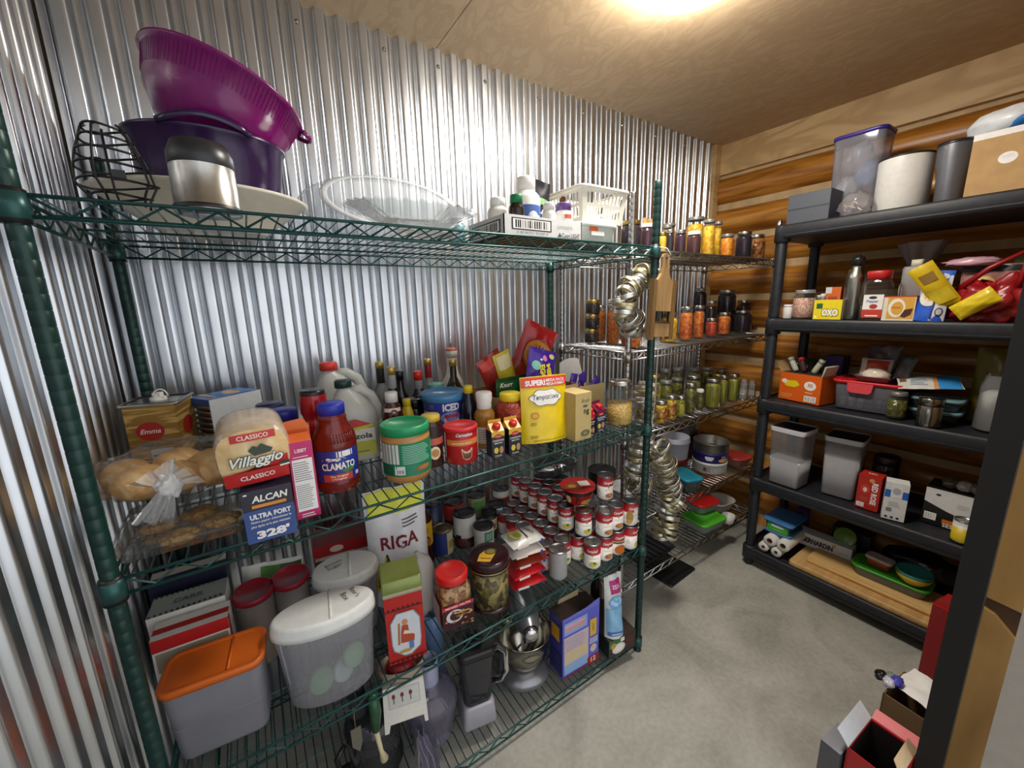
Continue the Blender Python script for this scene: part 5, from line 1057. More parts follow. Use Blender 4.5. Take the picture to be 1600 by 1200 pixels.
def coc(D, F, T, R, L):
    D.rect(F, .0, .55, .5, 1, P('2f6a3a')); D.ell(F, .36, .4, .24, .3, P('d9d8ce')); D.ell(F, .36, .42, .17, .2, P('efeee6')); D.ell(F, .16, .65, .1, .16, P('c9923a')); D.rect(F, .42, .72, .56, .95, WHITE); D.lines(F, .64, .3, .95, .85, 5, P('7a3a3c'))
carton('coconut_carton', 'dark carton with a coconut picture sticking out at the right end of the bottom shelf', 'box', (1.108, .915, -.12, .14, .08), Z4+.001, .2, P('2a221e', .35), P('3a2c28', .4), None, P('1f2a22', .4), coc)
bottle('spice_bottle', 'small dark bottle behind the coconut carton near the corner post', 1.165, 1.06, Z4+.001, [(0, 0), (.025, 0), (.027, .004), (.027, .12), (.018, .145), (.012, .16)], P('2a1a14', .2), capprof(.013, .158, .18), P('171314', .4))
carton('candy_carton', 'small pink and white carton behind the coconut carton', 'box', (1.16, .985, -.3, .05, .1), Z4+.002, .04, P('cf9aa8', .4), None, None, None, lambda D, F, T, R, L: D.rect(F, .1, .3, .9, .6, P('a83a5a')))
# rear: blue cup, hanging knife pouch, jug
bottle('blue_cup', 'pale blue plastic measuring cup behind the blender', .44, 1.27, Z4, [(0, 0), (.035, 0), (.04, .2), (.042, .29), (.038, .29), (.034, .01)], P('7f9fcf', .35), cat='cup')
t = thing('knife', 'small knife in a clear sleeve hanging under the third shelf', 'knife', .098, .945, GC-.1, 0)
b = MB(); b.prism([(-.013, -.005), (.013, -.005), (.013, -.055), (.004, -.085), (-.013, -.06)], 0, .002, P('8a8880', .3, .9)); b.build('blade', t); b = MB(); b.tube([(0, .001, -.005), (0, .001, .06)], .0015, P('6a5a44', .5), 5); b.build('cord', t)
t = thing('garden_tool', 'dark green handled tool with a pale tip hanging beside the knife', 'tool', .15, .955, GC-.14, 0)
b = MB(); b.tube([(0, 0, .1), (.002, 0, .04), (-.002, 0, -.02)], [.014, .016, .01], P('1c4a2c', .35), 10); b.build('handle', t); b = MB(); b.tube([(-.002, 0, -.02), (.006, 0, -.1), (.012, 0, -.13)], [.007, .006, .012], P('c9bf98', .5), 8); b.build('tip', t)
bottle('funnel', 'white plastic funnel lying at the front left of the bottom shelf', .015, 1.0, Z4+.04, [(.03, .07), (.034, .072), (.03, .06), (.012, .03), (.008, -.03), (.006, -.03)], P('c9c7c0', .4), cat='funnel')
blob(thing('snack_bag', 'crinkled red and brown snack bag low at the front left', 'bag', -.06, 1.02, Z4), 'bag_body', .07, .06, .06, P('6b2a22', .25), .3, 3, 44)

# ================================================================== chrome unit: preserves
PURPLE = P('1d0a1c', .15); PLUM = P('3a1428', .15); MAGJ = P('5a1238', .15); JAM = P('241210', .15); WINE = P('4a2024', .18)
YEL = CH('d99a10', 'e8b41c', 'f0c83a', 60, .2); PEACH = CH('d9780c', 'e8941c', 'efac34', 60, .2); ORG = CH('a84e0c', 'bd6414', 'cc7820', 160, .2); CARROT = CH('c2500c', 'd96a18', 'e6842a', 70, .2)
PEC = CH('7a3f14', 'a05c20', 'c08038', 70, .2); TOM = CH('a82c14', 'c2401c', 'd05a2a', 50, .2); PICK = CH('7a7810', 'a39c1c', 'c2b83a', 60, .2); PICKR = CH('9a3c10', 'c29a1c', 'd6b434', 70, .2); DILL = CH('45450f', '5f5f1c', '7f7a2c', 60, .2)
PL = WOOD('pickle_spears', [(.3, '565a0c'), (.5, '86821a'), (.7, 'b8ae34')], 30, (3, 3, .35), .2, .3, .6)
def shelfjars(z, recs, group, where):
    for lab, x, y, r, h, food, lid, fill in recs: jar(lab+' '+where, x, y, z, min(r, .055), h, food, fill, lid, group)
W1 = 'on the top chrome shelf'
shelfjars(CA, [
 ('big dark purple jar with gold lid behind the green post', 1.414, 1.2, 0.0441, 0.126, PURPLE, LID_GOLD, .84),
 ('dark plum jar with a white lid touching the green post', 1.515, 1.2, 0.0291, 0.124, PLUM, LID_WHITE, .84),
 ('yellow jar half hidden right of the green post', 1.569, 1.16, 0.021, 0.087, YEL, LID_GOLD, .82),
 ('grey-lidded yellow jar in the back row by the green post', 1.796, 1.3, 0.0235, 0.157, YEL, LID_GREY, .8),
 ('slim dark purple jar first right of the green post', 1.608, 1.15, 0.0209, 0.099, PURPLE, LID_SILVER, .8),
 ('slim dark plum jar second right of the green post', 1.687, 1.15, 0.0252, 0.102, PLUM, LID_SILVER, .8),
 ('wide peach jar behind the slim plum jar', 1.922, 1.32, 0.0363, 0.188, PEACH, LID_GREY, .76),
 ('wine-coloured jar with a white lid in the front row', 1.791, 1.15, 0.0324, 0.104, WINE, LID_WHITE, .84),
 ('big amber jar with a grey lid behind the white-lidded jar', 1.986, 1.27, 0.046, 0.204, YEL, LID_GREY, .8),
 ('tall jar of yellow peach slices in the front row', 1.942, 1.17, 0.0292, 0.173, YEL, LID_GREY, .82),
 ('tall jar of yellow fruit behind the peach slices', 2.142, 1.24, 0.0209, 0.193, YEL, LID_GREY, .8),
 ('short jar of orange fruit', 2.076, 1.15, 0.0325, 0.112, PEACH, LID_GREY, .78),
 ('dark purple jar second from the right end', 2.24, 1.15, 0.0391, 0.135, PURPLE, LID_SILVER, .84),
 ('jar of amber nuts at the right end', 2.467, 1.15, 0.0449, 0.134, PEC, LID_SILVER, .84),
], 'preserve jars on the top chrome shelf', W1)
stand_pouch('crumpled brown paper bag behind the purple jars on the top chrome shelf', 1.737, 1.35, 1.715, 0, .13, .19, .06, P('b08a50', .7), None, 'paper_bag', seed=51, wr=.012, cat='bag').location.z = CA
W2 = 'on the second chrome shelf'
for k in range(3):
    jar(['bottom small jar of dark jam in the left stack', 'middle small jar of dark jam in the left stack', 'top small jar of dark jam in the left stack'][k]+' '+W2, 1.455+.003*k, 1.455, CB+k*.072, .037, .072, JAM, .78, LID_GOLD, 'small jam jars')
shelfjars(CB, [
 ('tall slim jar of orange puree right of the jam stack', 1.5019, 1.4602, 0.0333, 0.1878, ORG, LID_SILVER, .86),
 ('second tall slim jar of orange puree', 1.4792, 1.3482, 0.0314, 0.1905, ORG, LID_SILVER, .86),
 ('wide jar of carrot chunks behind the hanging jar rings', 1.4313, 1.1934, 0.0459, 0.1456, CARROT, LID_SILVER, .86),
 ('yellow jar behind the wooden slicer', 1.7323, 1.2164, 0.0407, 0.1462, YEL, LID_SILVER, .8),
 ('tall orange jar right of the wooden slicer', 1.8553, 1.2057, 0.0325, 0.1704, CARROT, LID_SILVER, .82),
 ('second tall orange jar right of the wooden slicer', 2.0086, 1.2315, 0.0277, 0.1731, CARROT, LID_SILVER, .82),
 ('small jar of red tomatoes at the front', 2.1166, 1.2228, 0.0296, 0.1018, TOM, LID_SILVER, .8),
 ('orange jar right of the small tomato jar', 2.2685, 1.2361, 0.0336, 0.1273, CARROT, LID_SILVER, .84),
 ('wide dark purple jar at the front right', 2.5054, 1.2558, 0.0531, 0.1303, PURPLE, LID_SILVER, .86),
 ('slim magenta jar at the front right end', 2.7187, 1.2766, 0.0295, 0.1474, MAGJ, LID_SILVER, .86),
 ('tall magenta jar in the back right corner', 2.83, 1.3, 0.0495, 0.19, MAGJ, LID_SILVER, .86),
 ('tall plum jar left of the back right magenta jar', 2.636, 1.32, 0.0418, 0.19, PLUM, LID_SILVER, .86),
 ('brown jar in the back row behind the tomato jar', 2.286, 1.33, 0.0335, 0.193, JAM, LID_SILVER, .84),
], 'preserve jars on the second chrome shelf', W2)
jar('black jar standing highest at the back '+W2, *(lambda x, y, r, h: (x, y, CB+.115, r, h-.115))(2.281, 1.4, 0.0361, 0.268), PURPLE, .86, LID_GREY, 'preserve jars on the second chrome shelf')
jar('jar of dark fruit under the black jar at the back '+W2, *(lambda x, y, r, h: (x, y, CB, r, .113))(2.281, 1.4, 0.0361, 0.268), PURPLE, .86, LID_GREY, 'preserve jars on the second chrome shelf')
jar('round dark plum jar stacked on another at the back '+W2, *(lambda x, y, r, h: (x, y, CB+.1, r, h-.1))(2.487, 1.35, 0.0518, 0.254), PURPLE, .86, LID_SILVER, 'preserve jars on the second chrome shelf')
jar('dark jar carrying the round plum jar '+W2, *(lambda x, y, r, h: (x, y, CB, r, .098))(2.487, 1.35, 0.0518, 0.254), PURPLE, .86, LID_SILVER, 'preserve jars on the second chrome shelf')
W3 = 'on the third chrome shelf'
shelfjars(CC, [
 ('jar of red and yellow mixed pickles by the green post', 1.5987, 1.1441, 0.0328, 0.1143, PICKR, LID_SILVER, .8),
 ('jar of yellow mustard pickles, second from the green post', 1.6848, 1.1486, 0.0276, 0.1255, PICKR, LID_SILVER, .84),
 ('jar of pale pickle slices, third from the green post', 1.7648, 1.1489, 0.0236, 0.11, PICK, LID_SILVER, .84),
 ('tall jar of dark dills with a wide silver lid', 1.8562, 1.1551, 0.0285, 0.1623, DILL, LID_SILVER, .8),
 ('narrow dark jar with a white lid beside the tall dills', 1.9642, 1.1683, 0.0201, 0.1111, DILL, LID_WHITE, .84),
 ('large jar of whole cucumbers at the front', 2.0559, 1.1505, 0.0399, 0.161, PL, LID_SILVER, .84),
 ('slim jar of cucumbers right of the large one', 2.1574, 1.1503, 0.022, 0.1661, PL, LID_SILVER, .84),
 ('jar of cut cucumbers near the right end', 2.2746, 1.155, 0.0287, 0.1585, PL, LID_SILVER, .8),
 ('jar with pale lid and white tag behind the green post', 1.679, 1.25, 0.0395, 0.214, PICK, LID_GOLD, .8),
 ('dark stacked jar in the second row by the green post', 1.796, 1.26, 0.0345, 0.168, DILL, LID_GREY, .84),
 ('jar with a broad pewter lid in the second row', 2.026, 1.25, 0.0403, 0.168, DILL, LID_SILVER, .84),
 ('dark jar in the second row behind the mustard pickles', 1.949, 1.3, 0.0328, 0.156, DILL, LID_GREY, .84),
 ('pale-lidded jar in the second row behind the whole cucumbers', 2.328, 1.28, 0.0411, 0.135, PL, LID_GOLD, .84),
 ('dark jar at the back, first from the steel wall end', 1.984, 1.4, 0.0311, 0.187, DILL, LID_GREY, .84),
 ('dark jar at the back, second in its row', 2.136, 1.42, 0.0356, 0.175, DILL, LID_GREY, .84),
 ('dark jar at the back, third in its row', 2.304, 1.42, 0.0365, 0.156, DILL, LID_GREY, .84),
 ('dark jar at the back, fourth in its row', 2.454, 1.42, 0.0372, 0.143, DILL, LID_GREY, .84),
 ('dark jar at the back right, behind the cut cucumbers', 2.588, 1.4, 0.0376, 0.118, DILL, LID_GREY, .84),
], 'pickle jars on the third chrome shelf', W3)
for lab, pos in (('left one of two empty clear jars at the right end', (2.3425, 1.1324, 0.0239, 0.1234)), ('right one of two empty clear jars at the right end', (2.4375, 1.1325, 0.0226, 0.1036))):
    jar(lab+' '+W3, pos[0], pos[1], CC, pos[2], pos[3], None, 1, None, 'empty glass jars', 'glass_jar', glass=GL('eef2f2', .03, .12, 2.5))
# fourth shelf: baking tins and tubs
def roundtin(name, label, cat, x, y, z, r, h, c, rim=True, deco=None, open_=False, rot=0):
    t = thing(name, label, cat, x, y, z, rot); m0 = col(c); b = MB()
    pr = [(0, .001), (r*.97, 0), (r, .003), (r, h-.003), (r*1.02, h-.002), (r*1.02, h)]
    if open_: pr += [(r*.97, h), (r*.96, .006), (0, .004)]
    b.lathe(pr, m0, 32); b.build('tin_body', t)
    if not open_: b = MB(); b.lathe([(r*1.02, h-.012), (r*1.03, h-.012), (r*1.03, h), (r*.98, h+.002), (0, h+.002)], m0, 32); b.build('lid', t)
    if deco: D = Deco(); deco(D, mapC(r, h)); D.build(t)
    return t
tx, ty, tr, th = 2.2214, 1.2306, 0.0942, 0.2582
roundtin('cake_tin', 'white printed round tin at the bottom of the tin stack', 'tin', tx, ty, CD, tr, .062, 'd6d8d4', deco=lambda D, m: (D.rect(m, -50, .15, -22, .75, P('8a8088')), D.rect(m, -45, .25, -35, .6, P('4a3a44')), D.lines(m, -10, .3, 50, .7, 4, P('b5bab8'))), rot=-.6)
roundtin('cookie_tin', 'navy blue round cookie tin in the middle of the tin stack', 'tin', tx, ty, CD+.065, tr, .058, '2a2272', deco=lambda D, m: (D.rect(m, -42, .45, -14, .7, P('c9ccd4')), D.rect(m, -38, .3, -18, .45, P('c9ccd4')), D.ell(m, 22, .35, 20, .2, P('d9a55a')), D.text(m, 22, .72, 'Butter', WHITE, w=18), D.ell(m, 55, .45, 12, .22, P('d09a4a'))), rot=-.6)
roundtin('cake_pan', 'open aluminium round cake pan on top of the tin stack', 'pan', tx, ty, CD+.126, tr*1.03, .056, P('9a9a98', .4, .9), open_=True)
wx, wy, wr, wh = 2.027, 1.34, 0.0803, 0.253
roundtin('cookie_tin', 'dark red round tin under the white ice-cream bucket', 'tin', wx, wy, CD, .078, .085, P('6a1420', .3))
bottle('ice_cream_bucket', 'white plastic bucket standing on the dark red tin', wx, wy, CD+.088, [(0, .001), (.068, 0), (.072, .004), (.08, .1), (.083, .1), (.083, .108), (.079, .125), (.08, .13), (.077, .13), (.07, .008), (0, .006)], P('b9bcc8', .4), cat='bucket', seg=32)
t = thing('white_tray', 'stack of shallow white trays left of the white bucket', 'tray', 1.5, 1.27, CD, .1)
for k in range(3): b = MB(); b.loft([(.004+k*.018, .11, .12, .03), (.03+k*.022, .13, .14, .034), (.032+k*.022, .136, .146, .036), (.032+k*.022, .13, .14, .034), (.008+k*.018, .108, .118, .03)], P('c6c8c8', .4), 4, True, True); b.build('tray_body', t)
t = thing('glass_container', 'rectangular glass dish with a teal lid at the shelf front', 'container', 1.928, 1.22, CD, -.35)
tub(t, [(.001, .09, .14, .018), (.006, .096, .146, .02), (.06, .108, .16, .024)], GL('9aa5a5', .04, .2, 2)); lidbox(t, .058, .118, .17, .026, .014, P('1f7f95', .35))
t = thing('round_container', 'flat clear container with a translucent red lid at the right of the tins', 'container', 2.424, 1.179, CD, -.2)
tub(t, [(.001, .12, .12, .05), (.004, .13, .13, .055), (.045, .15, .15, .06)], FR('c49a94', .5)); lidbox(t, .044, .16, .16, .064, .012, FR('c2413a', .85))
roundtin('dark_tin', 'stack of dark round tins in the shadow behind the cake pan', 'tin', 2.2, 1.4, CD, .1, .17, P('241418', .3))
can('black_skillet', 'black metal pan at the left behind the trays', 'pan', 1.5, 1.42, CD, .075, .12, [(0, 1, '17171a')], lidm=P('1c1c1e', .4))
# bottom shelf
t = thing('food_container', 'clear container with a green lid under the red-lidded one', 'container', 2.098, 1.169, CE, -.1)
tub(t, [(.001, .17, .13, .025), (.006, .178, .138, .027), (.05, .2, .16, .03)], FR('c9cfd2', .5)); lidbox(t, .048, .215, .172, .034, .014, P('4fae2c', .35))
t = thing('food_container', 'clear container with a bright red lid stacked on the green-lidded one', 'container', 2.156, 1.222, CE+.063, -.15)
tub(t, [(.001, .13, .1, .03), (.006, .138, .11, .032), (.055, .165, .135, .036)], FR('c9cfd2', .45)); lidbox(t, .053, .178, .148, .042, .012, P('c21f1f', .35))
t = thing('baking_dish', 'white oval baking dish beside the green-lidded container', 'dish', 2.437, 1.16, CE, -.15)
b = MB(); b.loft([(.001, .16, .12, .05), (.004, .165, .125, .05), (.055, .21, .17, .07), (.058, .23, .18, .075), (.06, .21, .168, .068), (.01, .155, .118, .05)], P('c6c2ba', .35), 6); b.build('dish_body', t)
t = thing('roasting_rack', 'black slotted baking tray at the left of the bottom chrome shelf', 'tray', 1.62, 1.22, CE, .0)
b = MB(); b.loft([(.0, .24, .18, .02), (.004, .25, .19, .02), (.022, .265, .205, .022), (.024, .275, .215, .024), (.022, .262, .2, .022), (.006, .245, .185, .02)], P('1c1d20', .4), 3); b.build('tray_body', t)
for k in range(7): b = MB(); b.box(-.12+k*.038, -.112+k*.038, -.085, .085, .008, .016, P('2a2b2f', .4)); b.build('slat', t)
bottle('small_cup', 'small white cup in front of the oval baking dish', 2.242, 1.101, CE, [(0, 0), (.026, 0), (.03, .004), (.036, .05), (.034, .05), (.027, .006), (0, .005)], P('c6c4be', .35), cat='cup')
# ================================================================== hanging from the green corner post
def ring_bundle(label, pts, n, R, seed, tw=.004):
    """jar bands threaded on a cord: each band its own part"""
    t = thing('jar_ring_bundle', label, 'jar rings', pts[0][0], pts[0][1], 0); rn = random.Random(seed)
    P0 = [Vector((p[0]-pts[0][0], p[1]-pts[0][1], p[2])) for p in pts]
    mts = [P('d6d3c4', .32, .9), P('dddcd8', .3, .9), P('c9c09a', .35, .9)]
    mes = []
    for mm in mts:
        b = MB(); b.lathe([(R*.985, -.0085), (R, -.0085), (R*1.02, -.006), (R, -.002), (R*1.015, .001), (R, .005), (R*.99, .008), (R*.82, .008), (R*.82, .0075), (R*.97, .007), (R*.975, -.0085)], mm, 26); mes.append(b.mesh('jar_ring'))
    L = len(P0)-1
    for i in range(n):
        s_ = (i+.5)/n*L; k = min(int(s_), L-1); f = s_-k; p = P0[k].lerp(P0[k+1], f); d = (P0[k+1]-P0[k]).normalized()
        o = obj('jar_ring', mes[rn.randrange(3)], t)
        d = (d+Vector((rn.uniform(-.28, .28), rn.uniform(-.28, .28), rn.uniform(-.28, .28)))).normalized()
        q = Vector((0, 0, 1)).rotation_difference(d); o.rotation_mode = 'QUATERNION'; o.rotation_quaternion = q
        side = d.cross(Vector((rn.uniform(-1, 1), rn.uniform(-1, 1), rn.uniform(-1, 1)))).normalized()*R*.6*rn.uniform(.2, 1); o.location = p+side
    b = MB(); b.tube([tuple(p) for p in P0], .0018, P('d8d4c6', .6), 5); b.build('cord', t)
    return t
ring_bundle('upper arched bundle of metal jar rings hanging beside the wooden slicer', [(1.316, 1, 1.571), (1.235, 1, 1.564), (1.151, 1, 1.502), (1.165, 1, 1.426), (1.247, 1, 1.362)], 34, .037, 1)
ring_bundle('middle bundle of metal jar rings hanging behind the grain jar', [(1.33, 1.07, 1.154), (1.311, 1.07, 1.06), (1.338, 1.07, 0.948), (1.302, 1.07, 0.849), (1.278, 1.07, 0.752), (1.34, 1.07, 0.68)], 44, .041, 2)
ring_bundle('lower bundle of metal jar rings hanging right of the green post', [(1.351, 1.02, 0.867), (1.431, 1.02, 0.713), (1.495, 1.02, 0.601), (1.456, 1.02, 0.518), (1.436, 1.02, 0.412)], 44, .042, 3)
t = thing('hanging_cord', 'long thin white cord hanging from the corner of the top green shelf', 'cord', 1.24, .94, 0)
b = MB(); b.tube([(.01, -.01, 1.665), (.025, -.01, 1.4), (.035, 0, 1.1), (.04, .03, .8), (.04, .04, .6)], .0016, P('dad6c8', .6), 5); b.build('cord', t)
# wooden slicer
t = thing('wooden_slicer', 'wooden vegetable slicer board hanging from the green corner post', 'slicer', 1.235, 0.9, 1.354, (0, .05, -.05)); t.scale = (.98, 1, .86)
WD = WOOD('slicer_wood', [(.2, '86673c'), (.5, 'a88556'), (.8, 'bb9a6a')], 8, (5, 5, .6), .55, .08, .6); WD2 = WOOD('slicer_rail_wood', [(.2, '5c4526'), (.5, '7a5d36'), (.8, '8f7044')], 8, (5, 5, .6), .55, .08, .6)
b = MB(); b.prism([(-.05, .105), (.05, .105), (.052, .2), (.046, .222), (.03, .238), (.02, .256), (.017, .28), (.017, .32), (.012, .332), (0, .336), (-.012, .332), (-.017, .32), (-.017, .28), (-.02, .256), (-.03, .238), (-.046, .222), (-.05, .2)], 0, .012, WD); b.build('board', t)
b = MB(); b.prism([(-.05, 0), (.05, 0), (.05, .056), (-.05, .062)], 0, .014, WD); b.build('lower_board', t)
for sx in (-1, 1): b = MB(); b.prism([(sx*.052-.0085, -.012), (sx*.052+.0085, -.012), (sx*.052+.0085, .225), (sx*.052-.0085, .235)], -.006, .016, WD2); b.build('side_rail', t)
b = MB(); b.prism([(-.045, .056), (.045, .054), (.045, .062), (-.045, .066)], -.003, 0, P('c9c7c0', .2, 1)); b.build('blade', t)
for k in range(11): b = MB(); b.box(-.04+k*.008-.0012, -.04+k*.008+.0012, .003, .006, .06, .106, P('2a2620', .4, .6)); b.build('tooth', t)
b = MB(); b.tube([(0, -.002, .316), (.004, -.012, .33), (-.012, -.006, .352), (-.03, .01, .358)], .0022, P('dcd8cc', .6), 6); b.build('loop', t)
b = MB(); b.lathe([(0, .0125), (.0055, .0125), (.0055, -.0008), (0, -.0008)], P('1a140c', .8), 12); b.xf(Matrix.Translation((0, .012, .318)) @ Matrix.Rotation(PI/2, 4, 'X')); b.build('hang_hole', t)

# ================================================================== black plastic unit
R90 = -PI/2
# --- top
carton('drawer_box', 'dark grey two-drawer box at the left end of the top black shelf', 'box', (2.2, 0.8445, -1.5708, 0.165, 0.129), BA, .16, P('43474e', .5), None, None, None, lambda D, F, T, R, L: (D.rect(F, .0, .48, 1, .51, P('1f2226')), D.rect(F, .02, .53, .98, .97, P('4a4f57')), D.rect(F, .02, .03, .98, .46, P('474c54'))), None, 'box_body')
def sq(label, pos, d, lidc, bodym, lidh=.016, name='storage_container', z=BA, inside=None):
    x, y, rot, w, h = pos; t = thing(name, label, 'container', x, y, z, rot)
    b = MB(); b.loft([(.001, w*.82, d*.82, .02, 0, d/2), (.005, w*.86, d*.86, .022, 0, d/2), (h-lidh, w*.97, d*.97, .028, 0, d/2)], bodym, 5, True, False); b.build('container_body', t)
    b = MB(); b.loft([(h-lidh, w, d, .03, 0, d/2), (h-.003, w*1.03, d*1.03, .032, 0, d/2), (h, w, d, .03, 0, d/2), (h, w*.9, d*.9, .026, 0, d/2), (h-.004, w*.88, d*.88, .026, 0, d/2)], P(lidc, .35), 5); b.build('lid', t)
    if inside: inside(t, w, h, d)
    return t
def ins(t, w, h, d):
    for k, (a, bb, c) in enumerate(((-.2, .12, 'c9c6b8'), (.15, .3, '8fa3bd'), (.0, .55, 'bdbab0'), (-.15, .5, 'a89a86'))): o = blob(t, 'wrapped_item', w*.22, d*.3, h*.2, P(c, .3), .3, 3, 60+k); o.location = (a*w, d/2, bb*h)
p_ = (2.24, 0.7475, -1.5708, 0.189, 0.363); sq('low clear container with a purple lid at the bottom of its stack', (p_[0], p_[1], R90, p_[3]*1.02, .05), .15, '3a2a8a', FR('c4c4cc', .5))
sq('tall clear container with a purple lid stacked on the low one', (p_[0], p_[1], R90, p_[3], p_[4]-.051), .15, '3a2a8a', GL('d8d8e2', .1, .25, 1.6), z=BA+.051, inside=ins)
blob(thing('craft_bag', 'clear bag of rings and scraps in front of the purple-lidded containers', 'bag', 2.22, (2.2, 0.689, 1.867)[1], BA), 'bag_film', .04, .058, .055, GL('f0eeec', .12, .12, 1.4), .25, 3, 71)
t = [o for o in bpy.data.objects if o.name == 'craft_bag'][0]
for k in range(5):
    b = MB(); b.tube([(.012*math.cos(2*PI*i/14), .012*math.sin(2*PI*i/14), 0) for i in range(14)], .0022, P(('d6d2c8', '9a4a44', 'cfd4cc', '55605a', 'c9a59a')[k], .4), 5, True); o = b.build('craft_ring', t); o.location = (-.018+.004*k, -.025+.012*k, .02+.011*(k % 3)); o.rotation_euler = (.9, .5*k, .3*k)
x, y, r, h = 2.3, 0.582, 0.0849, 0.207
bottle('white_canister', 'wide white canister mid-shelf on the top black shelf', x, y, BA, [(0, .001), (r*.95, 0), (r, .005), (r, h-.006)], P('dcdad4', .35), [(r*.97, h-.008), (r*1.02, h-.006), (r*1.02, h), (r*.9, h+.002), (0, h+.002)], P('26241f', .4), cat='canister', seg=36)
x, y, r, h = 2.27, 0.426, 0.0502, 0.212
bottle('travel_tumbler', 'tapered dark grey metal tumbler beside the cardboard box', x, y, BA, [(0, .001), (r*.72, 0), (r*.74, .004), (r*.8, h*.4), (r*.98, h*.75), (r, h-.01)], P('6a6b70', .38, .5), [(r*.98, h-.012), (r*1.02, h-.01), (r*1.02, h), (r*.9, h), (r*.86, h-.01), (0, h-.01)], P('3a3a3e', .3, .6), cat='tumbler', seg=36)
x, y, rot, w, h = 2.2, 0.29, -1.5708, 0.168, 0.183
t = carton('cardboard_box', 'open kraft cardboard box at the right end of the top black shelf', 'box', (x, y, rot, w, h), BA, .26, KRAFT, P('e0deda', .6), None, None, lambda D, F, T, R, L: (D.ell(F, .52, .6, .13, .1, P('e9e6e0')), D.rect(F, .44, .6, .6, .66, P('dad8e0'))), None, 'box_body')
b = MB(); b.box(-w/2, w/2, 0, .005, h, h+.02, P('e6e4e0', .5)); b.build('paper_liner', t)
blob(thing('shopping_bag', 'white and blue plastic bag lying on the cardboard box', 'bag', 2.33, (2.3, 0.309, 2.058)[1], BA+h+.021), 'bag_body', .1, .11, .05, P('dfe3e6', .3), .25, 2.5, 73)
t = [o for o in bpy.data.objects if o.name == 'shopping_bag'][0]; o = blob(t, 'blue_stripe', .102, .07, .03, P('2f72b5', .3), .2, 2.5, 74); o.location = (-.012, -.05, 0)
# --- second shelf
def bU(name, label, pos, z, prof, body, cap, capm, deco=None, cat='jar', **k):
    x, y, r, h = pos
    return bottle(name, label, x, y, z, [(a*r, b_*h) for a, b_ in prof], body, [(a*r, b_*h) for a, b_ in cap] if cap else None, capm, deco=(lambda D, m: deco(D, mapC(r, h))) if deco else None, dr=r, rot=R90+.35, cat=cat, **k)
JARP = [(0, .01), (.92, 0), (1, .03), (1, .78), (.93, .84)]; CAPP = [(.9, .82), (.97, .82), (.97, .98), (.93, 1), (0, 1)]
bU('cream_jar', 'tiny white jar at the left end of the second black shelf', (2.24, 0.906, 0.022, 0.067), BB, JARP, P('d8d6d0', .4), CAPP, P('e4e2de', .4))
x, y, r, h = 2.24, 0.842, 0.0465, 0.135; jar('glass jar of pink salt on the second black shelf', x, y, BB, r, h, CH('b5806a', 'c99a84', 'ddb8a6', 190), .72, P('a8aaa8', .3, .5), name='salt_jar')
def oxo(D, F, T, R, L): D.rect(F, .1, .55, .32, .82, P('1f5a34')); D.text(F, .6, .35, 'OXO', P('2a2a20'), w=.62, h=.42, bold=.08); D.text(F, .6, .35, 'OXO', WHITE, w=.58, h=.36, bold=.05); D.ell(F, .1, .12, .04, .06, WHITE)
carton('bouillon_carton', 'yellow bouillon carton printed OXO on the second black shelf', 'box', (2.2, 0.7335, -1.5708, 0.105, 0.087), BB, .06, P('dfca22', .35), P('cfcfc8', .4), P('c9c9c2', .4), None, oxo)
carton('spice_carton', 'small orange and white carton behind the yellow bouillon carton', 'box', (2.3, 0.7525, -1.5708, 0.059, 0.144), BB, .05, P('c9642c', .4), P('c9c7c4', .4), None, None, lambda D, F, T, R, L: (D.rect(F, 0, .8, .4, 1, P('c9c7c4')), D.rect(F, .2, .55, .8, .7, P('a8421c'))))
for k, cx in enumerate((0, 1)): bU('spice_shaker', ['left white-capped spice shaker behind the yellow carton', 'right white-capped spice shaker behind the yellow carton'][k], [(2.3, 0.809, 0.0109, 0.109), (2.3, 0.789, 0.0107, 0.115)][k], BB, JARP, P('8a8474', .4), CAPP, P('e4e2de', .4))
bU('oil_bottle', 'dark bottle with a gold cap behind the steel flask', (2.38, 0.717, 0.0248, 0.222), BB, [(0, 0), (1, 0), (1, .6), (.45, .78), (.42, .9)], P('1c1612', .15), [(.4, .88), (.5, .88), (.5, 1), (0, 1)], P('a5924a', .35, .7), cat='bottle')
bU('steel_flask', 'brushed steel drinking flask with a black cap', (2.24, 0.655, 0.0352, 0.275), BB, [(0, .005), (.95, 0), (1, .02), (1, .64), (.9, .72), (.6, .78), (.58, .84)], P('9f9d92', .28, 1), [(.55, .83), (.62, .83), (.64, .93), (.6, .97), (.3, .98), (.28, 1), (0, 1)], P('1a1a1c', .35), cat='flask')
x, y, rot, w, h = 2.2, 0.5745, -1.5708, 0.095, 0.203
t = thing('spice_jar', 'square clear jar with a red lid and a pepper label', 'jar', x, y, BB, rot)
b = MB(); b.loft([(.001, w*.92, w*.8, .014, 0, w*.4), (.01, w*.96, w*.82, .016, 0, w*.4), (h*.72, w*.96, w*.82, .016, 0, w*.4), (h*.82, w*.8, w*.7, .03, 0, w*.4), (h*.84, w*.74, w*.66, .03, 0, w*.4)], CLEAR, 5, True, False); b.build('jar_body', t)
b = MB(); b.loft([(.004, w*.9, w*.76, .014, 0, w*.4), (h*.3, w*.9, w*.76, .014, 0, w*.4)], P('5a4634', .6), 5); b.build('contents', t)
b = MB(); b.loft([(h*.83, w*.84, w*.74, .03, 0, w*.4), (h*.98, w*.84, w*.74, .03, 0, w*.4), (h, w*.8, w*.7, .03, 0, w*.4)], P('b8201f', .4), 5); b.build('lid', t)
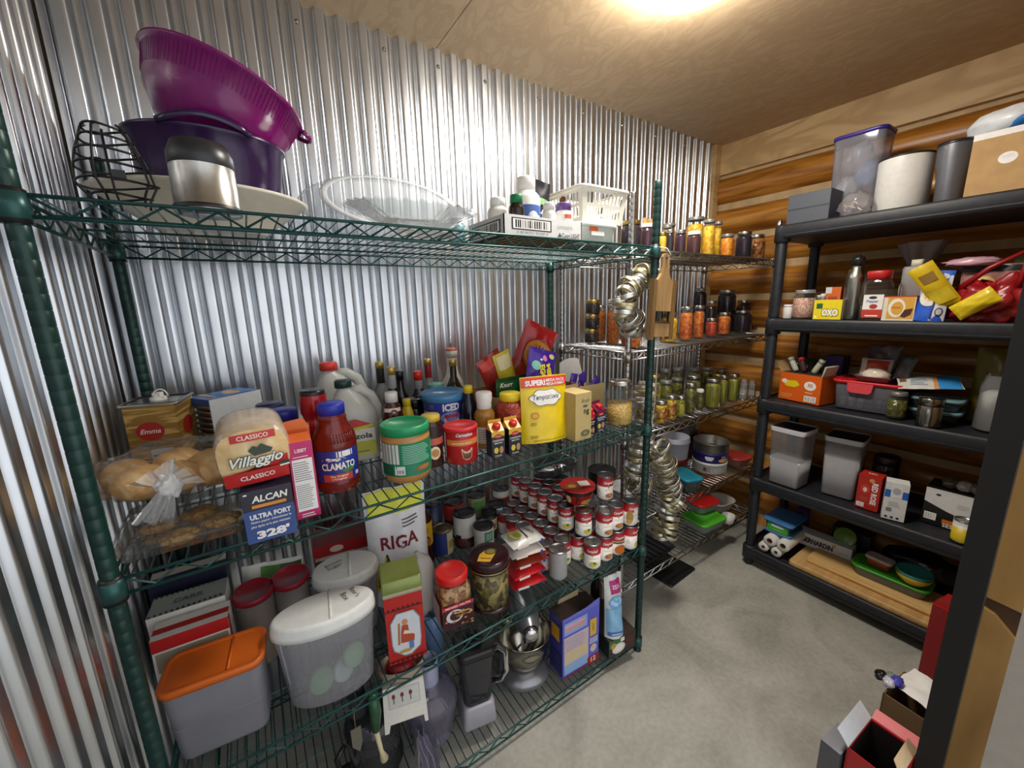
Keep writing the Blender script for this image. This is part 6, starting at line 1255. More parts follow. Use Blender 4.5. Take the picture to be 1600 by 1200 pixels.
D = Deco(); m = (lambda u, v, o: ((u-.5)*w, -.003-o, v*h), w, h, 0); D.rect(m, .18, .08, .86, .52, P('dedcd8')); D.rect(m, .18, .05, .86, .22, P('b8382c')); D.ell(m, .55, .28, .14, .05, P('a8322c')); D.ell(m, .5, .46, .14, .03, P('2a2a2c')); D.text(m, .5, .38, 'Pepper', P('3a5a9a'), w=.4); D.lines(m, .3, .08, .8, .14, 1, WHITE); D.build(t)
def brn(D, F, T, R, L): D.rect(F, .15, .08, .97, .96, P('cf9a3a')); D.ell(F, .44, .52, .27, .38, P('e0dccb')); D.ell(F, .46, .5, .19, .27, P('cf9a3a')); D.rect(F, .28, .5, .56, .56, P('c2682c')); D.poly(F, [(.58, .18), (.7, .45), (.95, .5), (.9, .25), (.72, .12)], P('4a2418')); D.rect(F, 0, .96, 1, 1, P('a8381c'))
carton('brownie_carton', 'yellow brownie carton with a chocolate square picture', 'box', (2.2, 0.4955, -1.5708, 0.097, 0.098), BB, .12, P('d8d0b8', .4), P('a8381c', .4), None, None, brn)
x, y, rot, w, h = 2.26, 0.493, -1.5708, 0.08, 0.223
t = thing('grey_canister', 'grey pouring container with a cream spout standing behind the brownie carton', 'container', x, y, BB, rot)
b = MB(); b.loft([(.001, w*.95, .08, .014, 0, .04), (h*.93, w, .085, .016, 0, .04), (h*.97, w*.9, .08, .016, 0, .04)], P('8f8f8c', .45), 5); b.build('container_body', t)
b = MB(); b.loft([(h*.97, w*.45, .04, .008, 0, .03), (h*1.09, w*.45, .04, .008, 0, .03)], P('cfc9ae', .45), 3); b.build('spout', t); D = Deco(); m = mapF(w, h); D.rect(m, .08, .42, .92, .6, P('d2d0d2')); D.rect(m, .3, .49, .75, .53, P('4a3a8a')); D.build(t)
t = thing('clear_bag', 'upright clear plastic bag of white powder behind the grey container', 'bag', 2.4, (2.4, 0.511, 1.637)[1], BB); o = blob(t, 'bag_body', .05, .055, .13, FR('d2cfc4', .8), .15, 3, 81)
b = MB(); b.grid(lambda u, v: (.03*math.cos(2*PI*u)*(1+1.2*v)*(1+.3*math.sin(2*PI*u*5)), .03*math.sin(2*PI*u)*(1+1.2*v)*(1+.3*math.sin(2*PI*u*5)), .22+.1*v), 30, 6, GL('cfc8c8', .2, .35, 1.3), True, True); b.build('bag_neck', t)
x, y, rot, w, h = 2.21, 0.408, -1.5708, 0.092, 0.19
def flr(D, m): D.poly(m, [(.55, .02), (.98, .02), (.98, .9), (.62, .95)], P('cfd0d6', .3)); D.ell(m, .38, .5, .36, .2, P('dcd6c8')); D.ell(m, .42, .52, .26, .12, P('c9a070')); D.rect(m, .1, .78, .5, .84, P('8fb2e2')); D.ell(m, .8, .2, .12, .08, P('2a2a30')); D.ell(m, .8, .2, .09, .06, P('cfd0d6')); D.rect(m, .56, .05, .62, .9, P('3a3a8a'))
stand_pouch('blue and white baking pouch tilting on the second black shelf', x, y, BB, (0, .08, rot), w, h, .05, P('2a5ac0', .28), flr, seed=83, top=.8)
stand_pouch('yellow foil pouch leaning diagonally on the blue pouch', 2.24, (2.24, 0.321, 1.451)[1]+.02, BB+.06, (.25, -.55, R90), .075, .18, .03, P('c9ab1c', .3), lambda D, m: (D.rect(m, .2, .6, .8, .8, P('8a6a2c')), D.rect(m, .1, .1, .9, .4, P('d8c02c'))), mode='pillow', seed=84)
x, y, rot, w, h = 2.3, 0.297, -1.5708, 0.15, 0.207
stand_pouch('big clear pink-printed bag behind the red shopping bag', x, y, BB, (0, 0, rot), w, h, .09, P('9a6a62', .3), lambda D, m: (D.ell(m, .42, .66, .22, .14, P('c9a85a')), D.rect(m, .0, .88, 1, .98, P('2a2426')), D.text(m, .5, .4, 'NAAN', P('c98a5a'), w=.5)), seed=85, wr=.012)
t = thing('red_bag', 'red plastic carrier bag with upright handles at the right of the second shelf', 'bag', 2.25, (2.25, 0.264, 1.427)[1], BB, R90)
RP = P('8f1219', .35); o = blob(t, 'bag_body', .1, .055, .08, RP, .5, 3.4, 86, True, 40, 26)
b = MB()
for (x0, x1, zt_) in ((-.1, .085, .26), (.05, .1, .27)):
    b2 = MB(); b2.tube([(x0, 0, .1), ((x0+x1)/2-.01, -.005, .19), (x1, 0, zt_)], [.012, .008, .005], RP, 7); b2.build('handle', t)
D = Deco(); D.build(t)
stand_pouch('crumpled yellow packet lying in front of the red carrier bag', 2.2, (2.2, 0.304, 1.429)[1], BB+.01, (.2, .9, R90), .06, .12, .03, P('d2b81c', .3), None, mode='pillow', seed=88)
stand_pouch('olive yellow bag standing at the far right end of the second black shelf', 2.45, .2, BB, (0, 0, R90), .1, .24, .07, P('6f6220', .4), None, seed=89, wr=.01)
blob(thing('pink_packet', 'small pink and white packet on top of the printed bag', 'packet', 2.36, (2.36, 0.346, 1.63)[1], BB+.205), 'packet_body', .03, .075, .018, P('c99aa8', .3), .3, 3, 90)
# --- third shelf
def ora(D, F, T, R, L): D.poly(F, [(.12, .55), (.2, .72), (.42, .74), (.5, .6), (.4, .5), (.2, .5)], P('d2c21c')); D.ell(F, .12, .68, .07, .08, P('e0dcc8')); D.ell(F, .75, .62, .14, .16, P('e6e0d8')); D.text(F, .75, .64, '30', P('b05a1c'), w=.12); D.lines(F, .06, .1, .38, .26, 3, P('e09a5c')); D.bars(F, .64, .06, .92, .26, 12); D.lines(F, .65, .36, .85, .42, 1, P('f0d8c0'))
x, y, rot, w, h = 2.2605, 0.827, -1.7511, 0.1952, 0.14
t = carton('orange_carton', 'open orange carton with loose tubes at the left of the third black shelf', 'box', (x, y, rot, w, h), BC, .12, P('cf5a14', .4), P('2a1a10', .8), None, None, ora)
b = MB(); b.prism([(-w/2, h), (-w/2+.004, h), (-w/2-.02, h+.055), (-w/2-.024, h+.05)], 0, .1, KRAFT); b.build('flap', t)
b = MB(); b.prism([(w/2-.004, h), (w/2, h), (w/2+.012, h+.045), (w/2+.006, h+.05)], 0, .1, P('b5b0a0', .5)); b.build('flap', t)
for k, (lab, c, dx, ry, cc) in enumerate((('pale glue tube sticking out of the orange carton', 'b0aea2', -.04, -.5, 'b0aea2'), ('red-capped tube sticking out of the orange carton', '3a2420', -.005, -.3, 'b51f24'), ('pale green plastic funnel cup in the orange carton', 'a8ab94', .035, .5, 'a8ab94'))):
    bottle('tube', lab, x+.05, y-dx, BC+h-.03, [(0, 0), (.012, 0), (.013, .01), (.013, .055), (.011, .06)], P(c, .35), [(.011, .058), (.014, .058), (.014, .075), (0, .076)], P(cc, .35)).rotation_euler = (ry*.9, .0, 0)
bU('glass_bowl', 'round glass lidded bowl behind the orange carton', (2.45, 0.891, 0.0955, 0.245), BC, [(0, .01), (.7, 0), (1, .3), (1, .8), (.8, .95), (0, 1)], GL('7a8078', .04, .3, 2), None, None, cat='bowl')
carton('purple_tub', 'purple and kraft tub behind the red-lidded bin', 'tub', (2.42, 0.7515, -1.5708, 0.073, 0.22), BC, .1, P('2c1a5a', .4), P('7a5a34', .6))
x, y, rot, w, h = 2.265, 0.5745, -1.518, 0.2273, 0.1363
t = thing('bin_container', 'clear bin with a red clip lid full of small jars', 'container', x, y, BC, rot)
b = MB(); b.loft([(.001, w*.9, .15, .016, 0, .09), (.004, w*.93, .156, .018, 0, .09), (h*.9, w, .17, .02, 0, .09)], GL('c6c4d2', .08, .22, 1.5), 5, True, False); b.build('container_body', t)
b = MB(); b.loft([(h*.88, w*1.04, .18, .02, 0, .09), (h*.97, w*1.1, .19, .024, 0, .09), (h, w*1.08, .185, .024, 0, .09), (h, w, .17, .02, 0, .09), (h*.96, w*.96, .165, .02, 0, .09)], P('bf1f24', .35), 5); b.build('lid', t)
b = MB(); b.prism([(-w*.28, h*.94), (w*.12, h*.94), (w*.1, h*.68), (w*.06, h*.62), (-w*.22, h*.62), (-w*.27, h*.7)], -.012, -.004, P('d2464c', .35)); b.build('clip', t)
for k in range(6):
    tt = jar(['first', 'second', 'third', 'fourth', 'fifth', 'sixth'][k]+' small spice jar from the left inside the red-lidded bin', x+.045, y+w*.38-k*w*.145, BC+.004, .014, .05, P(('8a8a5c', '9a9aa0', 'a5a5aa', '6a6a64', '3a3c34', '5a5a50')[k], .5), .7, LID_WHITE if k in (1, 2) else LID_GREY, 'spice jars in the bin', 'spice_jar')
t = thing('foil_tray', 'foil tray of wrapped meat resting on the red-lidded bin', 'tray', x+.07, y-.01, BC+h+.001, rot)
b = MB(); b.loft([(.0, .1, .09, .01), (.022, .13, .115, .014), (.024, .138, .122, .014), (.022, .126, .112, .012), (.003, .096, .086, .01)], P('8f8f90', .3, .7), 3); b.build('tray_body', t)
o = blob(t, 'food', .05, .045, .03, P('d2c4b0', .3), .25, 3, 91)
stand_pouch('red and white snack packet standing in the foil tray', x+.09, y-.0, BC+h+.012, (-.3, 0, rot), .11, .085, .03, P('c7bdb0', .3), lambda D, m: (D.rect(m, .2, .2, .9, .9, P('b8321f')), D.ell(m, .45, .55, .25, .2, P('c95a3a'))), mode='pillow', seed=92)
stand_pouch('dark crumpled foil packet at the right of the foil tray', x+.08, y-.085, BC+h+.006, (0, .3, rot-.5), .06, .12, .03, P('4a4a4c', .3, .4), None, mode='pillow', seed=93)
stand_pouch('dark maroon packet propped at the back of the foil tray', x+.15, y-.01, BC+h+.005, (0, 0, rot), .12, .15, .02, P('3a1418', .35), None, mode='pillow', seed=94)
x, y, r, h = 2.2182, 0.3558, 0.0367, 0.1129
bottle('steel_tin', 'round polished steel tin right of the red-lidded bin', x, y, BC, [(0, 0), (r*.97, 0), (r, .004), (r, h*.75), (r*.97, h*.76)], P('8f8d86', .2, 1), [(r*.98, h*.74), (r*1.03, h*.74), (r*1.03, h), (r*.97, h*1.02), (0, h*1.02)], P('8f8d86', .2, 1), cat='tin', seg=32)
x, y, r, h = 2.2635, 0.4626, 0.0331, 0.1135
jar('squat jar of seeds with a dark lid right of the red-lidded bin', x, y, BC, r, h, DILL, .7, LID_GREY, name='spice_jar')
x, y, r, h = 2.5265, 0.4633, 0.0514, 0.093
bottle('glass_bowl', 'clear glass bowl between the seed jar and the steel tin', x+.05, y, BC, [(0, .003), (r*.6, 0), (r*.9, h*.4), (r, h), (r*.97, h), (r*.86, h*.42), (0, .008)], GL('8a9088', .03, .25, 2.2), cat='bowl')
for k in range(2):
    t = thing('glass_container', ['lower glass container with a pale blue lid behind the steel tin', 'upper glass container with a clear lid behind the steel tin'][k], 'container', 2.36, .36, BC+k*.05, R90); tub(t, [(.001, .13, .1, .02), (.035, .15, .12, .025)], GL('7f8a8a', .04, .3, 2)); lidbox(t, .034, .158, .128, .028, .012, FR('7fa8b0', .7))
stand_pouch('blue and white packet lying across the glass containers', 2.29, (2.29, 0.388, 1.123)[1], BC+.105, (-1.2, -.1, R90+.3), .19, .1, .02, P('c9c6bc', .3), lambda D, m: (D.rect(m, .62, .0, .98, 1, P('2f86c8')), D.rect(m, .56, .0, .63, 1, P('c98a4a')), D.lines(m, .2, .2, .5, .8, 5, P('8fa5b8')), D.rect(m, .03, .5, .14, .85, P('6b4a2c'))), mode='pillow', seed=95)
x, y, rot, w, h = 2.274, 0.22, -1.9591, 0.0951, 0.2116
t = thing('flour_jar', 'large clear plastic jar of flour at the right end of the third black shelf', 'jar', x, y, BC, rot)
b = MB(); b.lathe([(0, .002), (w*.55, 0), (w*.58, .006), (w*.56, h*.8), (w*.5, h*.9), (w*.5, h)], GL('e2e4e4', .04, .15, 2), 32, True, 0, w*.6); b.build('jar_body', t)
b = MB(); b.lathe([(0, .004), (w*.54, .004), (w*.53, h*.66), (w*.3, h*.72), (0, h*.7)], P('d0ccc6', .8), 32, True, 0, w*.6); b.build('contents', t)
stand_pouch('olive yellow noodle bag behind the flour jar', x+.17, y, BC, (0, 0, R90), .14, .3, .08, P('6f6218', .35), None, seed=96, wr=.012)
# --- fourth shelf
def flour(label, pos, d, fill, lab):
    x, y, rot, w, h = pos; t = thing('flour_bin', label, 'bin', x, y, BD, rot)
    b = MB(); b.loft([(.001, w*.84, d*.86, .014, 0, d/2), (.006, w*.86, d*.88, .016, 0, d/2), (h*.94, w*.98, d, .02, 0, d/2)], GL('e6e6ea', .1, .12, 1.2), 5, True, False); b.build('bin_body', t)
    b = MB(); b.loft([(.004, w*.835, d*.85, .014, 0, d/2), (h*fill, w*.91, d*.93, .016, 0, d/2)], P('dbdad6', .85), 5); b.build('flour', t)
    b = MB(); b.loft([(h*.92, w*1.0, d*1.02, .02, 0, d/2), (h*.985, w*1.04, d*1.04, .022, 0, d/2), (h, w*1.02, d*1.03, .022, 0, d/2)], FR('dcdce0', .8), 5, False, False); b.build('rim', t)
    b = MB(); b.loft([(h*.96, w*.98, d, .02, 0, d/2), (h*.985, w*.96, d*.98, .02, 0, d/2)], P('1c1c20', .3), 5); b.build('lid', t)
    return t
flour('left clear flour bin with a black lid and red label', (2.1885, 0.831, -1.6151, 0.1582, 0.3069), .15, .45, 1)
flour('right clear flour bin with a black lid, fuller than the left one', (2.258, 0.6215, -1.4745, 0.1457, 0.2976), .16, .66, 0)
def rose(D, F, T, R, L): D.text(F, .76, .5, 'RED ROSE', WHITE, w=1.3, h=.13, bold=.03, rot=-PI/2); D.ell(F, .35, .6, .2, .14, P('c23a2c')); D.ell(F, .35, .58, .09, .07, P('d8c8b8')); D.ell(F, .6, .88, .12, .06, P('c98a4a')); D.bars(F, .06, .05, .4, .18, 8); D.lines(F, .15, .25, .55, .38, 3, P('c25a4c')); D.text(T, .5, .5, 'RED', WHITE, w=.4)
carton('tea_carton', 'red tea carton with vertical RED ROSE lettering', 'box', (2.237, 0.5015, -1.5455, 0.079, 0.1589), BD, .075, P('a82318', .35), P('b5281c', .35), None, None, rose)
def sal(D, F, T, R, L): D.rect(F, 0, .6, 1, .8, P('1f5fb8')); D.poly(F, [(.25, .6), (.75, .6), (.75, 1), (.25, 1)], P('dcdcda')); D.ell(F, .5, .78, .18, .09, P('a5aab5')); D.lines(F, .2, .36, .8, .52, 4, P('b5b8bc')); D.rect(F, .15, .22, .4, .32, P('7a7a7c')); D.ell(F, .2, .07, .07, .03, P('2a2f5a')); D.ell(F, .45, .07, .07, .03, P('2a2f5a')); D.ell(F, .7, .07, .07, .03, P('2a2f5a'))
carton('filter_carton', 'white and blue carton right of the red tea carton', 'box', (2.213, 0.405, -1.3191, 0.0723, 0.169), BD, .06, P('d6d6d4', .4), P('e0e0de', .4), None, None, sal)
def blk(D, F, T, R, L): D.poly(F, [(0, .62), (.45, .45), (1, .3), (1, 1), (0, 1)], P('d8d7d4')); D.bars(F, .04, .12, .28, .32, 12); D.rect(F, .4, .1, .62, .22, P('cf6a1c')); D.text(F, .52, .06, 'SES', WHITE, w=.2); D.ell(F, .25, .85, .05, .03, P('2a2a2c')); D.lines(F, .62, .6, .85, .75, 3, P('b5b4b0'))
x, y, rot, w, h = 2.305, 0.26, -1.5441, 0.1501, 0.1577
t = carton('black_carton', 'black and white open carton of packets at the right of the fourth shelf', 'box', (x, y, rot, w, h), BD, .14, P('15130f', .35), P('15130f', .6), None, None, blk)
for k, (dy, c, l) in enumerate(((.02, '6a625c', 'grey packet poking out of the black and white carton at the left'), (-.02, 'c9c6c4', 'white packet poking out of the black and white carton'), (-.055, '8a8276', 'brown packet poking out of the black and white carton at the right'))): blob(thing('snack_packet', l, 'packet', x+.06, y+dy, BD+h), 'packet_body', .03, .025, .022, P(c, .25), .3, 3, 97+k)
x, y, r, h = 2.2262, 0.2059, 0.0313, 0.0916
can('yellow_tin', 'small yellow tin standing in front of the black and white carton', 'tin', x, y, BD, r, h, [(0, .7, 'c9b01c'), (.7, 1, 'c9c9c6')], R90)
bU('dark_jar', 'dark glass jar in the shadow behind the red tea carton', (2.38, 0.486, 0.047, 0.228), BD, JARP, GL('2a2426', .05, .6, 2), CAPP, P('15120f', .4))
# --- bottom shelf
ROLL = P('d8d6d0', .8); b0 = MB(); b0.lathe([(.0, .0), (.016, .0)], P('3a2416', .8), 22)
def roll(lab, yy, zz, R, core):
    t = thing('paper_roll', lab, 'paper roll', 2.185, yy, zz, (0, PI/2, 0), 'paper rolls')
    b = MB(); b.lathe([(core, .0), (R*.96, 0), (R, .004), (R, .2), (R*.96, .204), (core, .204)], ROLL, 28); b.build('roll_body', t)
    b = MB(); b.lathe([(core, .204), (core, -.0005), (core-.0015, -.0005), (core-.0015, .2), (0, .2)], P('6a4a30', .8), 20); b.build('core', t)
for lab, yy, zz, R, core in (('lower left small white paper roll under the blue container', .925, BE+.027, .026, .009), ('lower right small white paper roll under the blue container', .862, BE+.027, .026, .009), ('upper left white paper roll with a wide core', .898, BE+.077, .031, .014), ('upper right white paper roll with a wide core', .834, BE+.08, .031, .014)): roll(lab, yy, zz, R, core)
t = thing('wipes_container', 'blue-lidded container with a green label on top of the paper rolls', 'container', 2.19, .872, BE+.112, R90)
b = MB(); b.loft([(0, .115, .16, .014, 0, .08), (.006, .12, .165, .016, 0, .08), (.008, .115, .16, .014, 0, .08), (.06, .125, .17, .016, 0, .08)], P('1f3a3a', .3), 4); b.build('container_body', t)
b = MB(); b.loft([(.058, .135, .18, .018, 0, .08), (.07, .15, .195, .022, 0, .08), (.074, .145, .19, .02, 0, .08)], FR('4a86c4', .85), 4); b.build('lid', t)
b = MB(); b.loft([(-.002, .13, .172, .016, 0, .08), (.01, .13, .172, .016, 0, .08)], P('4a7ab5', .35), 4); b.build('base_rim', t)
D = Deco(); m = (lambda u, v, o: (-.055+.11*u, -.006-o, .012+.044*v), .11, .044, 0); D.rect(m, .05, .02, .95, .95, P('3f9a2c')); D.ell(m, .5, .75, .3, .16, P('c9d2d8')); D.lines(m, .3, .2, .8, .4, 2, P('8fd27a')); D.build(t)
def bern(D, F, T, R, L): D.rect(F, .0, .0, 1, 1, P('cfd2d6')); D.text(F, .47, .5, 'BERNARDIN', P('1a1a1e'), w=.5, h=.42, bold=.05); D.rect(F, .08, .3, .17, .75, P('b8bcc2')); D.ell(F, .73, .78, .03, .14, P('c2a24a')); D.lines(F, .82, .42, .96, .52, 1, P('8a8a8c')); D.lines(F, .2, .08, .9, .16, 1, P('9a9aa2')); D.poly(F, [(0, .0), (.1, .0), (.2, .3), (.0, .5)], P('aab0ba'))
carton('canning_carton', 'white canning supplies carton printed BERNARDIN', 'box', (2.41, 0.6945, -1.5339, 0.2712, 0.0716), BE+.031, .07, P('cfd2d6', .4), P('d8dade', .4), None, None, bern)
t = thing('cutting_board', 'thick wooden cutting board at the front edge of the bottom black shelf', 'cutting board', 2.19, .475, BE-.004, R90)
b = MB(); b.loft([(0, .55, .24, .01, 0, .12), (.004, .556, .246, .012, 0, .12), (.026, .556, .246, .012, 0, .12), (.03, .55, .24, .01, 0, .12)], BOARD, 3); b.build('board', t)
t = thing('cutting_board', 'second wooden cutting board lying on the thick one', 'cutting board', 2.235, .45, BE+.0265, R90)
b = MB(); b.loft([(0, .5, .19, .02, 0, .1), (.016, .5, .19, .02, 0, .1), (.018, .494, .184, .02, 0, .1)], WOOD('pale_board_wood', [(.2, 'bd9050'), (.5, 'd2a868'), (.8, 'e0bd84')], 5, (.6, 6, 6), .5, .05, .6), 4); b.build('board', t)
x, y, rot, w, h = 2.29, 0.3995, -1.5478, 0.2611, 0.0697
t = thing('long_container', 'long clear container with a green lid on the cutting boards', 'container', x, y, BE+.0455, rot)
b = MB(); b.loft([(.001, w*.9, .12, .03, 0, .07), (.004, w*.93, .126, .032, 0, .07), (.042, w, .14, .036, 0, .07)], FR('aab0ac', .45), 5, True, False); b.build('container_body', t)
b = MB(); b.loft([(.04, w*1.02, .145, .036, 0, .07), (.048, w*1.07, .155, .04, 0, .07), (.052, w*1.05, .15, .04, 0, .07), (.052, w*.98, .135, .034, 0, .07), (.049, w*.96, .13, .034, 0, .07)], P('3fa22c', .35), 5); b.build('lid', t)
gx, gy = x, y
t = thing('small_container', 'small terracotta container with a pale lid on the green lid', 'container', gx+.06, gy+.045, BE+.099, R90-.1)
tub(t, [(.0, .08, .045, .012), (.04, .09, .055, .014)], P('b0502c', .4)); lidbox(t, .038, .1, .062, .016, .012, P('cdb8bc', .4))
for k in range(2):
    bottle('bowl', ['yellow bowl under the teal bowl on the green lid', 'teal bowl nested in the yellow bowl'][k], gx+.04, gy-.075, BE+.099+k*.014, [(0, .003), (.03, 0), (.034, .004), (.055, .025), (.062, .045), (.06, .046), (.052, .028), (0, .009)], P('c9a832', .3) if k == 0 else P('3f9a94', .25), cat='bowl', seg=32)
t = thing('jar_cover', 'round olive green cover propped behind the canning carton', 'cover', 2.455, (2.52, 0.61, 0.205)[1], BE+.13, (0, -1.0, 0)); b = MB(); b.lathe([(0, .006), (.03, .006), (.034, .003), (.044, .006), (.048, .004), (.048, -.004), (0, -.004)], P('6a8a34', .35), 30); b.build('lid_body', t)
t = thing('purple_box', 'purple carton leaning behind the canning carton', 'box', 2.5, .78, BE, (.3, .1, R90)); b = MB(); b.facebox(.05, .2, .04, P('4a3468', .4)); b.build('carton_body', t)
carton('black_box', 'black carton with pale lettering behind the canning carton', 'box', (2.5, .66, R90, .16, .15), BE, .08, P('131215', .35), None, None, None, lambda D, F, T, R, L: D.text(F, .4, .7, 'OBOI', P('b5b3ae'), w=.4, h=.2))
blob(thing('black_bag', 'shiny black plastic bag slumped at the back right of the bottom shelf', 'bag', 2.47, .33, BE), 'bag_body', .09, .19, .1, P('17151a', .2), .3, 2.5, 99)
# ================================================================== floor
t = thing('floor_mat', 'black rubber mat on the concrete floor by the chrome unit', 'mat', 1.785, 1.19, 0, .05)
b = MB(); b.loft([(0, .24, .22, .012), (.006, .24, .22, .012), (.01, .23, .21, .012)], P('121214', .5), 3); b.build('mat_body', t)
t = thing('red_carton', 'tall red carton with a white stripe standing before the black shelving', 'box', 2.02, .178, 0, R90-.1)
b = MB(); b.facebox(.085, .33, .06, P('8a1418', .35), P('a81c1c', .35)); b.prism([(-.0425, .33), (.0425, .33), (.02, .37), (-.02, .37)], .01, .05, P('a81c1c', .35)); b.build('carton_body', t)
D = Deco(); m = mapF(.085, .33); D.rect(m, .6, .05, .78, .75, P('d8d4d0')); D.build(t)
# big cardboard box with paper
def open_box(name, label, x, y, rot, w, d, h, m0, flaps, inner=None):
    t = thing(name, label, 'box', x, y, 0, rot); inner = inner or m0
    for nm, a in (('box_front', (-w/2, w/2, 0, .004)), ('box_back', (-w/2, w/2, d-.004, d))): b = MB(); b.box(a[0], a[1], a[2], a[3], 0, h, m0); yi = a[3]+.0004 if a[2] == 0 else a[2]-.0004; b.add([(-w/2+.003, yi, 0), (w/2-.003, yi, 0), (w/2-.003, yi, h-.004), (-w/2+.003, yi, h-.004)], [(0, 1, 2, 3)], inner); b.build(nm, t)
    for sx in (-1, 1): b = MB(); b.box(sx*w/2-.002, sx*w/2+.002, 0, d, 0, h, m0); xi = sx*(w/2-.0025); b.add([(xi, .004, 0), (xi, d-.004, 0), (xi, d-.004, h-.004), (xi, .004, h-.004)], [(0, 1, 2, 3)], inner); b.build('box_side', t)
    b = MB(); b.box(-w/2, w/2, 0, d, 0, .004, inner); b.build('box_base', t)
    for pts, mm in flaps: b = MB(); b.add(pts, [tuple(range(len(pts)))], mm); b.add([(p[0], p[1], p[2]+.003) for p in pts], [tuple(range(len(pts)))], mm); b.build('flap', t)
    return t
t = open_box('cardboard_box', 'large kraft cardboard box of paper scraps on the floor at the right', 1.575, .165, R90-.1, .14, .16, .2, P('6b5233', .75), [])
t2 = thing('paper_sheet', 'crumpled white sheet lying over the kraft box on the floor', 'paper', 1.62, .175, .204, R90-.2)
b = MB(); b.grid(lambda u, v: ((u-.5)*.11, .0+.14*v, .014*mnoise.noise(Vector((u*3, v*3, 2)))+.01), 10, 8, PAPER); b.build('sheet', t2)
t3 = thing('scrap_bundle', 'bundle of grey wrappers and black clips at the left of the kraft box', 'scraps', 1.64, .238, .2, 0)
for k, (c, a) in enumerate((('8a8a86', 0), ('1a1a1c', .8), ('c9c6d0', 1.7), ('4a4ab0', 2.4))): o = blob(t3, 'wrapper', .022, .016, .014, P(c, .3), .35, 3, 110+k); o.location = (.018*math.cos(a*2), .02*math.sin(a*2), .004*k)
t = open_box('open_carton', 'open red and white carton in the bottom right corner', 1.285, .187, R90-.06, .105, .16, .2, P('a8161c', .35), [([(-.0525, 0, .2), (-.0525, .16, .2), (-.085, .16, .235), (-.083, 0, .235)], P('c9cdd2', .4)), ([(-.0525, .16, .2), (.0525, .16, .2), (.0525, .19, .215), (-.0525, .19, .215)], P('c42a30', .4)), ([(.0525, .03, .2), (.0525, .16, .2), (.03, .15, .225), (.03, .05, .22)], P('cbb08a', .6))], P('1a0c0c', .8))  # near-black lining paints in the shade inside the carton
t4 = thing('grey_carton', 'grey carton beside the open red carton at the bottom edge', 'box', 1.28, .275, 0, R90-.1); b = MB(); b.facebox(.05, .17, .1, P('55565a', .5), P('8a8c92', .5)); b.build('carton_body', t4)

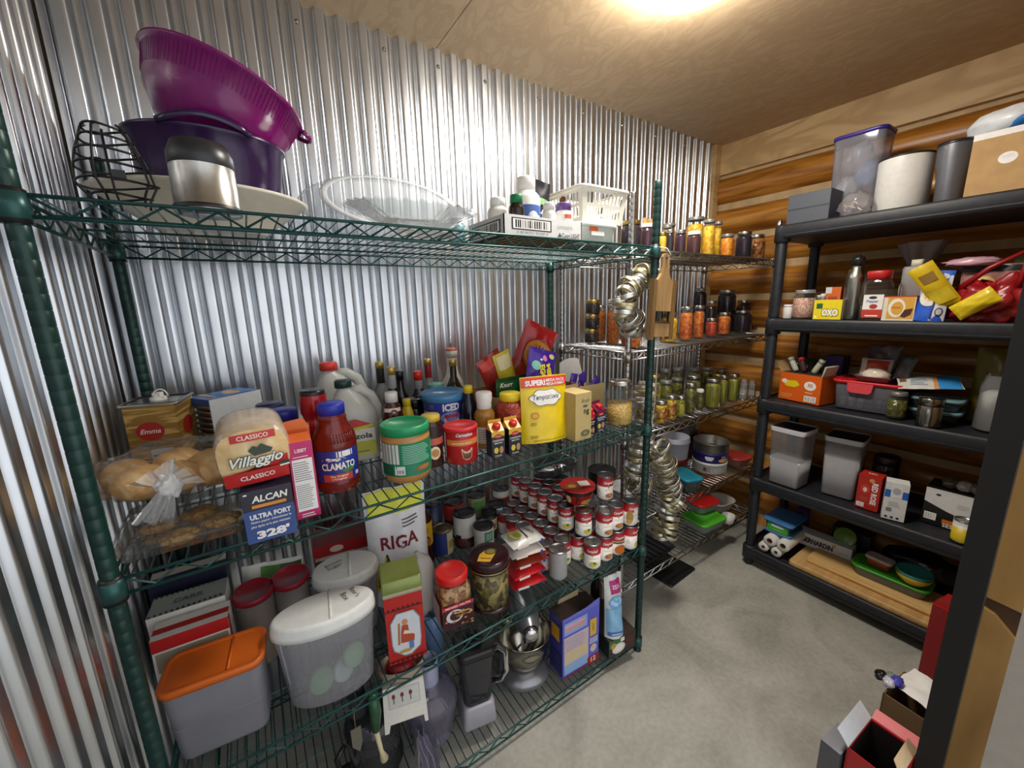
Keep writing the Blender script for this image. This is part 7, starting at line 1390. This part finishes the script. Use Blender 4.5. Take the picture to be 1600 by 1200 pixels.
# ================================================================== settle neighbours so that nothing cuts into anything
SETTLE = {
 'plastic_basin': (0, 0, .012), 'mixing_bowl': (0, 0, .022), 'flour_bag': (.01, -.01, .012), 'food_pouch.001': (-.012, 0, .008), 'wire_cage': (.012, 0, .012),
 'jar_ring_bundle.001': (-.012, -.055, 0), 'jar_ring_bundle.002': (.03, -.02, 0), 'baking_dish': (-.07, .07, 0), 'wipes_container': (.045, -.035, 0), 'paper_roll': (.01, -.045, 0), 'paper_roll.001': (.01, -.045, 0), 'paper_roll.002': (.01, -.045, 0), 'paper_roll.003': (.01, -.045, 0),
 'food_pouch.008': (.1, 0, 0), 'food_pouch.007': (-.035, .015, .0), 'food_pouch.009': (-.03, .03, .02), 'bun_bag': (-.018, .025, .012), 'blender': (.004, 0, 0), 'stand_mixer': (.02, .01, 0), 'clear_bag': (.07, 0, 0), 'food_processor': (-.01, 0, 0), 'food_processor.001': (-.008, .01, 0), 'kitchen_scale': (0, -.02, .012), 'plastic_bag': (-.005, -.02, 0),
 'food_pouch': (.012, -.012, .004), 'paper_bag': (.065, .02, 0), 'wrapped_candy': (.055, .02, 0), 'wrapped_candy.001': (.06, .02, 0), 'wrapped_candy.002': (.055, .02, 0), 'wrapped_candy.003': (.055, .02, 0), 'candy_tub': (.012, -.02, 0.01), 'food_pouch.003': (.02, 0, 0), 'food_pouch.004': (.02, .04, .0),
 'preserve_jar.013': (-.045, .025, 0), 'dark_tin': (.1, .035, 0), 'tin_multipack': (-.02, .05, 0), 'drawer_box': (-.005, .012, 0), 'storage_container.003': (.075, -.004, 0), 'storage_container.004': (.075, -.004, 0), 'sugar_bag': (-.02, .015, 0), 'rice_bag': (0, .03, .004), 'cracker_carton.001': (-.024, 0, 0), 'canister.001': (-.006, .01, 0), 'cracker_carton.002': (-.02, 0, 0),
 'drink_tub': (.02, -.015, 0), 'spread_jar': (.015, .075, 0), 'sauce_bottle.001': (-.02, -.02, 0), 'sauce_bottle.003': (.01, .025, 0), 'sauce_bottle.002': (-.003, .01, 0), 'sauce_bottle': (-.013, 0, 0), 'vinegar_jug.001': (-.035, 0, 0), 'vinegar_jug': (-.022, .015, 0), 'sauce_bottle.004': (-.005, .035, 0), 'spread_jar.001': (-.002, -.025, 0),
 'food_pouch.014': (0, -.01, .03), 'grey_canister': (.065, 0, 0), 'spice_jar': (0, .004, 0), 'steel_flask': (.02, .008, 0), 'food_can.006': (-.012, 0, 0), 'barbecue_bottle': (-.034, 0, 0), 'snack_carton.001': (-.02, 0, 0), 'mayonnaise_jar': (-.014, 0, 0), 'mayonnaise_jar.001': (.02, .01, 0), 'salsa_jar': (.014, -.012, 0), 'stock_jar': (.055, .01, 0), 'gravy_jar': (-.016, 0, 0), 'gift_box': (.006, -.004, 0), 'candy_carton': (0, .02, .083), 'spice_bottle': (.03, .09, 0),
 'foil_pouch': (-.022, .008, .004), 'vitamin_bottle': (.012, .105, 0), 'canning_carton': (-.02, 0, 0), 'black_box': (.0, -.06, 0), 'tube': (0, 0, .035), 'tube.001': (0, 0, .035), 'tube.002': (0, 0, .035), 'preserve_jar.006': (0, .06, 0), 'preserve_jar.014': (-.012, 0, 0), 'preserve_jar.015': (-.012, 0, 0), 'preserve_jar.016': (-.012, 0, 0), 'black_bag': (.06, 0, 0), 'purple_box': (.02, .05, 0), 'glass_bowl': (.03, .0, 0), 'craft_bag': (-.005, .0, 0), 'white_canister': (.01, -.012, 0), 'glass_container': (-.03, -.04, 0),
 'vitamin_bottle.003': (0, -.004, .001), 'vitamin_bottle.001': (0, 0, .001), 'vitamin_bottle.002': (0, 0, .001), 'vitamin_bottle.004': (0, 0, .001), 'vitamin_bottle.005': (0, 0, .001), 'snack_bag': (-.03, 0, 0), 'funnel': (.02, -.02, 0),
}
for n_, d_ in SETTLE.items(): bpy.data.objects[n_].location += Vector(d_)
for n_, s_ in {'food_processor': (.88, .88, .95), 'food_processor.001': (.88, .88, .95), 'bun_bag': (.85, .92, .8), 'sauce_bottle.002': (.78, .78, 1), 'spread_jar': (.85, .85, 1), 'spread_jar.001': (.8, .8, 1), 'vinegar_jug.001': (.95, .95, 1), 'sugar_bag': (.75, .8, .95), 'paper_bag': (.72, 1, 1), 'glass_bowl': (.75, .75, .8), 'black_bag': (.8, .8, .9), 'dark_tin': (.7, .7, 1), 'baking_dish': (.85, .85, 1)}.items(): bpy.data.objects[n_].scale = s_
